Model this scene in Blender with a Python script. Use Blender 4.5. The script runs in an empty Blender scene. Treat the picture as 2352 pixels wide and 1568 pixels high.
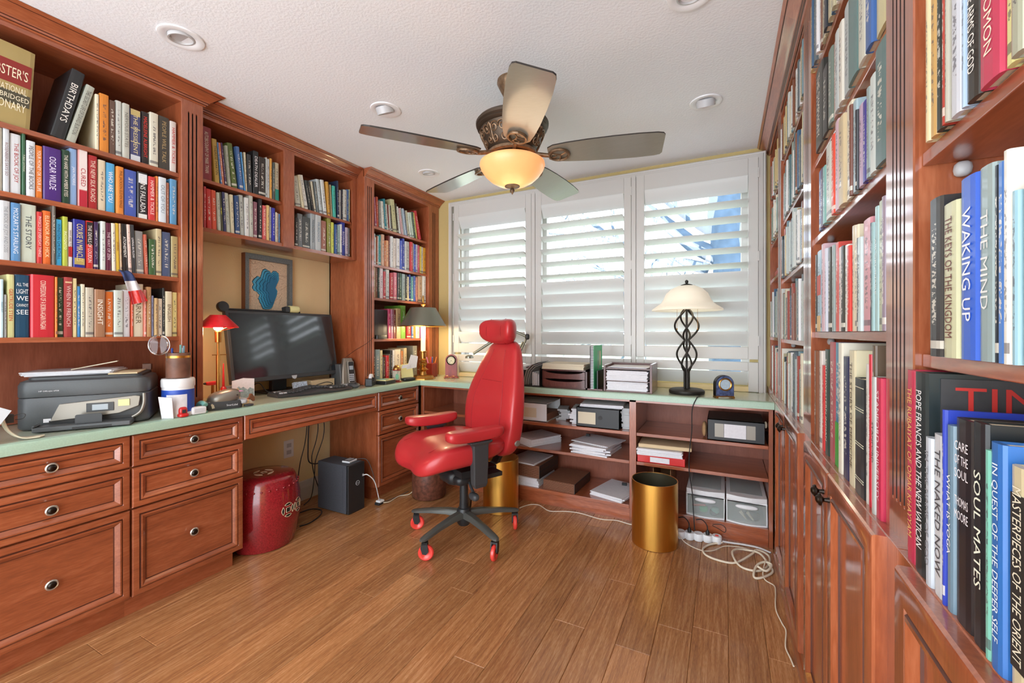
import bpy, bmesh, math, random
from mathutils import Vector, Matrix, Euler
PI = math.pi
S = bpy.context.scene
C = S.collection
random.seed(11)

# ------------------------------------------------------------ camera, sky, exposure
cam_d = bpy.data.cameras.new('camera')
cam = bpy.data.objects.new('camera', cam_d); C.objects.link(cam)
cam_d.sensor_fit = 'HORIZONTAL'; cam_d.sensor_width = 36.0
cam_d.lens = 974.0 / 2352.0 * 36.0
cam_d.shift_y = -(784 - 764) / 2352.0
cam_d.clip_start = 0.02
cam.location = (0, 0, 1.15)
cam.rotation_euler = (PI / 2, 0, 0.4648)
S.camera = cam
w = bpy.data.worlds.new('overcast_sky'); S.world = w; w.use_nodes = True
bg = w.node_tree.nodes['Background']
bg.inputs[0].default_value = (0.86, 0.93, 1.0, 1); bg.inputs[1].default_value = 1.9
S.view_settings.view_transform = 'Standard'; S.view_settings.look = 'None'
S.view_settings.exposure = 1.68; S.view_settings.gamma = 1.0
S.view_settings.use_curve_mapping = False

def lamp(name, kind, loc, power, color=(1, 1, 1), rot=(0, 0, 0), size=.1, parent=None):
    d = bpy.data.lights.new(name, kind); d.energy = power; d.color = color
    if kind == 'AREA': d.shape = 'DISK'; d.size = size
    else: d.shadow_soft_size = size
    o = bpy.data.objects.new(name, d); C.objects.link(o)
    o.location = loc; o.rotation_euler = rot
    if parent: o.parent = parent; o.location = Vector(loc) - WL[parent.name]
    return o

# ------------------------------------------------------------ materials
def lin(h):
    if isinstance(h, str):
        h = [int(h[i:i + 2], 16) / 255 for i in (0, 2, 4)]
    return tuple(x / 12.92 if x <= .04045 else ((x + .055) / 1.055) ** 2.4 for x in h) + (1,)

def newmat(name):
    m = bpy.data.materials.new(name); m.use_nodes = True
    nt = m.node_tree; return m, nt, nt.nodes['Principled BSDF']

def mat(name, col, rough=.5, metal=0, coat=0, noise=0, nscale=40, bump=0, bscale=200, trans=0, emit=None, estr=0, alpha=1, spec=None, nstretch=(1, 1, 1)):
    m, nt, p = newmat(name)
    c = lin(col) if isinstance(col, str) else tuple(col) + (1,)
    p.inputs['Base Color'].default_value = c
    p.inputs['Roughness'].default_value = rough; p.inputs['Metallic'].default_value = metal
    p.inputs['Coat Weight'].default_value = coat; p.inputs['Coat Roughness'].default_value = .12
    p.inputs['Transmission Weight'].default_value = trans; p.inputs['Alpha'].default_value = alpha
    if spec is not None: p.inputs['Specular IOR Level'].default_value = spec
    if emit: p.inputs['Emission Color'].default_value = lin(emit); p.inputs['Emission Strength'].default_value = estr
    tc = nt.nodes.new('ShaderNodeTexCoord'); mp = nt.nodes.new('ShaderNodeMapping'); mp.inputs['Scale'].default_value = nstretch
    nt.links.new(tc.outputs['Object'], mp.inputs['Vector'])
    if noise:
        n = nt.nodes.new('ShaderNodeTexNoise'); n.inputs['Scale'].default_value = nscale; n.inputs['Detail'].default_value = 5
        r = nt.nodes.new('ShaderNodeMapRange'); r.inputs['From Min'].default_value = .3; r.inputs['From Max'].default_value = .7
        r.inputs['To Min'].default_value = 1 - noise; r.inputs['To Max'].default_value = 1 + noise
        mx = nt.nodes.new('ShaderNodeVectorMath'); mx.operation = 'SCALE'
        mx.inputs[0].default_value = c[:3]
        nt.links.new(mp.outputs[0], n.inputs['Vector']); nt.links.new(n.outputs['Fac'], r.inputs['Value'])
        nt.links.new(r.outputs[0], mx.inputs['Scale']); nt.links.new(mx.outputs[0], p.inputs['Base Color'])
    if bump:
        n2 = nt.nodes.new('ShaderNodeTexNoise'); n2.inputs['Scale'].default_value = bscale; n2.inputs['Detail'].default_value = 3
        b = nt.nodes.new('ShaderNodeBump'); b.inputs['Strength'].default_value = bump; b.inputs['Distance'].default_value = .004
        nt.links.new(mp.outputs[0], n2.inputs['Vector']); nt.links.new(n2.outputs['Fac'], b.inputs['Height']); nt.links.new(b.outputs[0], p.inputs['Normal'])
    return m

def woodmat(name, c1, c2, c3, stretch, rough=.25, coat=.35, perobj=.12, scale=1.0):
    m, nt, p = newmat(name); N = nt.nodes.new; L = nt.links.new
    tc = N('ShaderNodeTexCoord'); oi = N('ShaderNodeObjectInfo')
    ad = N('ShaderNodeVectorMath'); ad.operation = 'ADD'
    sc = N('ShaderNodeVectorMath'); sc.operation = 'SCALE'; sc.inputs[0].default_value = (7.3, 3.1, 5.7)
    L(oi.outputs['Random'], sc.inputs['Scale']); L(tc.outputs['Object'], ad.inputs[0]); L(sc.outputs[0], ad.inputs[1])
    mp = N('ShaderNodeMapping'); mp.inputs['Scale'].default_value = stretch; L(ad.outputs[0], mp.inputs['Vector'])
    n1 = N('ShaderNodeTexNoise'); n1.inputs['Scale'].default_value = 3 * scale; n1.inputs['Detail'].default_value = 4; n1.inputs['Distortion'].default_value = .6
    n2 = N('ShaderNodeTexNoise'); n2.inputs['Scale'].default_value = 26 * scale; n2.inputs['Detail'].default_value = 6
    L(mp.outputs[0], n1.inputs['Vector']); L(mp.outputs[0], n2.inputs['Vector'])
    mx = N('ShaderNodeMath'); mx.operation = 'MULTIPLY_ADD'; mx.inputs[1].default_value = .45; L(n2.outputs['Fac'], mx.inputs[0])
    m2 = N('ShaderNodeMath'); m2.operation = 'MULTIPLY'; m2.inputs[1].default_value = .55; L(n1.outputs['Fac'], m2.inputs[0]); L(m2.outputs[0], mx.inputs[2])
    cr = N('ShaderNodeValToRGB'); e = cr.color_ramp.elements
    e[0].position = .32; e[0].color = lin(c1); e[1].position = .68; e[1].color = lin(c3)
    k = e.new(.5); k.color = lin(c2); L(mx.outputs[0], cr.inputs[0])
    hs = N('ShaderNodeHueSaturation'); mr = N('ShaderNodeMapRange')
    mr.inputs['To Min'].default_value = 1 - perobj; mr.inputs['To Max'].default_value = 1 + perobj
    L(oi.outputs['Random'], mr.inputs['Value']); L(mr.outputs[0], hs.inputs['Value']); L(cr.outputs[0], hs.inputs['Color']); L(hs.outputs[0], p.inputs['Base Color'])
    p.inputs['Roughness'].default_value = rough; p.inputs['Coat Weight'].default_value = coat; p.inputs['Coat Roughness'].default_value = .1
    b = N('ShaderNodeBump'); b.inputs['Strength'].default_value = .08; b.inputs['Distance'].default_value = .002
    L(n2.outputs['Fac'], b.inputs['Height']); L(b.outputs[0], p.inputs['Normal'])
    return m

WV = woodmat('cherry_vertical_grain', '84442a', '9e5433', 'b26846', (7, 7, .9), rough=.28, coat=1)
WH = woodmat('cherry_grain_along_wall', '84442a', '9e5433', 'b26846', (7, .9, 7), rough=.28, coat=1)
WX = woodmat('cherry_grain_across', '84442a', '9e5433', 'b26846', (.9, 7, 7), rough=.28, coat=1)
WB = woodmat('cherry_back_panel', '80452f', '904f38', '9c5a42', (6, 6, .8), rough=.5, coat=.1)
FLOORM = woodmat('strand_bamboo', '825538', 'aa7448', 'c9976a', (26, 1.3, 10), rough=.27, coat=.25, perobj=.2, scale=1.4)
M = {}
M['glaze'] = mat('dark_wood_glaze', '542a1c', .4)
M['groove'] = mat('dark_groove', '2a120c', .7)
M['ceil'] = mat('ceiling_texture_paint', 'f3f5f9', .9, bump=.4, bscale=95)
M['yellow'] = mat('yellow_wall_paint', 'ccb67c', .85, bump=.3, bscale=160)
M['tan'] = mat('tan_wall_paint', 'ecd6a4', .85, bump=.3, bscale=160)
M['white'] = mat('white_trim_paint', 'cfcdc9', .35)
M['louver'] = mat('shutter_louver_paint', 'd6d8d6', .4)
M['green_lam'] = mat('sage_green_laminate_painted_sheen', 'c0cab4', .2, coat=.4, noise=.04, nscale=300)  # paler than the edge: light reflected off the top put into the colour
M['green_edge'] = mat('sage_green_laminate_edge', 'a9c4ae', .3, noise=.06, nscale=200)
M['brass'] = mat('antique_brass', 'b98a4a', .28, metal=1)
M['gold'] = mat('brushed_gold_metal', 'dba650', .34, metal=1, nstretch=(40, 40, 1), noise=.06, nscale=6)
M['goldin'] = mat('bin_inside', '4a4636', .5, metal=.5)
M['nickel'] = mat('aged_nickel', 'c0b8ac', .3, metal=.7)
M['pewter'] = mat('dark_pewter', '3a3430', .35, metal=1)
M['black'] = mat('black_plastic', '26282a', .4)
M['blackm'] = mat('matte_black_cloth', '4a4d55', .85, noise=.4, nscale=500)
M['charcoal'] = mat('charcoal_plastic', '4a4d4f', .42, noise=.06, nscale=300)
M['dgrey'] = mat('dark_grey_plastic', '3a3c3e', .45)
M['silver'] = mat('silver_plastic', '8c867c', .35, metal=.5)
M['lgrey'] = mat('light_grey_plastic', 'b9bcc0', .4)
M['screen'] = mat('dark_screen_glass', '1c2026', .07, coat=.6)
M['lcd'] = mat('grey_lcd', '9aa3a8', .2)
M['red_leather'] = mat('red_leather', 'bb2f33', .32, coat=.2, bump=.12, bscale=420)
M['red_seam'] = mat('dark_red_stitching', '9c1c24', .6)
M['wheel'] = mat('red_translucent_wheel', 'e8433a', .25, coat=.4)
M['base_metal'] = mat('dark_grey_coated_metal', '5a5c58', .4, metal=.3)
M['bronze'] = mat('oil_rubbed_bronze', '80664e', .4, metal=.6, noise=.35, nscale=60)
M['bronzed'] = mat('dark_bronze', '4e4034', .45, metal=.6)
M['blade'] = mat('fan_blade_wood_painted_sheen', '8a887e', .28, coat=.9, noise=.06, nscale=30, nstretch=(1, 14, 1))  # dark wood made paler, reflected light put into its base colour
M['blade_edge'] = mat('fan_blade_dark_edge', '2a2522', .5)
M['bowl'] = mat('amber_alabaster_glass', 'd89c68', .35, emit='ffa868', estr=.24, noise=.08, nscale=14)
M['paper'] = mat('white_paper', 'e4e4e8', .8, noise=.04, nscale=90)
M['paper2'] = mat('cream_paper', 'd8cdb4', .8)
M['manila'] = mat('manila_folder', 'dcc49c', .8)
M['postit'] = mat('pale_yellow_note', 'e4dfa0', .8)
M['porcelain'] = mat('crackled_red_glaze', '8e1f26', .13, coat=.6, noise=.3, nscale=160)
M['cream_edge'] = mat('cream_glaze_edge', 'e0cba8', .4)
M['tank'] = mat('frosted_plastic', 'c4cecb', .35, alpha=.32)
M['whitep'] = mat('white_plastic', 'e6e8ea', .35)
M['offw'] = mat('ivory_cord', 'e4d8c2', .5)
M['redp'] = mat('red_plastic', 'd02a2a', .3, coat=.3)
M['redshade'] = mat('red_glass_shade', 'd8242a', .3, coat=.3, noise=.1, nscale=60)
M['blue'] = mat('blue_print', '2a4fb0', .4)
M['skyblue'] = mat('sky_blue', '8fb8d0', .5)
M['green'] = mat('bright_green_cover', '3cbf7c', .4)
M['teal'] = mat('teal_plastic', '6fa59a', .45)
M['brownleather'] = mat('brown_leather', '6e4a3a', .5, noise=.3, nscale=25)
M['brownbox'] = mat('brown_fibreboard', '8a5c44', .75, noise=.08, nscale=60)
M['darkwood'] = woodmat('dark_mahogany', '4a2822', '5e342c', '70423a', (9, 9, 2), rough=.35)
M['redwood'] = woodmat('red_stained_wood', '6a1c10', '842616', '98321c', (9, 9, 1), rough=.4, coat=.1)
M['greypap'] = mat('grey_paper', 'bcbec0', .8)
M['kraft'] = mat('kraft_cardboard', 'b08a62', .8, noise=.05, nscale=80)
M['frosted'] = mat('frosted_lamp_glass', 'efe6d2', .35, emit='fff0d8', estr=.10)
M['iron'] = mat('black_wrought_iron', '33302c', .45, metal=.5)
M['darkshade'] = mat('dark_green_metal_shade', '8e8e80', .3, metal=.7)
M['candle'] = mat('ivory_candle_tube', 'f0e2c4', .5, emit='ffe8c0', estr=.15)
M['lit'] = mat('lit_bulb', 'fff0d0', .5, emit='ffe2b0', estr=9)
M['litsoft'] = mat('lit_shade_inside', 'fff0d0', .5, emit='ffdca0', estr=2.2)
M['tin'] = mat('dark_tin', '4a4a48', .35, metal=.6)
M['frame'] = mat('galvanised_grey_frame', '6e7474', .5, metal=.4, noise=.25, nscale=150)
M['frame_side'] = mat('brown_frame_side', '7a4a30', .5)
M['glass'] = mat('window_glass', 'ffffff', .0, trans=1, alpha=.12)
M['lens'] = mat('clear_acrylic', 'ffffff', .02, trans=1)
M['ground'] = mat('dry_lawn', '8a957a', .9, noise=.2, nscale=3)
M['bark'] = mat('haze_tinted_bark', '455a70', .9, noise=.25, nscale=12)  # blue of the bright haze outside put into the bark colour
M['stone'] = mat('grey_stucco', '9a9a96', .9, noise=.1, nscale=8)
M['foliage'] = mat('sparse_leaves', '8fa0a8', .8)
M['can'] = mat('downlight_trim', 'f0f0f2', .4)
M['canin'] = mat('downlight_eyeball', 'c4c4c6', .35)
M['navy'] = mat('navy_cloth', '33406a', .8)
M['tub'] = mat('tub_white', 'e8e8e8', .35)
M['mapbg'] = mat('printed_map_wood', 'd8bfa2', .7, noise=.14, nscale=120)
for i, c in enumerate(['156a94', '1878a4', '2088b4', '2f98c4', '45a6cc']):
    M['lake%d' % i] = mat('lake_layer_tone', c, .5)
M['lakeline'] = mat('dark_layer_edge', '123448', .6)
M['marble'] = mat('blue_marble', '4a5a80', .2, coat=.5, noise=.6, nscale=60)
M['dial'] = mat('clock_dial', 'd8cfa8', .4)
M['dialb'] = mat('pale_blue_dial', 'b4c8d4', .3, noise=.1, nscale=100)
M['orange'] = mat('orange_plastic', 'e07830', .4)
M['pink'] = mat('pink_paper', 'dc8ac8', .7)
M['dframe'] = mat('desk_photo', '9ab0b4', .5, noise=.35, nscale=90)
M['rubber'] = mat('cable_black', '1e1c1c', .5)
M['red_band'] = mat('red_title_band', '8a2a24', .5)
M['pages'] = mat('book_pages', 'd9ccb0', .85, noise=.08, nscale=300)

def bookmat(name, attr=False, plain=False):
    m, nt, p = newmat(name); N = nt.nodes.new; L = nt.links.new
    if attr:
        oi = N('ShaderNodeAttribute'); oi.attribute_name = 'Col'; col = oi.outputs['Color']
        ra = N('ShaderNodeAttribute'); ra.attribute_name = 'rnd'; rnd = ra.outputs['Fac']
    else:
        oi = N('ShaderNodeObjectInfo'); col = oi.outputs['Color']; rnd = oi.outputs['Random']
    p.inputs['Roughness'].default_value = .38
    p.inputs['Coat Weight'].default_value = .15
    if plain: L(col, p.inputs['Base Color']); return m
    uv = N('ShaderNodeUVMap'); uv.uv_map = 'spine'
    sp = N('ShaderNodeSeparateXYZ'); L(uv.outputs[0], sp.inputs[0])
    def rng(v, a, b):
        x = N('ShaderNodeMath'); x.operation = 'GREATER_THAN'; x.inputs[1].default_value = a; L(v, x.inputs[0])
        y = N('ShaderNodeMath'); y.operation = 'LESS_THAN'; y.inputs[1].default_value = b; L(v, y.inputs[0])
        z = N('ShaderNodeMath'); z.operation = 'MULTIPLY'; L(x.outputs[0], z.inputs[0]); L(y.outputs[0], z.inputs[1]); return z.outputs[0]
    a = rng(sp.outputs[0], .33, .68); b = rng(sp.outputs[1], .2, .84)
    cm = N('ShaderNodeCombineXYZ'); s1 = N('ShaderNodeMath'); s1.operation = 'MULTIPLY_ADD'; s1.inputs[1].default_value = 40; L(sp.outputs[1], s1.inputs[0])
    s2 = N('ShaderNodeMath'); s2.operation = 'MULTIPLY'; s2.inputs[1].default_value = 90; L(rnd, s2.inputs[0]); L(s2.outputs[0], s1.inputs[2])
    L(s1.outputs[0], cm.inputs[0]); L(s2.outputs[0], cm.inputs[1]); 
    s3 = N('ShaderNodeMath'); s3.operation = 'MULTIPLY'; s3.inputs[1].default_value = 3; L(sp.outputs[0], s3.inputs[0]); L(s3.outputs[0], cm.inputs[2])
    n = N('ShaderNodeTexNoise'); n.inputs['Scale'].default_value = 1.0; n.inputs['Detail'].default_value = 2; L(cm.outputs[0], n.inputs['Vector'])
    g = N('ShaderNodeMath'); g.operation = 'GREATER_THAN'; g.inputs[1].default_value = .53; L(n.outputs['Fac'], g.inputs[0])
    k = N('ShaderNodeMath'); k.operation = 'MULTIPLY'; L(a, k.inputs[0]); L(b, k.inputs[1])
    k2 = N('ShaderNodeMath'); k2.operation = 'MULTIPLY'; L(k.outputs[0], k2.inputs[0]); L(g.outputs[0], k2.inputs[1])
    foot = rng(sp.outputs[1], .05, .1); fg = N('ShaderNodeMath'); fg.operation = 'GREATER_THAN'; fg.inputs[1].default_value = .55; L(rnd, fg.inputs[0])
    f2 = N('ShaderNodeMath'); f2.operation = 'MULTIPLY'; L(foot, f2.inputs[0]); L(fg.outputs[0], f2.inputs[1])
    f3 = N('ShaderNodeMath'); f3.operation = 'MAXIMUM'; L(k2.outputs[0], f3.inputs[0]); L(f2.outputs[0], f3.inputs[1])
    f4 = N('ShaderNodeMath'); f4.operation = 'MULTIPLY'; f4.inputs[1].default_value = .7; L(f3.outputs[0], f4.inputs[0])
    bw = N('ShaderNodeRGBToBW'); L(col, bw.inputs[0])
    lt = N('ShaderNodeMath'); lt.operation = 'LESS_THAN'; lt.inputs[1].default_value = .3; L(bw.outputs[0], lt.inputs[0])
    pc = N('ShaderNodeMix'); pc.data_type = 'RGBA'; L(lt.outputs[0], pc.inputs[0])
    pc.inputs[6].default_value = (.06, .05, .07, 1); pc.inputs[7].default_value = (.75, .72, .62, 1)
    mx = N('ShaderNodeMix'); mx.data_type = 'RGBA'; L(f4.outputs[0], mx.inputs[0]); L(col, mx.inputs[6]); L(pc.outputs[2], mx.inputs[7])
    L(mx.outputs[2], p.inputs['Base Color'])
    return m
BKM = bookmat('book_cloth_printed'); BKP = bookmat('book_cloth_plain', plain=True); BKS = bookmat('book_rows_printed', attr=True)

# ------------------------------------------------------------ mesh builder and object helpers
WL = {}                                      # world position of every parent, so part meshes can be given in room coordinates
class MB:
    def __init__(s): s.v = []; s.f = []; s.mi = []
    def add(s, vs, fs, mi=0):
        n = len(s.v); s.v += [tuple(v) for v in vs]; s.f += [tuple(i + n for i in f) for f in fs]; s.mi += [mi] * len(fs); return s
    def box(s, x0, x1, y0, y1, z0, z1, mi=0, M=None):
        vs = [(x0, y0, z0), (x1, y0, z0), (x1, y1, z0), (x0, y1, z0), (x0, y0, z1), (x1, y0, z1), (x1, y1, z1), (x0, y1, z1)]
        if M: vs = [M @ Vector(v) for v in vs]
        return s.add(vs, [(0, 3, 2, 1), (4, 5, 6, 7), (0, 1, 5, 4), (1, 2, 6, 5), (2, 3, 7, 6), (3, 0, 4, 7)], mi)
    def prism(s, pts, fn, a, b, mi=0, cap=True):       # closed outline pts, fn(p, t) -> xyz for t=a and t=b
        n = len(pts); vs = [fn(p, a) for p in pts] + [fn(p, b) for p in pts]
        fs = [(i, (i + 1) % n, n + (i + 1) % n, n + i) for i in range(n)]
        if cap: fs += [tuple(reversed(range(n))), tuple(range(n, 2 * n))]
        return s.add(vs, fs, mi)
    def lathe(s, prof, c=(0, 0, 0), seg=32, mi=0, M=None, closed=False):
        vs = []; n = len(prof)
        for k in range(seg):
            a = 2 * PI * k / seg
            for r, z in prof:
                v = Vector((r * math.cos(a), r * math.sin(a), z))
                if M: v = M @ v
                vs.append(v + Vector(c))
        fs = []
        for k in range(seg):
            k2 = (k + 1) % seg
            for i in range(n - 1 + (1 if closed else 0)):
                j = (i + 1) % n
                fs.append((k * n + i, k2 * n + i, k2 * n + j, k * n + j))
        if not closed:
            if prof[0][0] > 1e-6: fs.append(tuple(k * n for k in reversed(range(seg))))
            if prof[-1][0] > 1e-6: fs.append(tuple(k * n + n - 1 for k in range(seg)))
        return s.add(vs, fs, mi)
    def loft(s, rings, mi=0, cap=True, closed=True):
        n = len(rings[0]); vs = [v for r in rings for v in r]; fs = []
        for k in range(len(rings) - 1):
            for i in range(n if closed else n - 1):
                j = (i + 1) % n; fs.append((k * n + i, k * n + j, (k + 1) * n + j, (k + 1) * n + i))
        if cap: fs += [tuple(reversed(range(n))), tuple(range((len(rings) - 1) * n, len(rings) * n))]
        return s.add(vs, fs, mi)
    def tube(s, pts, r, seg=8, mi=0, rr=None, smooth=0):
        P = [Vector(p) for p in pts]
        if smooth:
            Q = []
            for i in range(len(P) - 1):
                p0 = P[max(i - 1, 0)]; p1 = P[i]; p2 = P[i + 1]; p3 = P[min(i + 2, len(P) - 1)]
                for k in range(smooth):
                    t = k / smooth
                    Q.append(.5 * ((2 * p1) + (p2 - p0) * t + (2 * p0 - 5 * p1 + 4 * p2 - p3) * t * t + (3 * p1 - p0 - 3 * p2 + p3) * t ** 3))
            Q.append(P[-1]); P = Q
        rings = []; up = Vector((0, 0, 1)); pv = None
        for i, p in enumerate(P):
            t = (P[min(i + 1, len(P) - 1)] - P[max(i - 1, 0)]).normalized()
            if pv is None:
                a = t.cross(up); a = a.normalized() if a.length > 1e-3 else Vector((1, 0, 0))
            else:
                a = pv - t * pv.dot(t); a = a.normalized() if a.length > 1e-6 else Vector((1, 0, 0))
            pv = a; b = t.cross(a); R = rr[min(int(i * len(rr) / len(P)), len(rr) - 1)] if rr else r
            rings.append([p + R * (math.cos(2 * PI * k / seg) * a + math.sin(2 * PI * k / seg) * b) for k in range(seg)])
        return s.loft(rings, mi)
    def sell(s, c, rad, e1=.5, e2=.5, nu=24, nv=12, fn=None, mi=0):   # rounded cushion shape
        def pw(x, e): return math.copysign(abs(x) ** e, x)
        rings = []
        for j in range(nv + 1):
            ph = -PI / 2 + PI * j / nv; r = []
            for i in range(nu):
                th = 2 * PI * i / nu
                v = Vector((rad[0] * pw(math.cos(ph), e1) * pw(math.cos(th), e2), rad[1] * pw(math.cos(ph), e1) * pw(math.sin(th), e2), rad[2] * pw(math.sin(ph), e1)))
                if fn: v = fn(v)
                r.append(v + Vector(c))
            rings.append(r)
        return s.loft(rings, mi)
    def xf(s, Mx): s.v = [tuple(Mx @ Vector(v)) for v in s.v]; return s

def link(o, parent, local, loc):
    C.objects.link(o)
    if parent: o.parent = parent
def obj(name, mb, m, parent=None, local=False, smooth=None, bevel=0, bseg=2, origin=None):
    """one mesh object; vertices are in room coordinates unless local"""
    if parent is not None and not local: off = WL[parent.name]
    elif parent is not None: off = Vector((0, 0, 0))
    elif origin is not None: off = Vector(origin)
    elif local: off = Vector((0, 0, 0))
    else:
        xs = [v[0] for v in mb.v]; ys = [v[1] for v in mb.v]; zs = [v[2] for v in mb.v]
        off = Vector(((min(xs) + max(xs)) / 2, (min(ys) + max(ys)) / 2, min(zs)))
    me = bpy.data.meshes.new(name)
    me.from_pydata([(v[0] - off[0], v[1] - off[1], v[2] - off[2]) for v in mb.v], [], mb.f)
    ms = m if isinstance(m, (list, tuple)) else [m]
    for x in ms: me.materials.append(x)
    if len(ms) > 1: me.polygons.foreach_set('material_index', [min(i, len(ms) - 1) for i in mb.mi])
    bm = bmesh.new(); bm.from_mesh(me); bmesh.ops.remove_doubles(bm, verts=bm.verts, dist=1e-6); bmesh.ops.recalc_face_normals(bm, faces=bm.faces); bm.to_mesh(me); bm.free()
    if smooth:
        me.polygons.foreach_set('use_smooth', [True] * len(me.polygons)); me.set_sharp_from_angle(angle=math.radians(smooth))
    o = bpy.data.objects.new(name, me); C.objects.link(o)
    if parent is not None:
        o.parent = parent; WL[o.name] = WL[parent.name] if not local else Vector((0, 0, 0))
    else:
        if not local or origin is not None: o.location = off
        WL[o.name] = Vector(off)
    if bevel:
        b = o.modifiers.new('bevel', 'BEVEL'); b.width = bevel; b.segments = bseg; b.limit_method = 'ANGLE'; b.harden_normals = False
    return o
def thing(name, label, cat, loc=(0, 0, 0), rotz=0, group=None):
    o = bpy.data.objects.new(name, None); C.objects.link(o); o.empty_display_size = .05
    o.location = loc; o.rotation_euler = (0, 0, rotz); o['label'] = label; o['category'] = cat
    if group: o['group'] = group
    WL[o.name] = Vector(loc); return o
def tag(o, label, cat, group=None, kind=None):
    o['label'] = label; o['category'] = cat
    if group: o['group'] = group
    if kind: o['kind'] = kind
    return o
def struct(name, mb, m, parent=None, **k):
    o = obj(name, mb, m, parent, **k)
    if parent is None: o['kind'] = 'structure'
    return o
def B(*a, **k): return MB().box(*a, **k)
def text(name, s, m, parent, o, xd, yd, w, h, lift=.0006, local=False):
    """flat lettering as a mesh: centred on o, reading along xd, letter tops along yd, fitted into w x h"""
    cu = bpy.data.curves.new('t', 'FONT'); cu.body = s; cu.align_x = 'LEFT'; cu.resolution_u = 2
    to = bpy.data.objects.new('t', cu); me = bpy.data.meshes.new_from_object(to); bpy.data.objects.remove(to); bpy.data.curves.remove(cu)
    if not len(me.vertices): return None
    xs = [v.co.x for v in me.vertices]; ys = [v.co.y for v in me.vertices]
    a, b, c, d = min(xs), max(xs), min(ys), max(ys)
    sx = w / (b - a); sy = h / (d - c)
    if sx > sy * 1.0: sx = min(sx, sy * 1.15)
    if sy > sx * 2.2: sy = sx * 2.2
    xd = Vector(xd).normalized(); yd = Vector(yd).normalized(); n = xd.cross(yd)
    off = Vector((0, 0, 0)) if (local or parent is None) else WL[parent.name]
    for v in me.vertices:
        v.co = Vector(o) - off + xd * ((v.co.x - (a + b) / 2) * sx) + yd * ((v.co.y - (c + d) / 2) * sy) + n * lift
    me.name = name; me.materials.append(m)
    ob = bpy.data.objects.new(name, me); C.objects.link(ob)
    if parent is not None: ob.parent = parent
    WL[ob.name] = off
    return ob
TM = {}
def tmat(h):
    if h not in TM: TM[h] = mat('printed_ink_' + h, h, .5)
    return TM[h]
def polyface(pts, o, xd, yd, depth):
    """solid plate from a 2D outline"""
    xd = Vector(xd); yd = Vector(yd); n = xd.cross(yd)
    return MB().prism(pts, lambda p, t: Vector(o) + xd * p[0] + yd * p[1] + n * t, 0, depth)
def rrect(w, h, r, n=4):
    P = []
    for cx, cy, a0 in ((w / 2 - r, h / 2 - r, 0), (-w / 2 + r, h / 2 - r, 90), (-w / 2 + r, -h / 2 + r, 180), (w / 2 - r, -h / 2 + r, 270)):
        for k in range(n + 1):
            a = math.radians(a0 + 90 * k / n); P.append((cx + r * math.cos(a), cy + r * math.sin(a)))
    return P
def circ(r, n=20): return [(r * math.cos(2 * PI * k / n), r * math.sin(2 * PI * k / n)) for k in range(n)]
def ordinal(n): return ['first', 'second', 'third', 'fourth', 'fifth', 'sixth', 'seventh', 'eighth', 'ninth', 'tenth', 'eleventh', 'twelfth', 'thirteenth', 'fourteenth', 'fifteenth', 'sixteenth', 'seventeenth', 'eighteenth', 'nineteenth', 'twentieth', 'twenty-first', 'twenty-second', 'twenty-third', 'twenty-fourth', 'twenty-fifth', 'twenty-sixth', 'twenty-seventh', 'twenty-eighth'][n]

# ============================================================ SETTING
XL, XR, YW, CEIL = -2.60, .56, 3.05, 2.30
YB = -1.3
fl = struct('floor', B(XL - .1, XR + .1, YB, YW + .12, -.12, -.0135), M['groove'], origin=(0, 0, 0))
pm = {}
rp = random.Random(4)
col = 0; x = .138 - .125 * 22
while x < XR:
    y = YB + rp.uniform(-1.2, 0)
    fixed = {0: 0}
    while y < YW:
        L_ = rp.choice([1.05, 1.25, 1.5, 1.83]); y0 = max(y, YB); y1 = min(y + L_, YW); x0 = max(x, XL); x1 = min(x + .125, XR)
        if y1 - y0 > .03 and x1 - x0 > .02 and not (x0 > .36) and x1 > -2.6:
            mb = MB(); e = .0004; b = .0016
            rings = [[(x0 + e, y0 + e, -.0135), (x1 - e, y0 + e, -.0135), (x1 - e, y1 - e, -.0135), (x0 + e, y1 - e, -.0135)],
                     [(x0 + e, y0 + e, -b), (x1 - e, y0 + e, -b), (x1 - e, y1 - e, -b), (x0 + e, y1 - e, -b)],
                     [(x0 + e + b, y0 + e + b, 0), (x1 - e - b, y0 + e + b, 0), (x1 - e - b, y1 - e - b, 0), (x0 + e + b, y1 - e - b, 0)]]
            mb.loft(rings); obj('floor_plank', mb, FLOORM, fl)
        y += L_
    x += .125
struct('ceiling', B(XL - .1, XR + .1, YB, YW + .12, CEIL, CEIL + .1), M['ceil'], origin=(0, 0, CEIL))
struct('wall_left', B(XL - .12, XL, YB, YW + .12, -.1, CEIL), M['tan'], origin=(XL, 0, 0))
struct('wall_right', B(XR, XR + .12, YB, YW + .12, -.1, CEIL), M['yellow'], origin=(XR, 0, 0))
WX0, WX1, WZ0, WZ1 = -2.02, .14, .83, 2.13
wb = MB(); wb.box(XL, WX0, YW, YW + .12, 0, CEIL); wb.box(WX1, XR, YW, YW + .12, 0, CEIL)
wb.box(WX0, WX1, YW, YW + .12, 0, WZ0); wb.box(WX0, WX1, YW, YW + .12, WZ1, CEIL)
struct('wall_back', wb, M['yellow'], origin=(0, YW, 0))
bb = MB(); bb.prism([(0, 0), (.014, 0), (.014, .085), (.009, .1), (.006, .125), (0, .13)], lambda p, t: (XL + p[0], t, p[1]), 1.20, 2.16)
struct('baseboard_left', bb, M['white'])
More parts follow.
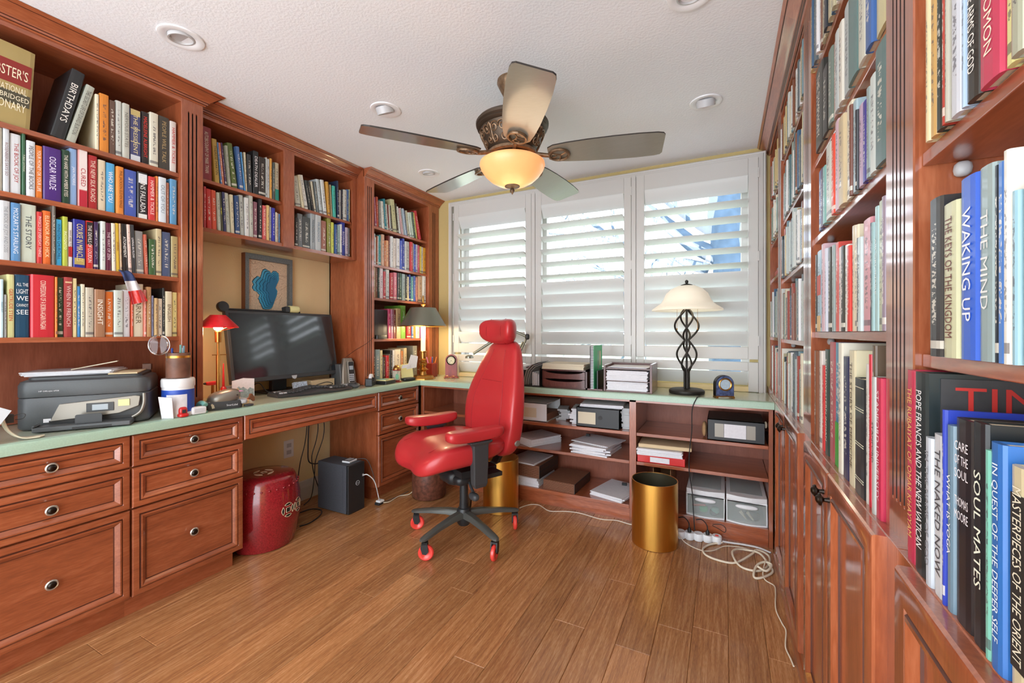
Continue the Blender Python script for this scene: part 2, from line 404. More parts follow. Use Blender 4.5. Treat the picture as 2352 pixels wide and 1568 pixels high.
# outlet plates in the knee hole
for i, (yy, lab) in enumerate(((1.28, 'white outlet plate above the red drum stool'), (1.86, 'pale outlet plate behind the hanging black cables'))):
    o = thing('outlet_plate', lab, 'outlet', (XL, yy, .36))
    obj('plate', B(XL, XL + .005, yy - .035, yy + .035, .32, .435), M['whitep'], o, bevel=.002)
    for zz in (.355, .4): obj('socket', B(XL + .005, XL + .007, yy - .016, yy + .016, zz - .013, zz + .013), M['lgrey'], o)

# ------------------------------------------------------------ window, casing, shutters
win = bpy.data.objects.new('window_1', None); C.objects.link(win); win['kind'] = 'structure'; win.location = (-.95, YW, WZ0); WL['window_1'] = Vector((-.95, YW, WZ0))
yc = YW - .055
def casing(x0, x1, z0, z1, horizontal):
    w = .045
    prof = [(0, 0), (0, .045), (.008, .052), (.016, .047), (.022, .055), (.045, .058), (.045, 0)]
    return prof
cas = MB(); prof = [(0, 0), (0, .040), (.006, .048), (.014, .044), (.018, .052), (.042, .056), (.042, 0)]
X0c, X1c, Z1c = -2.099 - .02, .228, 2.264
pts = [(X0c, .783), (X0c, Z1c), (X1c, Z1c), (X1c, .783)]; dirs = [(1, 0), (1, -1), (-1, -1), (-1, 0)]
rings = []
for (px, pz), (dx, dz) in zip(pts, dirs):
    rings.append([(px + dx * a, YW - b, pz + dz * a) for a, b in prof])
cas.loft(rings, cap=True); obj('casing', cas, M['white'], win, smooth=30)
# window sashes behind the shutters with glass
for k, (a, b) in enumerate(((-2.02, -1.30), (-1.30, -.56), (-.56, .14))):
    sash = MB()
    y0, y1 = YW + .055, YW + .095
    sash.box(a, a + .05, y0, y1, WZ0, WZ1); sash.box(b - .045, b, y0, y1, WZ0, WZ1); sash.box(a + .05, b - .045, y0, y1, WZ0, WZ0 + .05); sash.box(a + .05, b - .045, y0, y1, WZ1 - .06, WZ1)
    f = obj('sash', sash, M['white'], win, bevel=.003)
    obj('pane', B(a + .045, b - .04, YW + .073, YW + .077, WZ0 + .045, WZ1 - .055), M['glass'], f)
jm = MB(); jm.box(WX0, WX1, YW - .0, YW + .12, WZ0, WZ0 + .008); jm.box(WX0, WX1, YW, YW + .12, WZ1 - .008, WZ1); jm.box(WX0, WX0 + .008, YW, YW + .12, WZ0, WZ1); jm.box(WX1 - .008, WX1, YW, YW + .12, WZ0, WZ1)
obj('jamb', jm, M['white'], win)
def louver(x0, x1, z, tilt, chord=.104, thick=.011):
    """z = pivot height; tilt = angle of the blade from horizontal, room-side edge up when positive"""
    pts = []
    for k in range(12):
        a = 2 * PI * k / 12
        pts.append((chord / 2 * math.cos(a), thick / 2 * math.sin(a)))
    ct, st = math.cos(tilt), math.sin(tilt)
    return MB().prism(pts, lambda p, t: (t, YW - .042 - (p[0] * ct - p[1] * st), z + p[0] * st + p[1] * ct), x0, x1)
panels = ((-2.055, -2.004, -1.385, -1.336, 'left'), (-1.302, -1.251, -.629, -.579, 'middle'), (-.545, -.491, .131, .185, 'right'))
posts = MB()
for a, b in ((-1.334, -1.304), (-.577, -.547)): posts.box(a, b, YW - .058, YW, .783, 2.235)
obj('mullion_post', posts, M['white'], win, bevel=.003)
yf0, yf1 = YW - .056, YW - .028
ztop, zbot = 2.232, .985
sid = 0
for (a, b, c, d, nm) in panels:
    t = thing('plantation_shutter', 'tall white %s shutter panel, upper louvers open, lower ones closed' % nm, 'shutter', ((a + d) / 2, YW - .04, zbot), group='plantation shutters over the window')
    obj('stile', B(a, b, yf0, yf1, zbot, ztop), M['white'], t, bevel=.003); obj('stile', B(c, d, yf0, yf1, zbot, ztop), M['white'], t, bevel=.003)
    obj('top_rail', B(b, c, yf0, yf1, 2.118, ztop), M['white'], t, bevel=.003); obj('bottom_rail', B(b, c, yf0, yf1, zbot, 1.062), M['white'], t, bevel=.003)
    obj('louver', louver(b + .002, c - .002, 2.075, math.radians(63)), M['louver'], t, smooth=40)
    for k in range(5):
        obj('louver', louver(b + .002, c - .002, 1.958 - .0965 * k, math.radians(13)), M['louver'], t, smooth=40)
    for k in range(5):
        obj('louver', louver(b + .002, c - .002, 1.486 - .0935 * k, math.radians(61), chord=.106), M['louver'], t, smooth=40)
    hx = d if nm != 'left' else a
    for hz in (2.13, 1.62, 1.10): obj('hinge', B(hx - .005, hx + .005, YW - .062, YW - .054, hz - .03, hz + .03), M['white'], t)
    t2 = thing('plantation_shutter', 'short white %s shutter panel below the tall one, at the counter' % nm, 'shutter', ((a + d) / 2, YW - .04, .785), group='short lower shutters')
    obj('stile', B(a, b, yf0, yf1, .785, .968), M['white'], t2, bevel=.003); obj('stile', B(c, d, yf0, yf1, .785, .968), M['white'], t2, bevel=.003)
    obj('top_rail', B(b, c, yf0, yf1, .913, .968), M['white'], t2, bevel=.003)
    obj('louver', louver(b + .002, c - .002, .866, math.radians(62), chord=.098), M['louver'], t2, smooth=40)
    obj('sill_board', B(b, c, yf0 + .004, yf1, .785, .815), M['tan'], t2)

# ------------------------------------------------------------ outside the window
tag(obj('ground', B(-30, 30, YW + .12, 60, -.7, -.5), M['ground'], origin=(0, 20, -.5)), 'pale lawn outside below the window', 'ground')['kind'] = 'structure'
def limb(mb, p, d, L_, r, depth, rr):
    n = 5; P = [Vector(p)]; R = [r]; dv = Vector(d).normalized()
    for k in range(n):
        dv = (dv + Vector((rr.uniform(-.22, .22), rr.uniform(-.2, .2), rr.uniform(-.16, .18)))).normalized()
        P.append(P[-1] + dv * L_ / n); R.append(r * (1 - .55 * (k + 1) / n))
    mb.tube(P, r, seg=6 if depth else 10, rr=R)
    if depth < 3:
        for k in range(3 if depth else 4):
            q = P[rr.randint(2, n)]
            nd = (dv + Vector((rr.uniform(-1, .7), rr.uniform(-.7, .7), rr.uniform(-.5, .6)))).normalized()
            limb(mb, q, nd, L_ * rr.uniform(.5, .75), R[2] * .5, depth + 1, rr)
def tree(lab, base, trunk, limbs, seed, r0):
    rr = random.Random(seed); t = thing('tree', lab, 'tree', base)
    tr = MB(); tr.tube(trunk, r0, seg=14, rr=[r0 * (1.15 - .45 * k / (len(trunk) - 1)) for k in range(len(trunk))], smooth=3); obj('trunk', tr, M['bark'], t, smooth=60)
    br = MB()
    for p, d, L_, r in limbs: limb(br, p, d, L_, r, 0, rr)
    obj('branches', br, M['bark'], t, smooth=60)
    lf = MB()
    for k in range(0, len(br.v), 3):
        if rr.random() < .35:
            v = Vector(br.v[k]); s_ = rr.uniform(.02, .05); a = Vector((rr.uniform(-1, 1), rr.uniform(-1, 1), rr.uniform(-1, 1))).normalized() * s_; b = a.cross(Vector((0, 0, 1))) * .6
            lf.add([v, v + a + b, v + 2 * a, v + a - b], [(0, 1, 2, 3)])
    o = obj('leaves', lf, M['foliage'], t); o['kind'] = 'stuff'
tree('large bare tree with a thick trunk behind the right shutter', (.1, 6.2, -.5),
     [(.12, 6.2, -.5), (.1, 6.2, .6), (.06, 6.2, 1.5), (.1, 6.2, 2.1), (.0, 6.25, 2.7), (.1, 6.3, 3.6)],
     [((.0, 6.2, 2.1), (-1, 0, .45), 2.2, .12), ((.0, 6.2, 1.75), (-1, .1, .12), 2.0, .09), ((.0, 6.2, 2.4), (-.7, .2, .5), 1.8, .1), ((-.1, 6.2, 1.7), (-.8, -.1, -.3), 1.5, .07), ((.1, 6.2, 2.2), (.8, 0, .6), 1.6, .1), ((-.2, 6.2, 2.0), (-1, .3, .3), 2.4, .08)], 5, .27)
tree('smaller bare shrub like tree seen through the middle shutter', (-1.6, 9.5, -.5),
     [(-1.6, 9.5, -.5), (-1.62, 9.5, .4), (-1.55, 9.5, 1.2), (-1.5, 9.5, 1.7)],
     [((-1.55, 9.5, .9), (.5, 0, .9), 1.8, .05), ((-1.55, 9.5, .8), (-.6, 0, .9), 1.7, .05), ((-1.55, 9.5, 1.2), (.1, 0, 1), 1.6, .05), ((-1.5, 9.5, 1.0), (.9, 0, .5), 1.9, .05)], 9, .09)
pc = thing('porch_column', 'grey stucco porch column outside the left shutter', 'column', (-2.26, 4.3, -.5))
obj('shaft', MB().loft([[(-2.26 + s1 * w, 4.3 + s2 * w, z) for s1, s2 in ((-1, -1), (1, -1), (1, 1), (-1, 1))] for z, w in ((-.5, .15), (1.98, .11))]), M['stone'], pc)
cp = MB()
for z0, z1, w in ((1.98, 2.03, .15), (2.03, 2.15, .19), (2.15, 2.6, .26)): cp.box(-2.26 - w, -2.26 + w, 4.3 - w, 4.3 + w, z0, z1)
obj('capital', cp, M['stone'], pc)

# ============================================================ CABINETRY
def PL(X0): return lambda a, b, d: (X0 + d, a, b)          # faces into the room from the left wall
def PR(X0): return lambda a, b, d: (X0 - d, a, b)          # from the right wall
def front(name, P, a0, a1, b0, b1, parent, m, t=.02, frame=.034):
    f = frame
    pf = [(0, 0), (0, t - .005), (.003, t - .001), (.006, t), (f - .012, t), (f - .010, t - .003), (f - .008, t - .003), (f - .006, t + .001), (f - .001, t + .002),
          (f + .004, t - .001), (f + .010, t - .007), (f + .013, t - .009), (f + .015, t - .0085), (f + .016, t - .012)]
    rings = [[P(a0 + i, b0 + i, d), P(a1 - i, b0 + i, d), P(a1 - i, b1 - i, d), P(a0 + i, b1 - i, d)] for i, d in pf]
    o = obj(name, MB().loft(rings), [m, M['glaze']], parent, smooth=25)
    N_ = [v.co for v in o.data.vertices]; fx = (a0, a1)
    for p in o.data.polygons:                                   # darker glaze rubbed into the two grooves
        cc = Vector((0, 0, 0))
        for v in p.vertices: cc += N_[v]
        cc = cc / len(p.vertices) + (WL[parent.name] if parent else Vector((0, 0, 0)))
        ya, zb = cc[1], cc[2]; ins = min(ya - a0, a1 - ya, zb - b0, b1 - zb)
        if f - .0105 < ins < f - .0055 or f + .0132 < ins < f + .0165: p.material_index = 1
    return o
def knob(P, a, b, parent, t=.02, ring='nickel', dome='pewter', r=.0175):
    o = Vector(P(a, b, t)); n = (Vector(P(a, b, t + 1)) - o)
    q = Vector((0, 0, 1)).rotation_difference(n).to_matrix().to_4x4()
    k = MB(); k.lathe([(0, 0), (.006, 0), (.0045, .01), (.008, .014), (r, .016), (r * 1.02, .019), (r * .85, .022), (r * .7, .0205)], c=o, seg=20, M=q)
    kk = obj('knob', k, M[ring], parent, smooth=40)
    k2 = MB(); k2.lathe([(r * .72, .0195), (r * .6, .0245), (r * .3, .0268), (0, .0272)], c=o, seg=16, M=q)
    obj('knob_centre', k2, M[dome], parent, smooth=60)
def fluted(P, a0, a1, z0, z1, parent, t=.02, n=3, m=None, cap=.055):
    w = a1 - a0; gw = .0062; sp = .0165; c = (a0 + a1) / 2
    xs = [(a0, 0, 0), (a0, t - .002, 0), (a0 + .002, t, 0)]; 
    for k in range(n):
        g = c + (k - (n - 1) / 2) * sp
        for dx, dd in ((-1, 0), (-.8, .004), (-.3, .0065), (.3, .0065), (.8, .004), (1, 0)): xs.append((g + dx * gw / 2, t, dd))
    xs += [(a1 - .002, t, 0), (a1, t - .002, 0), (a1, 0, 0)]
    mb = MB(); N_ = len(xs); zz = [(z0, 0), (z0 + cap, 0), (z0 + cap + .004, 1), (z1 - cap - .004, 1), (z1 - cap, 0), (z1, 0)]
    vs = [P(a, z, d - g * k) for z, k in zz for a, d, g in xs]; mb.add(vs, [])
    for r in range(len(zz) - 1):
        for i in range(N_):
            j = (i + 1) % N_; mb.f.append((r * N_ + i, r * N_ + j, (r + 1) * N_ + j, (r + 1) * N_ + i))
            inner = 3 <= i < N_ - 4 and (i - 3) % 6 in (0, 1, 2, 3, 4) and r == 2
            mb.mi.append(1 if inner else 0)
    mb.f += [tuple(reversed(range(N_))), tuple(range((len(zz) - 1) * N_, len(zz) * N_))]; mb.mi += [0, 0]
    return obj('fluted_pilaster', mb, [m or WV, M['groove']], parent)
CROWN = [(0, 2.240), (.006, 2.240), (.009, 2.245), (.014, 2.247), (.015, 2.254), (.019, 2.256), (.021, 2.262), (.032, 2.270), (.045, 2.282), (.054, 2.288), (.058, 2.2885), (.062, 2.293), (.068, 2.2985), (0, 2.2985)]
def crown(path, dirs, parent, m=None):
    rings = [[(x + dx * a, y + dy * a, z) for a, z in CROWN] for (x, y), (dx, dy) in zip(path, dirs)]
    mb = MB().loft(rings); n = len(CROWN); mb.mi = [1 if (i % n) in (2, 4, 9) and i < n * (len(rings) - 1) else 0 for i in range(len(mb.f))]
    return obj('crown_moulding', mb, [m or WH, M['glaze']], parent, smooth=25)
def shelfpins(parent, X, Ys, zs, k=.004):
    for y in Ys:
        for z in zs:
            obj('shelf_clip', MB().sell((X, y - .004, z), (.010, .009, .011), .8, .8, 10, 6), M['lgrey'], parent, smooth=60)

# ---- left wall bookcase
XT = -2.26
bk = thing('bookcase', 'tall cherry bookcase over the counter above the printer, fluted at its right edge', 'bookcase', (-2.42, .6, .785))
obj('back_panel', B(-2.545, -2.535, .1, 1.075, .785, 2.24), WB, bk)
obj('side_panel', B(-2.535, XT, 1.069, 1.087, .785, 2.24), WV, bk); obj('side_panel', B(-2.535, XT, .1, .118, .785, 2.24), WV, bk)
obj('side_panel', B(-2.598, XT, 1.143, 1.161, .785, 2.24), WV, bk)
obj('top_panel', B(-2.535, XT, .118, 1.069, 2.222, 2.24), WH, bk)
for z in (1.891, 1.649, 1.407, 1.133): obj('shelf', B(-2.535, -2.268, .118, 1.069, z - .019, z), WH, bk, bevel=.0015)
obj('top_rail', B(XT, XT + .012, .1, 1.072, 2.222, 2.243), WH, bk)
fluted(PL(XT), 1.069, 1.161, .785, 2.243, bk, t=.012)
crown([(XT + .010, -.3), (XT + .010, 1.161), (-2.33, 1.161)], [(1, 0), (1, 1), (0, 1)], bk)
# ---- middle hanging bookshelf
XM = -2.33
mh = thing('wall_bookshelf', 'cherry hanging bookshelf with two bays above the monitor', 'bookshelf', (-2.46, 1.68, 1.658))
obj('back_panel', B(-2.595, -2.585, 1.163, 2.182, 1.66, 2.24), WB, mh)
for a, b in ((1.163, 1.181), (1.634, 1.694), (2.164, 2.182)): obj('side_panel', B(-2.585, XM, a, b, 1.678, 2.24), WV, mh)
obj('top_panel', B(-2.585, XM, 1.181, 2.164, 2.222, 2.24), WH, mh)
obj('bottom_panel', B(-2.585, XM, 1.163, 2.182, 1.658, 1.678), WH, mh)
obj('shelf', B(-2.585, XM - .01, 1.181, 1.634, 1.908, 1.925), WH, mh, bevel=.0015); obj('shelf', B(-2.585, XM - .01, 1.694, 2.164, 1.908, 1.925), WH, mh, bevel=.0015)
fr = MB(); fr.box(XM, XM + .008, 1.163, 1.197, 1.66, 2.243); fr.box(XM, XM + .008, 1.629, 1.699, 1.66, 2.243); fr.box(XM, XM + .008, 2.15, 2.182, 1.66, 2.243); fr.box(XM, XM + .008, 1.197, 1.629, 2.222, 2.243); fr.box(XM, XM + .008, 1.699, 2.15, 2.222, 2.243)
obj('face_frame', fr, WV, mh)
crown([(XM + .008, 1.163), (XM + .008, 2.182)], [(1, 0), (1, 0)], mh)
# ---- corner tower
tw = thing('bookcase', 'narrow cherry bookcase in the corner beside the window, standing on the counter', 'bookcase', (-2.42, 2.6, .785))
obj('back_panel', B(-2.595, -2.585, 2.184, 3.045, .785, 2.24), WB, tw)
obj('side_panel', B(-2.595, XT, 2.184, 2.202, .785, 2.298), WV, tw); obj('side_panel', B(-2.585, XT, 2.26, 2.279, .785, 2.24), WV, tw); obj('side_panel', B(-2.585, XT, 2.904, 2.922, .785, 2.24), WV, tw); obj('side_panel', B(-2.585, XT, 3.027, 3.045, .785, 2.24), WV, tw)
obj('top_panel', B(-2.585, XT, 2.202, 3.027, 2.222, 2.24), WH, tw)
for z in (1.925, 1.648, 1.405, 1.105): obj('shelf', B(-2.585, -2.268, 2.279, 2.904, z - .019, z), WH, tw, bevel=.0015)
obj('top_rail', B(XT, XT + .012, 2.279, 2.904, 2.222, 2.243), WH, tw)
fluted(PL(XT), 2.184, 2.279, .785, 2.243, tw, t=.012); fluted(PL(XT), 2.904, 3.045, .785, 2.243, tw, t=.012, m=WV)
crown([(XT + .010, 2.184), (XT + .010, 3.046)], [(1, 0), (1, 0)], tw)
# ---- worktop (one L shaped piece)
ZC, ZU = .783, .745
CXF, CYF = -2.10, 2.608
wt = MB()
edge = [(0, 0), (0, .030), (-.003, .0355), (-.009, .038)]
path = [(CXF, -.4), (CXF, CYF), (.234, CYF)]; dr = [(1, 0), (1, -1), (0, -1)]
rings = [[(x + dx * a * 1.0, y + dy * a * 1.0, ZU + z) for a, z in edge] + [(x - dx * .03, y - dy * .03, ZC), (x - dx * .03, y - dy * .03, ZU)] for (x, y), (dx, dy) in zip(path, dr)]
we = MB().loft(rings)
wtt = thing('worktop', 'L shaped sage green laminate worktop along the left wall and under the window', 'countertop', (-2.3, 2.8, ZU))
obj('front_edge', we, M['green_edge'], wtt, smooth=35)
top = MB(); top.box(XL, CXF - .03, -.4, YW, ZU, ZC); top.box(CXF - .03, .234, CYF + .03, YW, ZU, ZC); obj('surface', top, M['green_lam'], wtt)
# ---- base drawer units, left wall
XF = -2.115; XD = XF - .02
def base_unit(label, a0, a1, splits, kickend=False):
    t = thing('drawer_cabinet', label, 'cabinet', ((XL + XD) / 2, (a0 + a1) / 2, 0))
    obj('carcass', B(XL + .01, XD - .001, a0 + .001, a1 - .001, .085, ZU - .003), WV, t)
    obj('kick_board', B(XL + .01, XF - .06, a0, a1 - (.02 if kickend else 0), 0, .085), WH, t)
    for b0, b1 in splits:
        d = front('drawer', PL(XD), a0 + .003, a1 - .003, b0 + .003, b1 - .003, t, WH)
        knob(PL(XD), (a0 + a1) / 2, (b0 + b1) / 2, d, t=.009)
    return t
H3 = ((.088, .444), (.444, .610), (.610, .742))
base_unit('wide cherry drawer cabinet under the printer, cut off by the left edge', .38, .832, H3)
base_unit('cherry drawer cabinet with three drawers left of the red drum stool', .832, 1.275, H3, True)
base_unit('cherry drawer cabinet in the corner right of the knee hole', 2.182, 2.612, H3)
base_unit('cherry drawer cabinet mostly hidden beyond the left edge', -.30, .38, H3)
ap = thing('desk_apron', 'wide shallow cherry apron drawer spanning the knee hole', 'drawer', (-2.3, 1.73, .618))
front('drawer_front', PL(XD), 1.278, 2.178, .620, .742, ap, WH); obj('drawer_box', B(-2.5, XD - .002, 1.30, 2.16, .635, .735), WB, ap)
# ---- window base shelves
ws = thing('low_bookshelf', 'low cherry open shelf unit running under the window counter', 'shelf unit', (-.95, 2.84, 0))
YF = 2.632
obj('back_panel', B(-2.1, .225, 3.038, 3.046, .08, ZU - .002), WB, ws)
for a, b in ((-2.112, -2.085), (-1.42, -1.38), (-.5195, -.479), (.210, .230)):
    obj('divider', B(a, b, YF, 3.038, .0, ZU - .002), WV, ws, bevel=.0015)
obj('top_rail', B(-2.085, .21, YF, YF + .02, .73, ZU - .002), WX, ws)
zs = [(.545, .370)] * 3
for (a, b), s2 in zip(((-2.085, -1.42), (-1.38, -.5195), (-.479, .210)), zs):
    for z in s2: obj('shelf', B(a + .001, b - .001, YF + .004, 3.036, z - .019, z), WX, ws, bevel=.0015)
    obj('bottom_shelf', B(a + .001, b - .001, YF + .001, 3.036, .078, .10), WX, ws, bevel=.0015)
    obj('kick_board', B(a + .001, b - .001, YF + .012, YF + .03, 0, .078), WX, ws)
# ---- right wall
XU, XB = .255, .235
crp = None
bays = [('nearest', .12, .825, .945, (1.680, 1.412, 1.119), 'right of the wide fluted pilaster nearest the camera'),
        ('middle', .945, 1.654, 1.802, (1.983, 1.697, 1.453, 1.153), 'between the two fluted pilasters'),
        ('third', 1.802, 2.471, 2.60, (1.998, 1.697, 1.415, 1.120), 'left of the narrow fluted pilaster'),
        ('farthest', 2.60, 3.03, 3.046, (1.953, 1.690, 1.475, 1.125), 'touching the window wall')]
for nm, a0, a1, a2, shz, where in bays:
    t = thing('bookcase', 'tall cherry bookcase on the right wall, %s' % where, 'bookcase', (.4, (a0 + a2) / 2, .822))
    obj('back_panel', B(.53, .54, a0, a2, .822, 2.24), WB, t)
    obj('side_panel', B(XU, .53, a1, a1 + .016, .822, 2.24), WV, t); 
    if nm != 'farthest': obj('side_panel', B(XU, .53, a2 - .016, a2, .822, 2.24), WV, t)
    obj('top_panel', B(XU, .53, a0, a1, 2.222, 2.24), WH, t)
    obj('top_rail', B(XU - .004, XU, a0, a1, 2.222, 2.243), WH, t)
    for z in shz: obj('shelf', B(XU + .004, .53, a0 + .001, a1 - .001, z - .019, z), WH, t, bevel=.0015)
    if nm in ('nearest', 'middle', 'third'): fluted(PR(XU), a1, a2, .822, 2.243, t, t=.006, n=4 if nm != 'third' else 3)
    else: obj('stile', B(XU - .006, XU, a1, a2, .822, 2.243), WV, t)
    crown([(XU - .006, a0), (XU - .006, a2)], [(-1, 0), (-1, 0)], t)
    shelfpins(t, .300, (a1 - .002,), [z - .031 for z in shz])
def door_unit(label, a0, a1, doors, last):
    t = thing('base_cabinet', label, 'cabinet', (.4, (a0 + a1) / 2, 0))
    obj('carcass', B(XB, .55, a0 + .0005, a1 - .0005, .085, .822), WV, t, bevel=.001)
    obj('plinth', B(XB - .002, .55, a0 + .0005, a1 - .0005, 0, .085), WH, t)
    for i, (d0, d1) in enumerate(doors):
        d = front('door', PR(XB), d0 + .0015, d1 - .0015, .095, .820, t, WV, t=.02, frame=.052)
        ka = d0 + .03 if i % 2 == 0 else d1 - .03
        knob(PR(XB), ka, .765, d, t=.02, ring='pewter', dome='pewter', r=.014)
    pb = MB().prism([(0, 0), (.012, 0), (.012, .03), (.006, .045), (0, .05)], lambda p, s: (XB - .002 - p[0], s, p[1]), a0 + .0005, a1 - .09)
    obj('base_moulding', pb, WH, t)
door_unit('cherry base cabinet with tall doors nearest the camera on the right', .10, .84, ((.45, .787), (.113, .45)), 0)
door_unit('cherry base cabinet with paired doors under the medicine books', .84, 1.62, ((1.227, 1.562), (.884, 1.227)), 0)
door_unit('cherry base cabinet with paired doors next to the coiled white cord', 1.62, 2.606, ((2.032, 2.383), (1.673, 2.032)), 0)
lg = thing('ledge_board', 'cherry board closing the gap above the counter end by the window', 'board', (.4, 2.83, .745))
obj('board', B(XB, .55, 2.607, 3.046, .70, .822), WH, lg)

# ============================================================ BOOKS
def colname(h):
    r, g, b = [int(h[i:i + 2], 16) / 255 for i in (0, 2, 4)]
    import colorsys
    hh, l, s = colorsys.rgb_to_hls(r, g, b); hh *= 360
    if l < .2: return 'black'
    if l > .78 and s < .45: return 'white' if s < .22 else 'cream'
    if s < .13: return 'dark grey' if l < .38 else ('grey' if l < .62 else 'pale grey')
    if hh < 14 or hh > 345: n = 'red' if s > .4 else 'dusty red'
    elif hh < 26: n = 'brick orange' if s > .5 and l > .4 else 'brown'
    elif hh < 40: n = 'orange' if s > .6 and l > .45 else ('tan' if l > .45 else 'brown')
    elif hh < 52: n = 'yellow' if s > .5 else ('beige' if l > .6 else 'olive')
    elif hh < 70: n = 'yellow green' if s > .4 else ('ivory' if l > .6 else 'olive')
    elif hh < 165: n = 'green'
    elif hh < 195: n = 'teal'
    elif hh < 248: n = 'blue'
    elif hh < 300: n = 'purple'
    else: n = 'pink'
    if n in ('brown', 'olive', 'tan', 'beige', 'ivory', 'yellow green', 'brick orange'): return n
    return ('dark ' if l < .33 else 'pale ' if l > .7 else '') + n
def book_mesh(t, h, D, rnd_top=True):
    c = .0016; e = .0012
    P = [(-D, -t / 2), (-.004, -t / 2), (-.0012, -t * .42), (0, -t * .2), (0, t * .2), (-.0012, t * .42), (-.004, t / 2), (-D, t / 2), (-D, t / 2 - c), (-.006, t / 2 - c), (-.006, -t / 2 + c), (-D, -t / 2 + c)]
    vs = [(x, y, 0) for x, y in P] + [(x, y, h) for x, y in P]; n = 12; fs = []
    for i in range(n): fs.append((i, (i + 1) % n, n + (i + 1) % n, n + i))
    for z, o in ((0, 0), (h, n)):
        q = [(0, 1, 10, 11), (1, 2, 10), (2, 3, 10), (3, 4, 9, 10), (4, 5, 9), (5, 6, 9), (6, 7, 8, 9)]
        for f in q: fs.append(tuple(o + i for i in f) if o else tuple(reversed(f)))
    return vs, fs, P
def add_uv(me, t, h):
    uv = me.uv_layers.new(name='spine')
    for p in me.polygons:
        sp = p.normal.x > .3
        for li in p.loop_indices:
            v = me.vertices[me.loops[li].vertex_index].co
            uv.data[li].uv = (v.y / t + .5, v.z / h) if sp else (-1, -1)
ROWINFO = {
 'L1': ('top shelf', 'the left bookcase', 1), 'L2': ('second shelf', 'the left bookcase', 1), 'L3': ('third shelf', 'the left bookcase', 1), 'L4': ('fourth shelf', 'the left bookcase', 1),
 'M1': ('upper left shelf', 'the hanging bookshelf', 1), 'M2': ('lower left shelf', 'the hanging bookshelf', 1), 'M3': ('upper right shelf', 'the hanging bookshelf', 1), 'M4': ('lower right shelf', 'the hanging bookshelf', 1),
 'T1': ('top shelf', 'the corner bookcase', 1), 'T2': ('second shelf', 'the corner bookcase', 1), 'T3': ('third shelf', 'the corner bookcase', 1), 'T4': ('fourth shelf', 'the corner bookcase', 1), 'T5': ('counter', 'the corner bookcase', 1),
 'B1': ('top shelf', 'the middle right bookcase', -1), 'B2': ('second shelf', 'the middle right bookcase', -1), 'B3': ('third shelf', 'the middle right bookcase', -1), 'B4': ('fourth shelf', 'the middle right bookcase', -1), 'B5': ('lowest row', 'the middle right bookcase', -1),
 'A1': ('upper shelf', 'the nearest right bookcase', -1), 'A2': ('middle shelf', 'the nearest right bookcase', -1), 'A3': ('lowest row', 'the nearest right bookcase', -1)}
BANDS = {('L2', '2c2a2c'): ((.76, .97, 'e4e8ec'), (.0, .10, 'e8e8e4')), ('L2', 'cf8f8a'): ((.30, 1, 'e8dcd8'), (0, .29, 'b8283a')), ('L3', 'e6e2dc'): ((.22, .45, 'd03030'),), ('L3', 'c8342e'): ((.5, .98, '2a2422'),),
 ('L1', '4a4d78'): ((.0, .12, 'd8dce4'), (.88, 1, 'c8b478'), (.62, .64, 'd8c890'), (.36, .38, 'd8c890')), ('M1', 'c0b89c'): ((0, .30, '2f9080'),), ('B5', '20262a'): ((.12, .13, 'd8d8c0'), (.14, .15, 'd8d8c0'), (.42, .43, 'd8d8c0'), (.44, .45, 'd8d8c0'), (.72, .73, 'd8d8c0'), (.74, .75, 'd8d8c0'), (.92, .93, 'd8d8c0')),
 ('B5', '2f7f9f'): ((0, .36, '3f9a3a'),), ('A3', 'c8bc98'): ((.10, .88, '2a2824'),), ('B4', '9ab8c8'): ((.45, .7, 'c85a50'), (0, .2, 'd8b880')), ('M3', '46b5a5'): (), ('L4', 'a3403f'): ((.9, .93, 'd8b890'),), ('L3', '2b2f8f'): ((.06, .2, 'b8a460'),), ('T2', 'dcdcd4'): ()}
stuffrows = []
def parse(row):
    X, z, s = BOOKS[row]; out = []
    for ln in s.strip().split('\n'):
        p = ln.split(' ', 5)
        ti, _, tc = (p[5] if len(p) > 5 else '').partition('|')
        out.append((float(p[0]), float(p[1]), float(p[2]), float(p[3]), p[4], ti.strip(), tc.strip()))
    return X, z, out
br = random.Random(3)
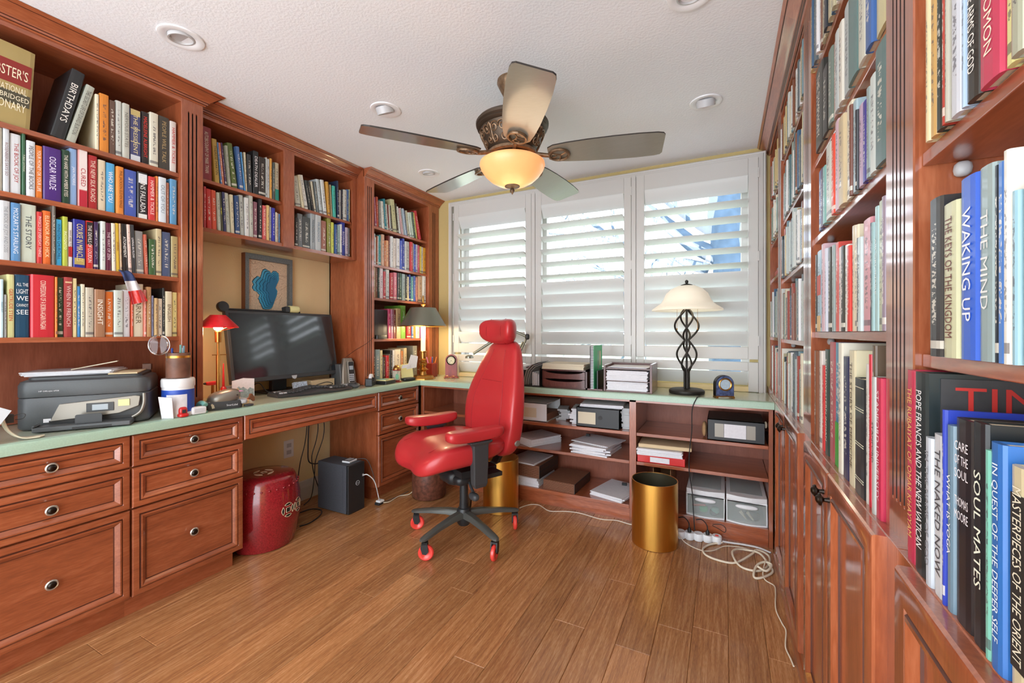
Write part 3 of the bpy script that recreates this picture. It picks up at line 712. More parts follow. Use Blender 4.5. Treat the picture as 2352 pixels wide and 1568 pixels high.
def place_row(row):
    X, z, bks = parse(row); shelf, case, side = ROWINFO[row]; n = len(bks)
    for i, (y0, w, h, le, col, ti, tc) in enumerate(bks):
        D = min(.175, h * .7)
        if row[0] in 'LM': D = min(D, .20)
        if row == 'T4' and i == 0: D = .12
        a = math.radians(le) * 1.0
        vs, fs, P = book_mesh(w, h, D)
        o_ = MB().add(vs, fs)
        ob = obj('book', o_, BKP if ti or w > .07 else BKM, local=True)
        add_uv(ob.data, w, h)
        ob.color = lin(col)
        jit = br.uniform(-.007, .004)
        rank = (i if side > 0 else n - 1 - i)
        cn = colname(col)
        th = 'thin' if w < .013 else ('thick' if w > .032 else 'medium')
        lab = '%s%s %sbook%s, %s from left, %s, %s' % (th + ' ' if th != 'medium' else '', cn, 'leaning ' if abs(le) > 3 else '', ' with spine title' if ti else '', ordinal(rank).replace('-', ''), shelf, case.replace('the ', ''))
        tag(ob, lab, 'book', 'books on the %s of %s' % (shelf, case))
        lift = w / 2 * abs(math.sin(a))
        if side > 0: ob.location = (X + jit, y0 + w / 2 * math.cos(a), z + lift + .0002); ob.rotation_euler = (a, 0, 0)
        else: ob.location = (X - jit * .6, y0 + w / 2, z + .0002); ob.rotation_euler = (0, 0, PI)
        c = .0016
        pg = obj('page_block', B(-D + .003, -.006, -w / 2 + c, w / 2 - c, .0025, h - .0025), M['pages'], ob, local=True)
        for b0_, b1_, hc in BANDS.get((row, col), ()):
            obj('cover_band', B(-.0006, .0003, -w * .41, w * .41, h * b0_ + .0005, h * b1_ - .0005), tmat(hc), ob, local=True)
        if ti:
            m_ = tmat(tc or 'ffffff'); c0 = .52 * h
            if ti[0] == '=':                                    # titles set in stacked horizontal lines
                lines = ti[1:].split('/'); n_ = len(lines); top_ = .90 if 'DICT' not in ti else .76; st_ = min((top_ - .12) * h / n_, w * .42) if 'LIGHT' not in ti else h * .11
                if 'DICT' in ti:
                    obj('title_band', B(-.0002, .0004, -w / 2 + .006, w / 2 - .006, h * .52, h * .80), M['red_band'], ob, local=True); obj('lower_band', B(-.0002, .0004, -w / 2 + .006, w / 2 - .006, h * .27, h * .42), tmat('4a4636'), ob, local=True)
                    text('spine_title', 'UNABRIDGED', m_, ob, (.0006, .01, h * .35), (0, 1, 0), (0, 0, 1), w * .75, h * .06, local=True)
                for q_, s_ in enumerate(lines):
                    if s_: text('spine_title', s_, m_, ob, (.0006, 0, h * top_ - st_ * (q_ + .5)), (0, 1, 0), (0, 0, 1), w * .8, st_ * .66, local=True)
                continue
            big = w > .04
            text('spine_title', ti, m_, ob, (0.0002, 0, c0), (0, 0, -1), (0, 1, 0), h * (.62 if len(ti) < 12 else .78), w * (.36 if big else .5), local=True)
BOOKS = {
'L1': (-2.275, 1.891, '''0.4556 0.1426 0.2894 -2.9 a8935c =WEBSTER'S/INTERNATIONAL/DICTIONARY|f0e6c8
0.6505 0.039 0.2914 -12 26282a BIRTHDAYS|f4f0e8
0.6942 0.0263 0.2539 -13.4 b4b8ab THE SECRET LIFE OF DAVID BURTON|605f58
0.7782 0.0117 0.226 0 e8dcc0 
0.7918 0.0289 0.237 0 d98732 
0.8226 0.0212 0.226 0 6b5348 
0.8451 0.0192 0.235 0 c9ccc6 
0.8657 0.0225 0.232 0 bdbdb2 NERVOUS STATES|77736a
0.8899 0.0402 0.223 0 4a4d78 THE PRESIDENT|e8d9a0
0.9322 0.026 0.229 0 2a2322 MADELEINE ALBRIGHT|d83a30
0.9596 0.0307 0.237 0 d8d4c2 
0.9929 0.042 0.239 0 45413a PEOPLE WILL TALK|b9a070
1.0367 0.0241 0.232 0 d9d2cc HAMMER & TICKLE|c83030'''),
'L2': (-2.275, 1.649, '''0.5094 0.0223 0.222 0 b9b5a5 
0.5328 0.015 0.223 0 cfd5dc ROSENBERG SAYS SO|8a6a6a
0.5498 0.0269 0.215 0 dde1e6 THE BOOK OF JOY|b04040
0.5778 0.0089 0.223 0 2f5a3c PUBLIC CATHOLIC|d8e0c8
0.5882 0.0222 0.203 0 d9dde2 PEOPLE OF THE BOOKS|5a5a60
0.6116 0.018 0.195 0 e07a2a YOUR MONEY OR YOUR LIFE|fff0e0
0.6311 0.049 0.2 0 4b2a78 OSCAR WILDE|f0e8ff
0.6816 0.0212 0.206 0 24402f THE HARE WITH AMBER EYES|e8e0d0
0.7044 0.021 0.221 0 8fb3e0 JAN MORRIS|f4f8ff
0.7273 0.0275 0.224 0 cf8f8a CURED|b02028
0.7564 0.028 0.214 0 a8282c THE NEW SILK ROADS|f0dcc8
0.7875 0.0238 0.207 0 ddcdb0 
0.813 0.029 0.205 0 55a9dc WHO ARE YOU|ffffff
0.8449 0.0233 0.199 0 e08a3a PHIL JACKSON ELEVEN RINGS|3a2010
0.8711 0.0429 0.197 0 4a5fb0 
0.9159 0.036 0.201 0 2c2a2c HANS FALLADA|f4f4f0
0.9542 0.026 0.193 0 d03a3a HAMMER & TICKLE|ffe8e0
0.9825 0.0081 0.202 0 e0823a 
0.9922 0.0288 0.203 0 d9e2ea OUT OF YOU|7a8a98
1.0225 0.0121 0.187 0 b07058 
1.037 0.0263 0.208 0 5f9ac4 '''),
'L3': (-2.275, 1.407, '''0.5015 0.0218 0.197 0 b0b8b8 
0.5253 0.0233 0.209 0 c9cdd0 THE BOOK OF JOY AND LOSS|8a8e94
0.5503 0.0235 0.208 0 5c8fc0 MOZART'S STARLING|e8f0f8
0.575 0.0402 0.213 0 cdd6c6 THE STORY|4a5058
0.6164 0.0144 0.193 0 d0383a PHYSICS OF EVERYDAY THINGS|ffe0d8
0.632 0.0212 0.201 0 dd6c30 ELEANOR AND HICK|ffe0b0
0.6544 0.0091 0.223 0 6a6258 
0.6648 0.0172 0.176 0 3fa8dc WINSTON CHURCHILL|1a3a60
0.6832 0.015 0.191 0 b6c048 INCOGNITO|f8f8d8
0.6994 0.0126 0.174 0 e6e2dc WHY ARE YOU HAPPY|6a3030
0.7139 0.0353 0.189 0 2b2f8f COURSE IN MIRACLES|e8d890
0.7509 0.0221 0.191 0 c8342e THE DEVILS OF LOUDUN|f4e8e0
0.7743 0.0144 0.192 0 3b2352 
0.7951 0.0155 0.199 0 d5dcd6 
0.8119 0.0172 0.196 0.4 5c1f3a THE WAY OF ZEN|e8d0d8
0.8305 0.0119 0.1982 0.8 e0d8c4 
0.8434 0.0124 0.2013 1.1 d9b53c JOURNALS|8a2a20
0.8568 0.0068 0.2021 1.4 b89a78 
0.8653 0.0178 0.2032 1.9 262222 ATONEMENT|f4f0e8
0.8845 0.0114 0.2041 2.1 e0c4b8 
0.8973 0.0139 0.2062 2.3 3a3c42 LIVING IN FLOW|f4f4f4
0.9126 0.0296 0.1851 1.7 8d8d8c 
0.9436 0.0108 0.1741 2.2 b5563f 
0.9563 0.0243 0.158 0 3f5f38 
0.9825 0.0205 0.209 0 c8b890 
1.005 0.0342 0.201 0 4a5878 
1.0416 0.0269 0.188 0 b0a070 '''),
'L4': (-2.275, 1.133, '''0.5067 0.0169 0.209 0 b83a30 
0.5253 0.0083 0.205 0 bcd8e0 INSIDE OUT|2a6a8a
0.5347 0.0068 0.152 0 a8acac 
0.5426 0.0179 0.225 0 cfcf94 GERTRUDE STEIN|c8402a
0.5617 0.0363 0.227 0 1f4a66 =ALL THE/LIGHT/WE/CANNOT/SEE|f0f4f4
0.5995 0.0609 0.232 0 c7303a CONFESSIONS OF A BORN-AGAIN PAGAN|f8e0d0
0.6623 0.006 0.229 0 e08030 
0.6687 0.0185 0.228 0 2f4a33 
0.6876 0.0229 0.232 0 a3403f WHEN IN FRENCH|e8c8c0
0.712 0.0124 0.23 0 e8d9a0 
0.7257 0.0096 0.2 0 3f8ccb 
0.7365 0.0117 0.21 0 ddd5bb 
0.7495 0.0242 0.198 0 c3bba9 
0.7751 0.0333 0.193 0 a67a5c INSIGHT|f8f0e0
0.8101 0.0266 0.187 0 d9712b 
0.8384 0.029 0.195 0 ccd6cc 
0.8688 0.0243 0.199 0 d5d8dc 
0.8949 0.006 0.204 0 c85030 
0.9013 0.0371 0.229 0 ddd2b8 LEARNER|7a6a50
0.9387 0.0082 0.205 0 d07868 
0.9483 0.016 0.219 0 b88a5e 
0.9657 0.0093 0.182 0 9098c0 
0.9765 0.0116 0.172 0 c8a878 
0.99 0.0184 0.171 0 ddd0b8 
1.0099 0.0093 0.22 0 2a2a2a 
1.0207 0.025 0.206 0 ddd0b0 ENGLISH|5a4a3a
1.0476 0.0209 0.204 0 d8ce8a '''),
'M1': (-2.345, 1.925, '''1.207 0.0488 0.268 0.9 8e2f38 AUTOBIOGRAPHY OF MARK TWAIN|e8d8c8
1.2683 0.0232 0.2219 4.1 b89a4a THERESE MARTIN|3a2a10
1.2965 0.0062 0.2111 5.4 5f86b8 
1.3053 0.0118 0.214 5.5 c9765a 
1.3208 0.0089 0.2192 6 4a2f5a 
1.3333 0.0125 0.2098 5 a8aa98 
1.3548 0.0276 0.2318 7.1 5b6b35 
1.3918 0.0187 0.2263 6 4a6a9c 
1.4153 0.0064 0.2041 6 4f93c9 
1.4245 0.0097 0.2122 2.6 d8cdb0 
1.4376 0.0228 0.2081 1.8 3a3c3e 
1.4665 0.0295 0.241 0 26282a DEATH DEALER|f4f4f4
1.4977 0.039 0.219 0 352c28 
1.5385 0.006 0.229 0 c8ccc8 
1.5456 0.0144 0.223 0 b8bab8 
1.5623 0.0127 0.232 0 d8a050 
1.5769 0.0129 0.214 0 4a5250 
1.5922 0.0261 0.22 0 c0b89c '''),
'M2': (-2.345, 1.678, '''1.207 0.006 0.2 0 2a2228 
1.2134 0.0109 0.21 0 c23b40 
1.2315 0.0229 0.204 1.3 c9342e 
1.2559 0.0224 0.2042 1.7 d85a40 
1.2804 0.014 0.197 2.3 b8c0b0 
1.2975 0.0117 0.2034 3.2 4a4a30 MT BAU|e8e050
1.3108 0.0134 0.2082 2.7 30345a 
1.3268 0.0212 0.2094 3.4 b9bdae 
1.3501 0.0159 0.2072 2.3 d0c8a8 
1.3718 0.0231 0.2081 2.2 2f4a74 
1.3982 0.0219 0.2202 2.1 b4b8b0 
1.4224 0.0213 0.213 0.9 dcdcd8 
1.4464 0.0194 0.235 0.8 c0c0b4 
1.4687 0.0238 0.205 0 8a5a68 
1.4965 0.0179 0.228 0 2a2428 
1.5191 0.0217 0.197 0 d05a5a THE SOUL OF A NEW MACHINE|f8e8d8
1.5432 0.0155 0.204 0 d9b87a 
1.5611 0.0115 0.199 0 a8acb0 
1.5744 0.019 0.197 0 3336a0 
1.5959 0.0087 0.176 0 d8d0b8 
1.607 0.0119 0.176 0 dcdcd8 
1.6214 0.0071 0.174 0 5f88b8 '''),
'M3': (-2.345, 1.925, '''1.725 0.0378 0.1815 7.3 c0bfb0 
1.771 0.0139 0.1968 9.7 d8cfae 
1.79 0.0283 0.2051 11.1 dcdcd4 
1.8257 0.0144 0.1833 10.9 3a3c3a 
1.8447 0.0133 0.1863 12.2 2c2c2c 
1.8624 0.0129 0.1881 8.7 d0c8b0 
1.8803 0.0169 0.1945 7.2 6a7274 
1.9029 0.0238 0.2162 8.2 bcc6c8 
1.9337 0.0243 0.2226 6.9 d4d6d2 
1.9651 0.0193 0.2217 4.7 c9963c 
1.9914 0.0112 0.2114 3.4 a89878 
2.0076 0.0234 0.2111 2.1 46b5a5 
2.0414 0.0145 0.2532 2.1 2a3550 
2.0614 0.0112 0.201 0 dcdcd8 BLINK|4a4a4a
2.075 0.0105 0.208 0 3a3a40 
2.0886 0.0288 0.212 0 c8ccc4 
2.1206 0.0187 0.222 0 4f78b0 
2.1425 0.007 0.229 0 c8d0a8 '''),
'M4': (-2.345, 1.678, '''1.7196 0.0204 0.177 0 2a2622 
1.7434 0.034 0.208 0 6e7273 
1.7801 0.0508 0.198 0 4a4d4d 
1.8344 0.031 0.23 0 a0a6a8 MAHNGNOUOWN|3a4a58
1.8676 0.0416 0.235 0 bcc0c0 MURDOCH|5a7a98
1.9159 0.0383 0.205 0 a06858 
1.9627 0.0265 0.236 0 8a8a3a 
1.9922 0.0213 0.211 0 c9cf5a 
2.0174 0.0192 0.202 0 30508a 
2.0397 0.0203 0.199 0 9ab8b8 
2.0631 0.0121 0.213 0 d8d8d4 
2.0784 0.0294 0.236 0 2f3fa0 ROWAN|f0f0f8
2.1119 0.0221 0.203 0 bcb0c0 
2.1364 0.0073 0.202 0 6a6a70 '''),
'T1': (-2.275, 1.925, '''2.3176 0.0151 0.2115 4 b56a93 
2.3381 0.0182 0.2221 2.1 c4553c 
2.3627 0.0165 0.2002 2.8 8a8a84 
2.3866 0.0242 0.2002 4.9 dcdcd4 
2.4172 0.017 0.2259 5.1 2a7f8e 
2.4418 0.0162 0.195 5.8 d4d8d0 
2.4632 0.0061 0.1948 5.1 8a2f2a 
2.4728 0.0077 0.1956 4.6 d8d8cc 
2.4836 0.0114 0.1938 5.2 4a463c 
2.5049 0.042 0.2462 7.7 c9c79a 
2.5583 0.0141 0.2278 7.1 4a4438 
2.5785 0.0192 0.2102 8.7 d8dcd8 
2.6041 0.0161 0.202 10.4 c8a0a0 
2.6255 0.0112 0.2098 10.9 d8dcdc 
2.6413 0.0182 0.2095 10.5 a8bccc 
2.6651 0.0092 0.2069 11.2 3a5fb5 
2.6791 0.0191 0.2052 8.4 c8c4a8 
2.7041 0.0153 0.1957 9.5 d4dcd0 
2.7253 0.022 0.2003 10.4 c0d0c0 
2.7544 0.0175 0.2122 9.9 3a5a44 
2.7776 0.0134 0.211 11.3 d8c870 
2.8096 0.0337 0.2333 16 cc3340 '''),
'T2': (-2.275, 1.648, '''2.2973 0.0202 0.222 0 c8ccd8 
2.3192 0.0121 0.2 0 d8d4c4 
2.3331 0.0077 0.211 0 a85a3a 
2.3425 0.0117 0.213 0 d8dcd8 
2.3565 0.0203 0.224 0 2f8f95 
2.3792 0.0299 0.233 0 d0a589 
2.4108 0.0181 0.194 0 c06a30 
2.4312 0.0248 0.198 0 e0a878 
2.459 0.015 0.241 0 7a3a34 
2.4758 0.0248 0.238 0 d8d8d8 
2.5025 0.0302 0.229 0 dcd0c8 
2.5395 0.0384 0.236 0 dcd8d8 
2.5804 0.0283 0.227 0 4a5fc0 
2.6112 0.0235 0.248 0 2b3aa0 
2.6373 0.0132 0.231 0 d8dcd8 
2.6531 0.0443 0.234 0 b8b4b0 
2.7007 0.0295 0.239 0 c9333a 
2.7329 0.0146 0.234 0 a8b0b8 
2.7502 0.0253 0.23 0 4a5fc5 
2.7783 0.0193 0.233 0 c8c0d0 
2.8003 0.0217 0.23 0 c95a6a 
2.8277 0.0161 0.224 0 d8c050 
2.8473 0.0185 0.223 0 d8d8d4 
2.8694 0.0341 0.222 0 dba02f '''),
'T3': (-2.275, 1.405, '''2.2931 0.0284 0.222 0 b89a70 
2.325 0.0171 0.222 0 7a4a2a 
2.3456 0.0173 0.221 0 2a3a34 
2.3665 0.0342 0.224 0 dcc8cc 
2.4059 0.021 0.204 0 b82a30 
2.4322 0.034 0.222 0 c8ccc8 
2.4731 0.0331 0.202 0 b3333a 
2.5117 0.0355 0.21 0 d0788a 
2.5528 0.0195 0.21 0 3a3434 
2.5779 0.0197 0.213 0 3a5a48 
2.6034 0.0356 0.21 0 8a9a9a 
2.6449 0.0187 0.209 0 30302c 
2.6677 0.019 0.195 0 d8d0b0 
2.6926 0.0192 0.215 0 2a3f8a 
2.7161 0.0231 0.2 0 5f9a9a 
2.7435 0.0235 0.21 0 4a5fb0 
2.7731 0.0295 0.203 0 c88a80 
2.8089 0.0475 0.217 0 c8a888 
2.8629 0.0369 0.224 0 dcdcd8 '''),
'T4': (-2.275, 1.105, '''2.2974 0.1404 0.216 0 2c1a1e 
2.4494 0.0295 0.226 0 c23a6a 
2.4843 0.022 0.225 0 b87a98 
2.5117 0.0256 0.221 0 7a2a2a 
2.5429 0.048 0.234 0 b89a70 
2.5966 0.0547 0.26 0 6a9a3a 
2.6607 0.0494 0.193 0 c8343a 
2.7179 0.0213 0.183 0 4a70b0 
2.7453 0.0272 0.19 0 d8883a 
2.7787 0.0468 0.185 0 d8d0c4 
2.8319 0.0363 0.187 0 8a4a8a 
2.8747 0.0288 0.183 0 d8a0a8 '''),
'T5': (-2.275, 0.785, '''2.2945 0.0197 0.232 0 2a3038 
2.3191 0.0482 0.242 0 7f95a0 
2.371 0.0251 0.235 0 d0c8a0 
2.3998 0.024 0.184 0 4a3a30 
2.4275 0.0276 0.194 0 c02a30 
2.4604 0.0137 0.203 0 706a60 
2.4795 0.0187 0.231 0 2a2624 
2.502 0.0189 0.23 0 dcdcdc 
2.5248 0.0661 0.235 0 d8cfc0 
2.5966 0.0217 0.221 0 c07a40 
2.6223 0.0342 0.243 0 c8b890 
2.7416 0.0534 0.257 0 8a8a80 '''),
'B2': (0.248, 1.697, '''0.946 0.0702 0.245 0 c8c090 
1.0166 0.0416 0.24 0 3a5f9a 
1.0587 0.0507 0.225 0 c8c8b8 
1.1097 0.0787 0.235 0 5a7876 
1.1889 0.0495 0.203 0 a8b0b0 
1.2387 0.0378 0.191 0 d0ccc0 
1.277 0.0376 0.195 0 b8c0c0 
1.3149 0.0353 0.193 0 b08a80 
1.3506 0.0493 0.197 0 6a7a70 
1.4055 0.0646 0.185 0 24221f 
1.475 0.1039 0.235 0 30302c THE SYMPHONY|f0ece0'''),
'B3': (0.248, 1.453, '''0.946 0.0629 0.216 0 55706f 
1.0093 0.0364 0.185 0 c8d0cc 
1.046 0.0207 0.176 0 8a9a98 
1.0671 0.0282 0.162 0 3a2f8f 
1.0957 0.0313 0.169 0 b8a0b8 
1.1274 0.0098 0.169 0 24262c 
1.1376 0.0284 0.197 0 9ab0b8 
1.1664 0.0146 0.199 0 6a3a2a 
1.1814 0.0466 0.216 0 d8d2bc 
1.2284 0.0515 0.209 0 c9b793 
1.2803 0.0401 0.221 0 d0b0bc 
1.3221 0.0325 0.201 0 d8482e 
1.3606 0.06 0.198 0 c8ccc0 
1.4272 0.0386 0.159 0 7ab0a8 
1.4707 0.0368 0.168 0 4a2a5a 
1.5127 0.0416 0.175 0 4a5f9a '''),
'B4': (0.248, 1.153, '''0.946 0.0173 0.235 0 8a7a88 
0.9637 0.0306 0.234 0 b0b89a 
0.9947 0.018 0.23 0 9ab8b8 AIR ORDINAIRE|e8f0f0
1.0131 0.0103 0.204 0 8aa8a8 
1.0239 0.0107 0.206 0 30384a 
1.0349 0.0507 0.22 0 c88c94 
1.086 0.0258 0.192 0 bccccc 
1.1122 0.0132 0.195 0 2a2c30 
1.1259 0.025 0.226 0 d8ccb0 
1.1513 0.0216 0.23 0 c8bca0 
1.1747 0.0229 0.191 0 c9281e 
1.2008 0.0268 0.198 0 dcdcd4 
1.2308 0.0269 0.201 0 2c2824 
1.2611 0.033 0.204 0 d8c8c4 
1.2977 0.0352 0.222 0 c84a40 
1.3383 0.0225 0.222 0 8a9a98 
1.3648 0.0305 0.222 0 3a3a34 
1.3995 0.0138 0.223 0 2a2f6a 
1.4176 0.0237 0.228 0 c8ccd8 
1.4457 0.0348 0.246 0 c8a8b0 
1.4892 0.0569 0.236 0 9ab8c8 
1.5511 0.0221 0.232 0 26262a 
1.5784 0.0254 0.234 0 d0d0c8 '''),
'B5': (0.242, 0.822, '''0.946 0.0279 0.248 0 b82a4a STANFORD UNIVERSITY|f4e0e4
0.9743 0.0178 0.248 0 b0b4b0 STANFORD|3a3a3a
0.9925 0.0187 0.304 0 5a4a3a 
1.0117 0.0143 0.287 0 c02a38 THE STANFORD ALBUM|f0e0e0
1.0264 0.0177 0.268 0 c8c8c0 
1.0445 0.0751 0.235 0 20262a 
1.1201 0.0462 0.29 0 d0c8a8 THE STORY OF MEDICINE|5a4a38
1.1667 0.05 0.274 0 262a4f 
1.2171 0.0362 0.304 0 d8d4c4 
1.2536 0.0567 0.304 0 2f7f9f 
1.3107 0.0616 0.304 0 a84f56 
1.3798 0.0474 0.283 0 2a3f38 SOUTHWESTERN INDIAN|e8e8d8
1.4338 0.0345 0.237 0 cc3a3a 
1.4732 0.0344 0.276 0 d8d0c8 
1.515 0.0319 0.275 0 7a4a30 '''),
'A1': (0.246, 1.412, '''0.5594 0.0203 0.23 0 a8aa94 
0.5811 0.0173 0.22 0 d8d490 
0.5999 0.042 0.235 0 c03a58 ANDREW SOLOMON|f8e8d0
0.6436 0.0285 0.23 0 2e2a26 FALLING INTO THE ARMS OF GOD|f4f0e8
0.6739 0.0084 0.22 0 a8c0d8 
0.6841 0.0252 0.225 0 c8ccd4 
0.7112 0.0069 0.22 0 a8a494 
0.7195 0.0075 0.215 0 a83a2c 
0.7287 0.0202 0.22 0 202a24 
0.751 0.0185 0.21 0 c8a060 
0.7709 0.0111 0.2 0 d8c49a '''),
'A2': (0.246, 1.119, '''0.5594 0.0111 0.17 0 c8bca4 
0.572 0.0087 0.166 0 8ab0bc 
0.5822 0.0101 0.209 0 d8d4c8 
0.5944 0.0133 0.202 0 4a7ac0 
0.6099 0.0075 0.203 0 16222e 
0.6192 0.0272 0.209 0 8a9c9c THE MIND|e0e4e0
0.6486 0.0367 0.209 0 2a5ac0 WAKING UP|e8ecf4
0.688 0.0362 0.19 0 c0c09c THE KEYS OF THE KINGDOM|6a2a20
0.7273 0.0342 0.206 0 2a2a2c '''),
'A3': (0.236, 0.822, '''0.5366 0.0259 0.206 0 c8bc98 MASTERPIECES OF THE ORIENT|e8e0c8
0.5672 0.0222 0.221 0 2f6ab0 IN QUEST OF THE DEEPER SELF|e4f0fa
0.5911 0.01 0.21 0 7ac0ac 
0.6032 0.0261 0.234 0 1a2024 SOUL MATES|e8ecd8
0.6313 0.0374 0.231 0 1e1c20 =CARE/OF THE/SOUL//THOMAS/MOORE|f0ecf0
0.6708 0.0161 0.219 0 6a8494 WHAT IS YOGA|f4f4f4
0.6885 0.006 0.235 0 2a3fa8 
0.6949 0.0295 0.201 0 c8ccd0 THE NAKED NOW|4a4a4e
0.7265 0.0177 0.192 0 bcc4cc IN THE NAME OF GOD|8a8a90
0.7468 0.0376 0.274 0 1f2a2c POPE FRANCIS AND THE NEW VATICAN|f4f4f4
0.7872 0.0305 0.274 0 b8344f THE RUBAIYAT OF OMAR KHAYYAM|e0b870'''),
}
for r_ in ('L1', 'L2', 'L3', 'L4', 'M1', 'M2', 'M3', 'M4', 'T4', 'T5', 'B2', 'B3', 'B4', 'B5', 'A1', 'A2', 'A3'): place_row(r_)
# the many small far rows (beyond three hundred books) joined as one
sm = {'v': [], 'f': [], 'c': [], 'r': [], 'uv': [], 'pg': []}
pal = ['c8ccc8', '9aa8a8', 'd8d0b8', '30343a', '4a6a70', 'b8c4c0', '7a4a34', '3a5a78', 'c05040', 'd8d8d4', '8a9a90', '2a3a40', 'b0a888', '6a8a94', 'dcdcdc', '58646a', 'c8b078', 'e0dcd0', '445a50', '9a4a40']
def stuff_book(X, y0, w, h, z, side, col, lean=0):
    D = min(.17, h * .7); vs, fs, P = book_mesh(w, h, D); n = len(sm['v']); a = math.radians(lean)
    lift = w / 2 * abs(math.sin(a)); rr = br.random()
    for x, y, zz in vs:
        yy = y * math.cos(a) - zz * math.sin(a); z2 = y * math.sin(a) + zz * math.cos(a)
        sm['v'].append((X + side * x, y0 + w / 2 + side * yy if side < 0 else y0 + w / 2 + yy, z + z2 + lift))
    for k, f in enumerate(fs):
        sm['f'].append(tuple(i + n for i in f)); c = lin(col)
        sp = 1 <= k <= 5
        for i in f:
            y, zz = vs[i][1], vs[i][2]; sm['uv'].append((y / w + .5, zz / h) if sp else (-1, -1)); sm['c'].append(c); sm['r'].append(rr)
    c = .0016; n = len(sm['v']); q = MB().box(-D + .003, -.006, -w / 2 + c, w / 2 - c, .0025, h - .0025)
    for x, y, zz in q.v:
        yy = y * math.cos(a) - zz * math.sin(a); z2 = y * math.sin(a) + zz * math.cos(a)
        sm['v'].append((X + side * x, y0 + w / 2 + side * yy if side < 0 else y0 + w / 2 + yy, z + z2 + lift))
    for f in q.f:
        sm['f'].append(tuple(i + n for i in f))
        for i in f: sm['uv'].append((-1, -1)); sm['c'].append(lin('d9ccb0')); sm['r'].append(0)
for r_ in ('T1', 'T2', 'T3'):
    X, z, bks = parse(r_)
    for y0, w_, h, le, col, ti, tc in bks: stuff_book(X + br.uniform(-.006, .003), y0, w_, h, z + .0002, 1, col, le)
def fill(X, a0, a1, z, hmin, hmax, side=-1, gap=0):
    y = a0 + .002
    while y < a1 - .008 - gap:
        w_ = min(br.choice([.012, .016, .02, .024, .03, .036]), a1 - .001 - y); h = br.uniform(hmin, hmax)
        if w_ < .006: break
        stuff_book(X + br.uniform(-.004, .008), y, w_, h, z + .0002, side, br.choice(pal)); y += w_ + .0004
fill(.248, .946, 1.652, 1.983, .17, .225)
for z, h1 in ((.822, .28), (1.120, .27), (1.415, .26), (1.697, .27), (1.998, .21)): fill(.250, 1.804, 2.469, z, h1 * .68, h1 * .93)
for z, h1 in ((.822, .28), (1.125, .30), (1.690, .24), (1.953, .24)): fill(.250, 2.602, 3.028, z, h1 * .7, h1 * .93)
me = bpy.data.meshes.new('book_rows'); me.from_pydata(sm['v'], [], sm['f'])
uv = me.uv_layers.new(name='spine'); uv.data.foreach_set('uv', [x for p in sm['uv'] for x in p])
ca = me.color_attributes.new('Col', 'FLOAT_COLOR', 'CORNER'); ca.data.foreach_set('color', [x for p in sm['c'] for x in p])
ra = me.attributes.new('rnd', 'FLOAT', 'CORNER'); ra.data.foreach_set('value', sm['r'])
me.materials.append(BKS); so = bpy.data.objects.new('book_rows', me); C.objects.link(so)
tag(so, 'small upright books filling the far right bookcases and the corner bookcase', 'books', kind='stuff')
# horizontal stack lying in the far bay
for k, (cc, ww, tt) in enumerate((('b83a30', .20, .03), ('7aa0a0', .18, .022), ('d8cfa0', .17, .018))):
    zz = 1.475 + (.0, .031, .054)[k]
    vs, fs, P = book_mesh(tt, .23, ww * .9)
    o = obj('book', MB().add(vs, fs), BKP, local=True); o.color = lin(cc); add_uv(o.data, tt, .23)
    o.rotation_euler = (PI / 2, 0, PI); o.location = (.262 + .012 * k, 2.68 + .01 * k, zz + tt / 2)
    tag(o, '%s book lying flat, %s of the three stacked in the far right corner bay' % (colname(cc), ('lowest', 'middle', 'topmost')[k]), 'book', 'flat books in the far right bay')
    obj('page_block', B(-ww * .9 + .003, -.006, -tt / 2 + .0016, tt / 2 - .0016, .003, .227), M['pages'], o, local=True)
# large volumes standing behind the front row in the nearest bay
mg = thing('magazine_album', 'large dark volume with big red capital letters behind the lowest right books', 'book', (.36, .745, .822))
obj('cover', B(.252, .46, .7445, .7464, .8225, 1.090), mat('album_cover', '3a3a3c', .4, noise=.3, nscale=30), mg)
text('cover_letters', 'TIME', tmat('c0302a'), mg, (.3185, .7444, 1.0645), (1, 0, 0), (0, 0, 1), .112, .030)

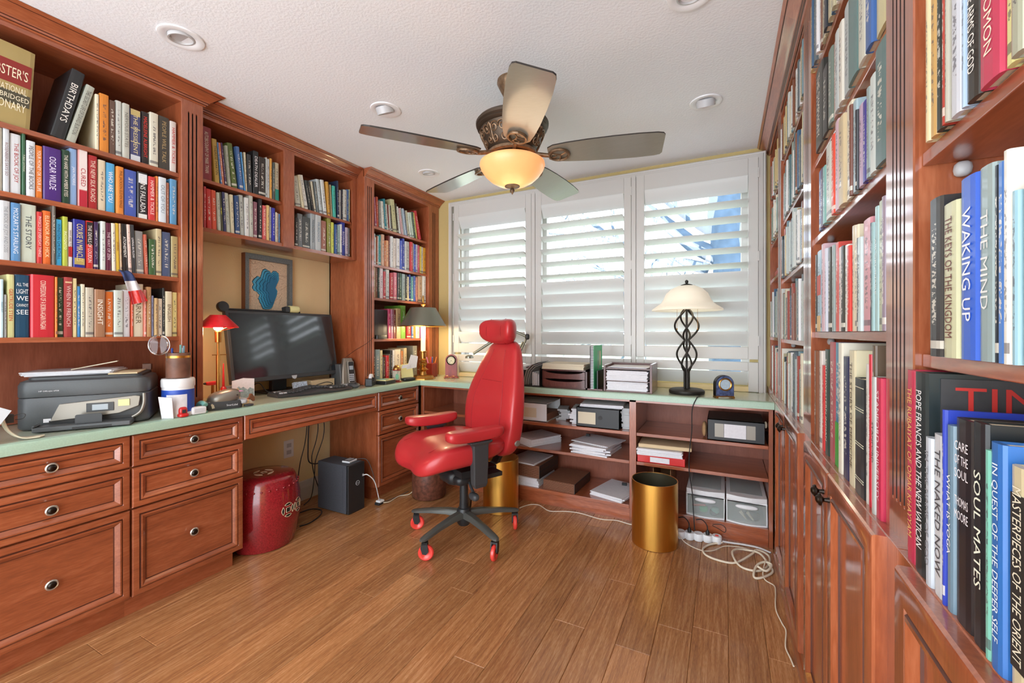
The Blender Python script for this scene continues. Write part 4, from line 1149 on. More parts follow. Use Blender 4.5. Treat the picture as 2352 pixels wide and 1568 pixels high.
# ============================================================ OFFICE CHAIR (local frame: +x forward, +y its left)
ch = thing('office_chair', 'red leather executive office chair with headrest and red wheels, turned towards the camera', 'office chair', (-1.315, 2.017, 0), math.radians(-117))
def A(name, mb, m, p=ch, **k): return obj(name, mb, m, p, local=True, **k)
hub = MB(); hub.lathe([(.03, .072), (.038, .085), (.040, .15), (.034, .165), (.026, .168), (.026, .19), (.024, .19), (.024, .34)], seg=24); A('gas_column', hub, M['black'], smooth=35)
for k, an in enumerate((-53, 19, 91, 163, 235)):
    a = math.radians(an); q = Matrix.Rotation(a, 4, 'Z'); mb = MB(); rings = []
    for r, z, hw, th in ((.022, .135, .026, .034), (.10, .137, .024, .028), (.20, .128, .021, .022), (.29, .114, .020, .017), (.315, .110, .017, .014), (.327, .108, .009, .010)):
        rings.append([q @ Vector((r, y * hw, z + zz * th)) for y, zz in ((-1, -.5), (-.95, .2), (-.6, .5), (.6, .5), (.95, .2), (1, -.5), (.5, -.6), (-.5, -.6))])
    mb.loft(rings); A('base_leg', mb, M['base_metal'], smooth=40)
    sw = [.5, -.9, 2.2, 1.3, -.3][k]
    c0 = q @ Vector((.305, 0, 0)); dirn = Matrix.Rotation(a + sw, 4, 'Z')
    fk = MB(); fk.lathe([(.005, .06), (.005, .108)], c=c0, seg=10)
    for sgn in (-1, 1):
        pr = [(-.012, .095), (.016, .095), (.022, .07), (.012, .04), (-.006, .036), (-.018, .05)]
        fk.prism(pr, lambda p, t: c0 + dirn @ Vector((p[0] - .006, t, p[1])), sgn * .012, sgn * .018)
    fk.prism([(-.012, .086), (.016, .086), (.016, .096), (-.012, .096)], lambda p, t: c0 + dirn @ Vector((p[0] - .006, t, p[1])), -.018, .018)
    cs = A('caster', fk, M['black'], smooth=35)
    wh = MB(); qq = dirn @ Matrix.Rotation(PI / 2, 4, 'X')
    wh.lathe([(.0, -.008), (.018, -.008), (.022, -.011), (.034, -.011), (.0395, -.006), (.040, 0), (.0395, .006), (.034, .011), (.022, .011), (.018, .008), (0, .008)], c=c0 + dirn @ Vector((-.010, 0, .0405)), seg=24, M=qq)
    obj('wheel', wh, M['wheel'], cs, local=True, smooth=40)
mech = MB(); mech.sell((-.02, 0, .365), (.15, .085, .045), .5, .4); mech.box(-.12, .10, -.15, .15, .385, .42); mech.sell((.06, .08, .36), (.05, .05, .028), .7, .7); mech.sell((-.05, -.09, .36), (.05, .05, .03), .7, .7)
mech.box(-.10, .02, -.235, .235, .39, .412)
A('tilt_mechanism', mech, M['black'], smooth=40)
lv = MB(); lv.tube([(.02, .08, .36), (.05, .16, .34), (.06, .20, .325)], .008, 8); lv.sell((.07, .225, .312), (.02, .035, .019), .8, .8); A('adjuster_lever', lv, M['dgrey'], smooth=50)
def seatf(v):
    x, y, z = v; fx = x / .285; fy = y / .255
    z2 = z + .035 * fy * fy * (1 - .3 * max(fx, 0)) - .055 * max(0, fx - .35) ** 2 / .42
    if z < 0: z2 += .03 * (1 - fy * fy) + .03 * max(0, -fx)
    x2 = x - .035 * max(0, fx) * max(0, 1 - abs(fy)) ** 1.5 + (.02 * fy * fy if fx > 0 else 0)
    y2 = y * (1 - .10 * max(0, -fx))
    return Vector((x2, y2, z2))
st = MB().sell((.075, 0, .498), (.285, .258, .076), .55, .62, 48, 22, fn=seatf); seat = A('seat', st, M['red_leather'], smooth=80)
for sy in (-1, 1):
    pts = []
    for k in range(9):
        fx = -.85 + k * .2; x = .285 * fx; y = sy * (.13 + .035 * max(0, fx)); v = seatf(Vector((x, y, .068)))
        pts.append(v + Vector((.075, 0, .498)))
    obj('seat_seam', MB().tube(pts, .0016, 5), M['red_seam'], seat, local=True)
bw = [(.450, .12, .035, 0), (.470, .19, .055, 0), (.53, .235, .065, 0), (.62, .255, .066, .004), (.72, .258, .064, .010), (.80, .247, .060, .008), (.88, .222, .056, .0), (.95, .195, .052, -.006), (1.01, .170, .048, -.012), (1.055, .148, .042, -.016), (1.088, .118, .034, -.02), (1.105, .075, .02, -.022)]
rings = []
for z, hw, th, off in bw:
    r = []; xc = -.185 - .14 * (z - .5) + off
    for k in range(32):
        t = 2 * PI * k / 32; c, s = math.cos(t), math.sin(t)
        y = hw * math.copysign(abs(s) ** .7, s); x = th * math.copysign(abs(c) ** .62, c)
        if c > 0: x += .028 * (abs(y) / .23) ** 2 - .012
        r.append(Vector((xc + x, y, z)))
    rings.append(r)
bk_ = A('backrest', MB().loft(rings), M['red_leather'], smooth=70)
mod = bk_.modifiers.new('s', 'SUBSURF'); mod.levels = 1; mod.render_levels = 2
def backfront(z, y):
    import bisect
    for i in range(len(bw) - 1):
        if bw[i][0] <= z <= bw[i + 1][0]:
            f = (z - bw[i][0]) / (bw[i + 1][0] - bw[i][0]); hw, th, off = [bw[i][j] * (1 - f) + bw[i + 1][j] * f for j in (1, 2, 3)]; break
    s = min(abs(y) / hw, .97) ** (1 / .7); c = math.sqrt(1 - s * s)
    return -.185 - .14 * (z - .5) + off + th * c ** .62 + .028 * (abs(y) / .23) ** 2 - .012
for sy in (-1, 1):
    obj('back_seam', MB().tube([(backfront(z, sy * yy) + .0, sy * yy, z) for z, yy in ((.50, .13), (.6, .145), (.7, .15), (.8, .14), (.9, .105), (.98, .075), (1.05, .06))], .0018, 5, smooth=4), M['red_seam'], bk_, local=True)
obj('back_seam', MB().tube([(backfront(.87, y) + .001, y, .87 - .0) for y in (-.10, -.06, 0, .06, .10)], .0018, 5), M['red_seam'], bk_, local=True)
def headf(v):
    fy = v.y / .15; return Vector((v.x + .045 * fy * fy, v.y, v.z * (1 + .12 * fy * fy) - .012 * (1 - fy * fy)))
hd = A('headrest', MB().sell((-.265, 0, 1.168), (.058, .158, .074), .75, .75, 36, 16, fn=headf), M['red_leather'], smooth=80)
for sy in (-1, 1):
    q = [Vector((-.265, 0, 1.168)) + headf(Vector((.058 * math.cos(t) ** 1 * .98, sy * .075, .074 * math.sin(t)))) for t in [-1.3 + .26 * k for k in range(11)]]
    obj('headrest_seam', MB().tube(q, .0016, 5), M['red_seam'], hd, local=True)
A('headrest_bracket', MB().box(-.335, -.315, -.025, .025, .95, 1.17).box(-.33, -.29, -.03, .03, 1.12, 1.19), M['black'], bevel=.006)
bar = MB(); rr_ = [[Vector((x + dx, y, z + dz)) for dx, y, dz in ((-.012, -.028, 0), (.012, -.028, 0), (.012, .028, 0), (-.012, .028, 0))] for x, z in ((-.05, .375), (-.16, .372), (-.215, .385), (-.245, .43), (-.252, .52), (-.262, .62))]
bar.loft(rr_); A('back_bar', bar, M['black'], bevel=.004)
A('side_knob', MB().lathe([(.0, 0), (.016, .0), (.018, .006), (.014, .014), (0, .016)], c=(-.20, .228, .545), seg=18, M=Matrix.Rotation(-PI / 2, 4, 'X')), M['silver'], smooth=40)
for sy in (-1, 1):
    def armf(v):
        fx = v.x / .165; return Vector((v.x, v.y * (1 + .12 * fx) + sy * -.012 * (1 - fx * fx), v.z + .008 * fx * fx))
    ar = A('armrest', MB().sell((.075, sy * .252, .632), (.165, .046, .030), .45, .55, 36, 12, fn=armf), M['red_leather'], smooth=80)
    pst = MB(); pst.loft([[Vector((.055 + x * w, sy * (.252 + .0 * z), z)) + Vector((0, y * d, 0)) for x, y in ((-1, -1), (1, -1), (1, 1), (-1, 1))] for z, w, d in ((.365, .032, .016), (.385, .040, .020), (.50, .043, .022), (.585, .045, .022), (.592, .065, .03), (.603, .065, .03))])
    obj('arm_post', pst, M['dgrey'], ar, local=True, bevel=.006)
# ============================================================ CEILING FAN
FX, FY = -.866, 1.730
fan = thing('ceiling_fan', 'bronze five blade ceiling fan with lit amber glass bowl', 'ceiling fan', (FX, FY, 1.80))
cc = (FX, FY, 0)
obj('canopy', MB().lathe([(.0, 2.298), (.068, 2.298), (.07, 2.285), (.06, 2.265), (.045, 2.235), (.028, 2.205), (.018, 2.195), (.014, 2.19), (.014, 2.12), (0, 2.12)], c=cc, seg=32), M['bronze'], fan, smooth=40)
mt = obj('motor_housing', MB().lathe([(0, 2.135), (.05, 2.13), (.10, 2.125), (.14, 2.118), (.158, 2.108), (.166, 2.098), (.165, 2.088), (.158, 2.082), (.160, 2.076), (.152, 2.068), (.146, 2.066), (.140, 2.045), (.128, 2.01), (.112, 1.985), (.100, 1.975), (.102, 1.968), (.096, 1.960), (.070, 1.955), (.0, 1.955)], c=cc, seg=48), M['bronzed'], fan, smooth=35)
sc = MB()
def wall(a, z):                                            # point on the sloping housing wall
    t = (z - 1.98) / (2.062 - 1.98); r = .108 + (.147 - .108) * t ** .8 + .002
    return Vector((FX + r * math.cos(a), FY + r * math.sin(a), z))
for k in range(10):
    a0 = 2 * PI * k / 10
    for sgn in (-1, 1):
        for (ca, cz, R0, turns, ph) in ((.17, 2.036, .022, 1.6, 0), (.14, 1.998, .017, 1.5, 2.2)):
            p = []
            for i in range(22):
                t_ = i / 21; r_ = R0 * (1 - .8 * t_); an = ph + turns * 2 * PI * t_
                p.append(wall(a0 + sgn * (ca + r_ * math.cos(an) / .13), cz + r_ * math.sin(an)))
            sc.tube(p, .0034, 5)
        sc.tube([wall(a0 + sgn * q, z) for q, z in ((.02, 2.058), (.05, 2.03), (.02, 2.0), (.06, 1.982))], .003, 5, smooth=4)
obj('scrollwork', sc, M['bronze'], mt, smooth=60)
obj('trim_ring', MB().lathe([(.094, 1.955), (.112, 1.957), (.112, 1.968), (.104, 1.975), (.094, 1.97)], c=cc, seg=40, closed=True), M['bronze'], mt, smooth=40)
obj('light_kit', MB().lathe([(0, 1.956), (.08, 1.954), (.084, 1.94), (.075, 1.93), (.05, 1.925), (0, 1.925)], c=cc, seg=32), M['bronze'], fan, smooth=40)
bo = obj('glass_bowl', MB().lathe([(.06, 1.934), (.135, 1.930), (.147, 1.922), (.149, 1.912), (.142, 1.893), (.125, 1.868), (.10, 1.845), (.07, 1.828), (.035, 1.818), (.0, 1.815)], c=cc, seg=48), M['bowl'], fan, smooth=60)
obj('finial', MB().lathe([(0, 1.822), (.036, 1.824), (.034, 1.815), (.014, 1.809), (.008, 1.806), (.011, 1.800), (.010, 1.793), (.005, 1.787), (.002, 1.782), (0, 1.778)], c=cc, seg=24), M['bronzed'], fan, smooth=40)
for k in range(5):
    a = math.radians(230.44 + 72 * k); q = Matrix.Translation((FX, FY, 1.953)) @ Matrix.Rotation(a, 4, 'Z') @ Matrix.Rotation(math.radians(-12), 4, 'X')
    out = []; prof = [(.165, .040), (.19, .056), (.25, .066), (.34, .074), (.45, .079), (.55, .080), (.625, .076), (.648, .070), (.656, .058)]
    o1 = [(r, w_) for r, w_ in prof] + [(r, -w_) for r, w_ in reversed(prof)]
    bl = MB(); n = len(o1)
    def ins(p, e): return (p[0] + (e if p[0] < .3 else -e), p[1] - math.copysign(e, p[1]))
    rg = [[q @ Vector((p[0], p[1], .003)) for p in [ins(p, .0) for p in o1]], [q @ Vector((p[0], p[1], -.003)) for p in o1]]
    bl.loft(rg); b_ = obj('blade', bl, M['blade'], fan)
    b_.data.materials.append(M['blade_edge'])
    for pf in b_.data.polygons:
        if len(pf.vertices) <= 4 or pf.normal.z > .5: pf.material_index = 1
    ir = MB(); q0 = Matrix.Translation((FX, FY, 1.953)) @ Matrix.Rotation(a, 4, 'Z'); q1 = q
    ir.tube([q0 @ Vector((.085, 0, .008)), q0 @ Vector((.12, 0, .0)), q @ Vector((.155, 0, -.008)), q @ Vector((.172, 0, -.010))], .010, 8, smooth=3)
    ring = [q @ Vector((.213 + .043 * math.cos(t), .038 * math.sin(t), -.011)) for t in [2 * PI * i / 24 for i in range(25)]]; ir.tube(ring, .0065, 6)
    for an in (90, 210, 330):
        t = math.radians(an); ir.tube([q @ Vector((.222, 0, -.013)), q @ Vector((.213 + .04 * math.cos(t), .035 * math.sin(t), -.013))], .0035, 5)
    ring = [q @ Vector((.19 + .012 * math.cos(t), .012 * math.sin(t), -.014)) for t in [2 * PI * i / 12 for i in range(13)]]; ir.tube(ring, .003, 5)
    obj('blade_iron', ir, M['bronze'], fan, smooth=60)
lamp('fan_bulb', 'POINT', (FX, FY, 1.875), .8, (1, .78, .5), size=.05, parent=fan)
lamp('fan_glow', 'POINT', (FX, FY, 1.74), .55, (1, .72, .45), size=.12, parent=fan)

# ============================================================ DOWNLIGHTS
for i, (x, y, lab, tilt) in enumerate(((-1.89, .898, 'round white recessed downlight above the printer', 0), (-1.56, 1.66, 'round white gimbal downlight with angled lens left of the fan', 1), (-1.903, 2.46, 'small round white downlight near the corner bookcase', 0), (-.084, 2.322, 'round white gimbal downlight right of the fan by the window', 1), (-.105, 1.56, 'round white downlight cut off by the top edge of the photo', 0))):
    t = thing('downlight', lab, 'downlight', (x, y, 2.29), group='recessed ceiling downlights')
    obj('trim_ring', MB().lathe([(.044, 2.299), (.047, 2.296), (.066, 2.2925), (.074, 2.294), (.076, 2.299), (.06, 2.2995)], c=(x, y, 0), seg=36, closed=True), M['can'], t, smooth=40)
    q = Matrix.Rotation(math.radians(28 if tilt else 8), 4, 'X')
    obj('eyeball', MB().lathe([(.0, .004), (.034, .004), (.038, -.004), (.043, -.004), (.043, .03), (0, .03)], c=(x, y, 2.294 - (.012 if tilt else 0)), seg=28, M=q), M['canin'], t, smooth=40)

# ============================================================ THINGS ON THE LEFT COUNTER
Z0 = ZC
def place(name, label, cat, loc, rot=0, group=None): return thing(name, label, cat, loc, math.radians(rot), group)
def L_(name, mb, m, p, **k): return obj(name, mb, m, p, local=True, **k)
def stack(w, d, h, n, seed, m=None, skew=4):
    """a pile of loose sheets built from slightly shifted layers"""
    r = random.Random(seed); mb = MB()
    for i in range(n):
        q = Matrix.Translation((r.uniform(-.004, .004), r.uniform(-.004, .004), 0)) @ Matrix.Rotation(math.radians(r.uniform(-skew, skew)), 4, 'Z')
        mb.box(-w / 2, w / 2, -d / 2, d / 2, h * i / n + .0002, h * (i + 1) / n, M=q)
    return mb
def sheetlines(parent, w, d, z, seed=0):
    r = random.Random(seed); mb = MB()
    for k in range(9):
        yy = d * (.36 - .08 * k); a = w * (-.36 + .02 * r.random()); mb.box(a, a + w * r.uniform(.4, .72), yy, yy + .0015, z, z + .0003)
    obj('printed_lines', mb, M['greypap'], parent, local=True)
# printer (local: +x out of its front, +y to its right as seen from the front... right end away from camera)
ang = math.degrees(math.atan2(-.51, .86))
cx, cy = -2.228 - .86 * .13 - .51 * .018, .752 + .51 * .13 - .86 * .018
pr = place('printer', 'black inkjet printer with touch panel and paper tray, papers on its lid', 'printer', (cx, cy, Z0), ang)
W2, D2 = .190, .132
body = MB()
outl = rrect(2 * D2, 2 * W2, .035, 5)
body.loft([[Vector((x * s, y * s, z)) for x, y in outl] for z, s in ((.004, .97), (.012, 1), (.118, 1), (.122, .985))])
L_('body', body, M['charcoal'], pr, smooth=35)
lid = MB(); lid.loft([[Vector((x * s, y * s, z + (.0 if x < .05 else 0))) for x, y in outl] for z, s in ((.124, .99), (.128, 1), (.168, 1), (.182, .97), (.188, .90))]); L_('lid', lid, M['charcoal'], pr, smooth=35)
L_('lid_tray', MB().loft([[Vector((x * s - .01, y * s, z)) for x, y in rrect(.24, .33, .02)] for z, s in ((.188, 1), (.196, 1), (.198, .97))]), M['dgrey'], pr, smooth=35)
# sloping control panel, screen, side wing
cpn = MB().prism([(-.07, .095), (.150, .112), (.165, .108), (.160, .07), (.10, .045), (-.095, .032)], lambda p, t: Vector((D2 + .001 + t - (.0), p[0], p[1])), 0, .012)
L_('control_panel', cpn, M['silver'], pr, bevel=.002)
L_('touch_screen', MB().box(D2 + .0131, D2 + .016, .005, .085, .058, .092), M['dgrey'], pr, bevel=.001)
L_('screen', MB().box(D2 + .016, D2 + .0168, .022, .068, .064, .086), M['lcd'], pr)
L_('side_wing', MB().tube([(D2 + .004, .175, .118), (D2 + .012, .176, .08), (D2 + .012, .165, .045), (D2 + .008, .14, .025)], .006, 8, smooth=5), M['silver'], pr, smooth=60)
L_('output_slot', MB().box(D2 - .02, D2 + .0015, -.10, .14, .024, .034), M['rubber'], pr)
tr_ = MB(); tr_.box(D2, D2 + .075, -.125, .145, .004, .022); tr_.box(D2 + .02, D2 + .075, -.125, -.115, .022, .030); L_('paper_tray', tr_, M['charcoal'], pr, bevel=.004)
L_('tray_recess', MB().box(D2 + .0751, D2 + .0756, -.02, .09, .006, .014), M['rubber'], pr)
L_('tray_stop', MB().prism(rrect(.075, .036, .006), lambda p, t: Vector((D2 + .05 + t, .02 + p[0], .038 + p[1])), 0, .003), M['black'], pr)
text('printer_name', 'HP OfficeJet 6958', M['paper'], pr, (D2 + .0012, -.100, .146), (0, 1, 0), (0, 0, 1), .055, .006, local=True)
L_('stickers', MB().box(D2 + .0005, D2 + .0012, -.115, -.095, .028, .042), M['paper'], pr)
sn = place('sticky_note', 'pale yellow sticky note on the printer control panel', 'sticky note', (0, 0, 0)); 
qn = Matrix.Translation((cx, cy, Z0)) @ Matrix.Rotation(math.radians(ang), 4, 'Z')
C.objects.unlink(sn); bpy.data.objects.remove(sn)
nb = MB().box(D2 + .0135, D2 + .0175, .098, .132, .074, .100).xf(qn); tag(obj('sticky_note', nb, M['postit']), 'pale yellow sticky note on the printer control panel', 'sticky note')
pp = stack(.21, .26, .016, 5, 1, skew=7).xf(qn @ Matrix.Translation((-.03, -.06, .199))); tag(obj('paper_stack', pp, M['paper']), 'loose white papers lying on the printer lid', 'papers')
pf = MB().prism([(0, 0), (.14, .03), (.14, .034), (0, .004)], lambda p, t: Vector((t, p[0], p[1])), -.04, -.01).xf(qn @ Matrix.Translation((.02, -.07, .215))); tag(obj('envelope', pf, M['paper2']), 'narrow cream envelope sticking up from papers on the printer', 'envelope')
fd = MB().box(-.10, .11, .06, .15, .199, .203).xf(qn); tag(obj('folder', fd, M['manila']), 'flat manila folder on the right of the printer lid', 'folder')
mb_ = MB().box(-.14, -.10, .135, .165, .199, .225).xf(qn); tag(obj('small_box', mb_, M['brownleather']), 'small maroon box on the back right corner of the printer', 'box')
# papers at the far left edge in front of the printer
q = Matrix.Translation((-2.13, .475, Z0)) @ Matrix.Rotation(math.radians(-20), 4, 'Z') @ Matrix.Rotation(math.radians(-12), 4, 'X')
tag(obj('paper_sheet', MB().prism([(-.10, .002), (-.012, .02), (.018, .115), (-.1, .150)], lambda p, t: Vector((t, p[0], p[1])), 0, .0012).xf(q), M['lgrey']), 'pale green sheet standing at the left edge of the counter', 'paper')
mg_ = MB()
for k in range(5): mg_.tube([(-2.17 + .006 * k, .50, Z0 + .09), (-2.175 + .006 * k, .515, Z0 + .04), (-2.165 + .005 * k, .545, Z0 + .008), (-2.15 + .004 * k, .60 - .004 * k, Z0 + .005)], .003, 6, smooth=4)
tag(obj('mail_bundle', mg_, M['paper2'], smooth=60), 'curled bundle of magazines clipped together beside the printer', 'mail')
bc = MB(); bc.tube([(-2.17, .53, Z0 + .082), (-2.16, .545, Z0 + .09), (-2.155, .555, Z0 + .085), (-2.16, .55, Z0 + .072), (-2.17, .535, Z0 + .07)], .0012, 6, smooth=4); bc.box(-2.185, -2.16, .515, .53, Z0 + .062, Z0 + .09)
tag(obj('binder_clip', bc, M['dgrey']), 'binder clip on the curled mail by the printer', 'clip')
# tub with pen cup
tb = thing('wipes_tub', 'white plastic tub with blue label beside the printer, cup standing on it', 'tub', (-2.172, 1.020, Z0))
obj('tub_body', MB().lathe([(0, .001), (.056, .001), (.058, .004), (.058, .130), (0, .130)], c=(-2.172, 1.020, Z0), seg=40), M['tub'], tb, smooth=40)
obj('lid', MB().lathe([(.0, .130), (.060, .130), (.061, .134), (.061, .158), (.058, .166), (0, .168)], c=(-2.172, 1.020, Z0), seg=40), M['tub'], tb, smooth=40)
obj('label', MB().lathe([(.0582, .02), (.0586, .02), (.0586, .118), (.0582, .118)], c=(-2.172, 1.020, Z0), seg=40, closed=True), M['blue'], tb, smooth=40)
lp = MB()
for k in range(8):
    a = math.radians(-62 + 9 * k); lp.box(-.0005, .0006, -.0055, .0055, .02, .098, M=Matrix.Translation((-2.172, 1.020, Z0)) @ Matrix.Rotation(a, 4, 'Z') @ Matrix.Translation((.0588, 0, 0)))
obj('label_panel', lp, M['paper'], tb)
pcup = thing('pen_cup', 'brown leather pen cup with gold band standing on the white tub', 'cup', (-2.172, 1.020, Z0 + .168))
zc = Z0 + .1685
obj('cup', MB().lathe([(0, .0), (.043, .0), (.044, .003), (.044, .110), (.041, .110), (.041, .01), (0, .01)], c=(-2.172, 1.020, zc), seg=36), M['brownleather'], pcup, smooth=40)
obj('gold_band', MB().lathe([(.0441, .088), (.0448, .088), (.0448, .098), (.0441, .098)], c=(-2.172, 1.020, zc), seg=36, closed=True), M['gold'], pcup, smooth=40)
for i, (dx, dy, m_, h) in enumerate(((.01, .005, 'teal', .145), (.0, .024, 'skyblue', .14), (-.015, .03, 'lgrey', .13), (-.02, -.01, 'blue', .13))):
    tag(obj('pen', MB().tube([(-2.175 + dx, 1.020 + dy * .8, zc + .012), (-2.175 + dx * 1.3, 1.020 + dy, zc + h)], .0042, 8), M[m_], smooth=60), ('thick teal marker', 'light blue pen', 'pale grey pen', 'dark blue pen')[i] + ' standing in the brown cup on the tub', 'pen', 'pens in the brown cup')
mgf = thing('magnifying_glass', 'round clear magnifying glass leaning out of the brown pen cup', 'magnifying glass', (-2.18, .96, zc + .11))
qm = Matrix.Translation((-2.165, .945, 1.098)) @ Matrix.Rotation(math.radians(-62), 4, 'Z') @ Matrix.Rotation(math.radians(8), 4, 'X') @ Matrix.Rotation(PI / 2, 4, 'Y')
rim = MB().lathe([(.038, -.004), (.043, -.005), (.0445, 0), (.043, .005), (.038, .004)], seg=36, closed=True).xf(qm); obj('rim', rim, M['lens'], mgf, smooth=60)
obj('glass', MB().lathe([(0, -.004), (.02, -.0035), (.038, -.0015), (.038, .0015), (.02, .0035), (0, .004)], seg=36).xf(qm), M['lens'], mgf, smooth=60)
obj('handle', MB().tube([(-2.168, .972, 1.068), (-2.172, .99, zc + .02)], .0045, 8), M['lens'], mgf, smooth=60)
# small desk things near the tub
def std(name, label, cat, mb, m, **k): return tag(obj(name, mb, m, **k), label, cat)
q = Matrix.Translation((-2.128, .962, Z0)) @ Matrix.Rotation(math.radians(-52), 4, 'Z')
std('greeting_card', 'white folded card standing against the printer corner', 'card', MB().prism([(-.022, 0), (.022, 0), (.028, .09), (-.022, .096)], lambda p, t: Vector((t + .25 * p[1], p[0], p[1] + .001)), 0, .004).xf(q), M['paper'])
pencil = thing('pencil_sharpener', 'small red plastic sharpener in front of the white tub', 'sharpener', (-2.12, 1.012, Z0))
obj('base', MB().sell((-2.12, 1.012, Z0 + .008), (.022, .020, .0078), .5, .6), M['redp'], pencil, smooth=60)
obj('dome', MB().sell((-2.122, 1.012, Z0 + .026), (.017, .017, .019), .7, .7), M['redp'], pencil, smooth=60); obj('blade_slot', MB().box(-2.106, -2.1035, 1.004, 1.018, Z0 + .018, Z0 + .032), M['dgrey'], pencil)
sp_ = thing('stapler', 'small teal stapler behind the white box', 'stapler', (-2.155, 1.105, Z0))
obj('base', B(-2.185, -2.125, 1.092, 1.118, Z0, Z0 + .01), M['teal'], sp_, bevel=.003)
obj('arm', MB().tube([(-2.183, 1.105, Z0 + .02), (-2.17, 1.105, Z0 + .04), (-2.14, 1.105, Z0 + .044), (-2.122, 1.105, Z0 + .036)], .011, 8, smooth=4), M['teal'], sp_, smooth=60)
wbx = thing('adapter_box', 'small white rounded box in front of the teal stapler', 'box', (-2.128, 1.072, Z0))
obj('case', B(-2.145, -2.108, 1.045, 1.105, Z0 + .001, Z0 + .034), M['whitep'], wbx, bevel=.008, bseg=3); obj('vents', MB().box(-2.1078, -2.1074, 1.055, 1.095, Z0 + .012, Z0 + .014).box(-2.1078, -2.1074, 1.055, 1.095, Z0 + .018, Z0 + .020).box(-2.1078, -2.1074, 1.055, 1.095, Z0 + .024, Z0 + .026), M['lgrey'], wbx)
# label printer
lbp = place('label_printer', 'grey and black desktop label printer left of the red funnel', 'label printer', (-2.185, 1.215, Z0), -20)
L_('base', MB().loft([[Vector((x * s, y * s, z)) for x, y in rrect(.10, .155, .025, 4)] for z, s in ((.001, .97), (.008, 1), (.032, .98), (.038, .92))]), M['dgrey'], lbp, smooth=40)
L_('cover', MB().sell((-.005, .005, .052), (.052, .068, .036), .8, .7, fn=lambda v: Vector((v.x, v.y, v.z + .18 * v.y))), M['silver'], lbp, smooth=70)
L_('output_chute', MB().sell((.012, .072, .028), (.03, .028, .012), .6, .7), M['lgrey'], lbp, smooth=60)
L_('cutter', MB().box(-.004, .040, .045, .058, .060, .066), M['black'], lbp, bevel=.002)
text('label_print', 'SmartLabel', M['paper'], lbp, (.0505, .03, .02), (0, 1, 0), (0, 0, 1), .045, .009, local=True)
L_('label_strip', MB().tube([(.03, -.06, .034), (.045, -.05, .028), (.05, -.045, .01)], .006, 6, smooth=3), M['paper2'], lbp)
std('paper_tag', 'pink paper scrap stuck on the label printer', 'paper', B(-2.165, -2.135, 1.265, 1.285, Z0 + .078, Z0 + .0795), M['pink'])
std('mouse_pad_disc', 'small dark oval lens beside the label printer', 'lens', MB().sell((-2.135, 1.31, Z0 + .006), (.018, .024, .0055), .8, 1), M['dgrey'], smooth=60)
# red table lamp
rl = thing('table_lamp', 'slim brass table lamp with lit red glass shade left of the monitor', 'table lamp', (-2.30, 1.2565, Z0)); c = (-2.30, 1.2565, 0)
obj('base', MB().lathe([(0, Z0 + .001), (.062, Z0 + .001), (.064, Z0 + .008), (.05, Z0 + .014), (.01, Z0 + .018), (0, Z0 + .018)], c=c, seg=32), M['brass'], rl, smooth=40)
obj('stem', MB().lathe([(0, Z0 + .018), (.0095, Z0 + .018), (.0095, 1.035), (.006, 1.04), (.0055, 1.10), (.014, 1.102), (.0155, 1.155), (.013, 1.158), (0, 1.158)], c=c, seg=16), M['brass'], rl, smooth=40)
obj('crossbar', B(-2.304, -2.296, 1.23, 1.295, 1.036, 1.040), M['brass'], rl)
sh = obj('lamp_shade', MB().lathe([(.030, 1.240), (.034, 1.240), (.090, 1.180), (.0885, 1.176), (.030, 1.235)], c=c, seg=40, closed=True), M['redshade'], rl, smooth=30)
obj('bulb', MB().sell((c[0], c[1], 1.176), (.020, .020, .016), 1, 1), M['lit'], rl, smooth=60)
obj('shade_holder', MB().tube([(-2.30, 1.2565, 1.158), (-2.25, 1.2565, 1.172), (-2.215, 1.2565, 1.178)], .0015, 5).tube([(-2.30, 1.2565, 1.158), (-2.30, 1.32, 1.172), (-2.30, 1.342, 1.178)], .0015, 5), M['brass'], rl)
lamp('red_lamp_bulb', 'POINT', (c[0], c[1], 1.145), 2.6, (1, .76, .48), size=.02, parent=rl)
tc_ = thing('toy_car', 'tiny red toy car perched behind the label printer', 'toy', (-2.40, 1.284, .86))
obj('stand', MB().lathe([(0, Z0 + .001), (.02, Z0 + .001), (.008, Z0 + .01), (.006, .876), (0, .876)], c=(-2.40, 1.284, 0), seg=12), M['brass'], tc_, smooth=40)
obj('car_body', MB().sell((-2.40, 1.284, .886), (.014, .034, .010), .4, .5), M['redp'], tc_, smooth=60); obj('nose', MB().sell((-2.40, 1.247, .887), (.006, .008, .006), 1, 1), M['black'], tc_, smooth=60)
cn = std('funnel', 'tall pointed red plastic funnel left of the monitor', 'funnel', MB().lathe([(0, .001), (.030, .001), (.030, .006), (.022, .04), (.012, .075), (.0065, .08), (.003, .20), (0, .205)], c=(-2.395, 1.335, Z0), seg=28), M['redp'], smooth=35)
std('tape_roll', 'roll of clear tape lying beside the funnel', 'tape', MB().lathe([(.018, .001), (.034, .001), (.034, .018), (.018, .018)], c=(-2.235, 1.335, Z0), seg=28, closed=True), M['manila'], smooth=35)
pho = place('photo_frame', 'frameless landscape photo with buddha statue standing below the monitor', 'photo', (-2.33, 1.40, Z0), -22)
L_('print', MB().prism([(-.052, 0), (.052, 0), (.052, .115), (0, .121), (-.052, .108)], lambda p, t: Vector((t, p[0], p[1] + .001)), 0, .003), M['paper'], pho)
L_('mountains', MB().prism([(-.03, .02), (.05, .01), (.05, .06), (.03, .07), (.02, .058), (.0, .075), (-.012, .068), (-.02, .08), (-.03, .07)], lambda p, t: Vector((t, p[0], p[1])), .0031, .0036), M['dframe'], pho)
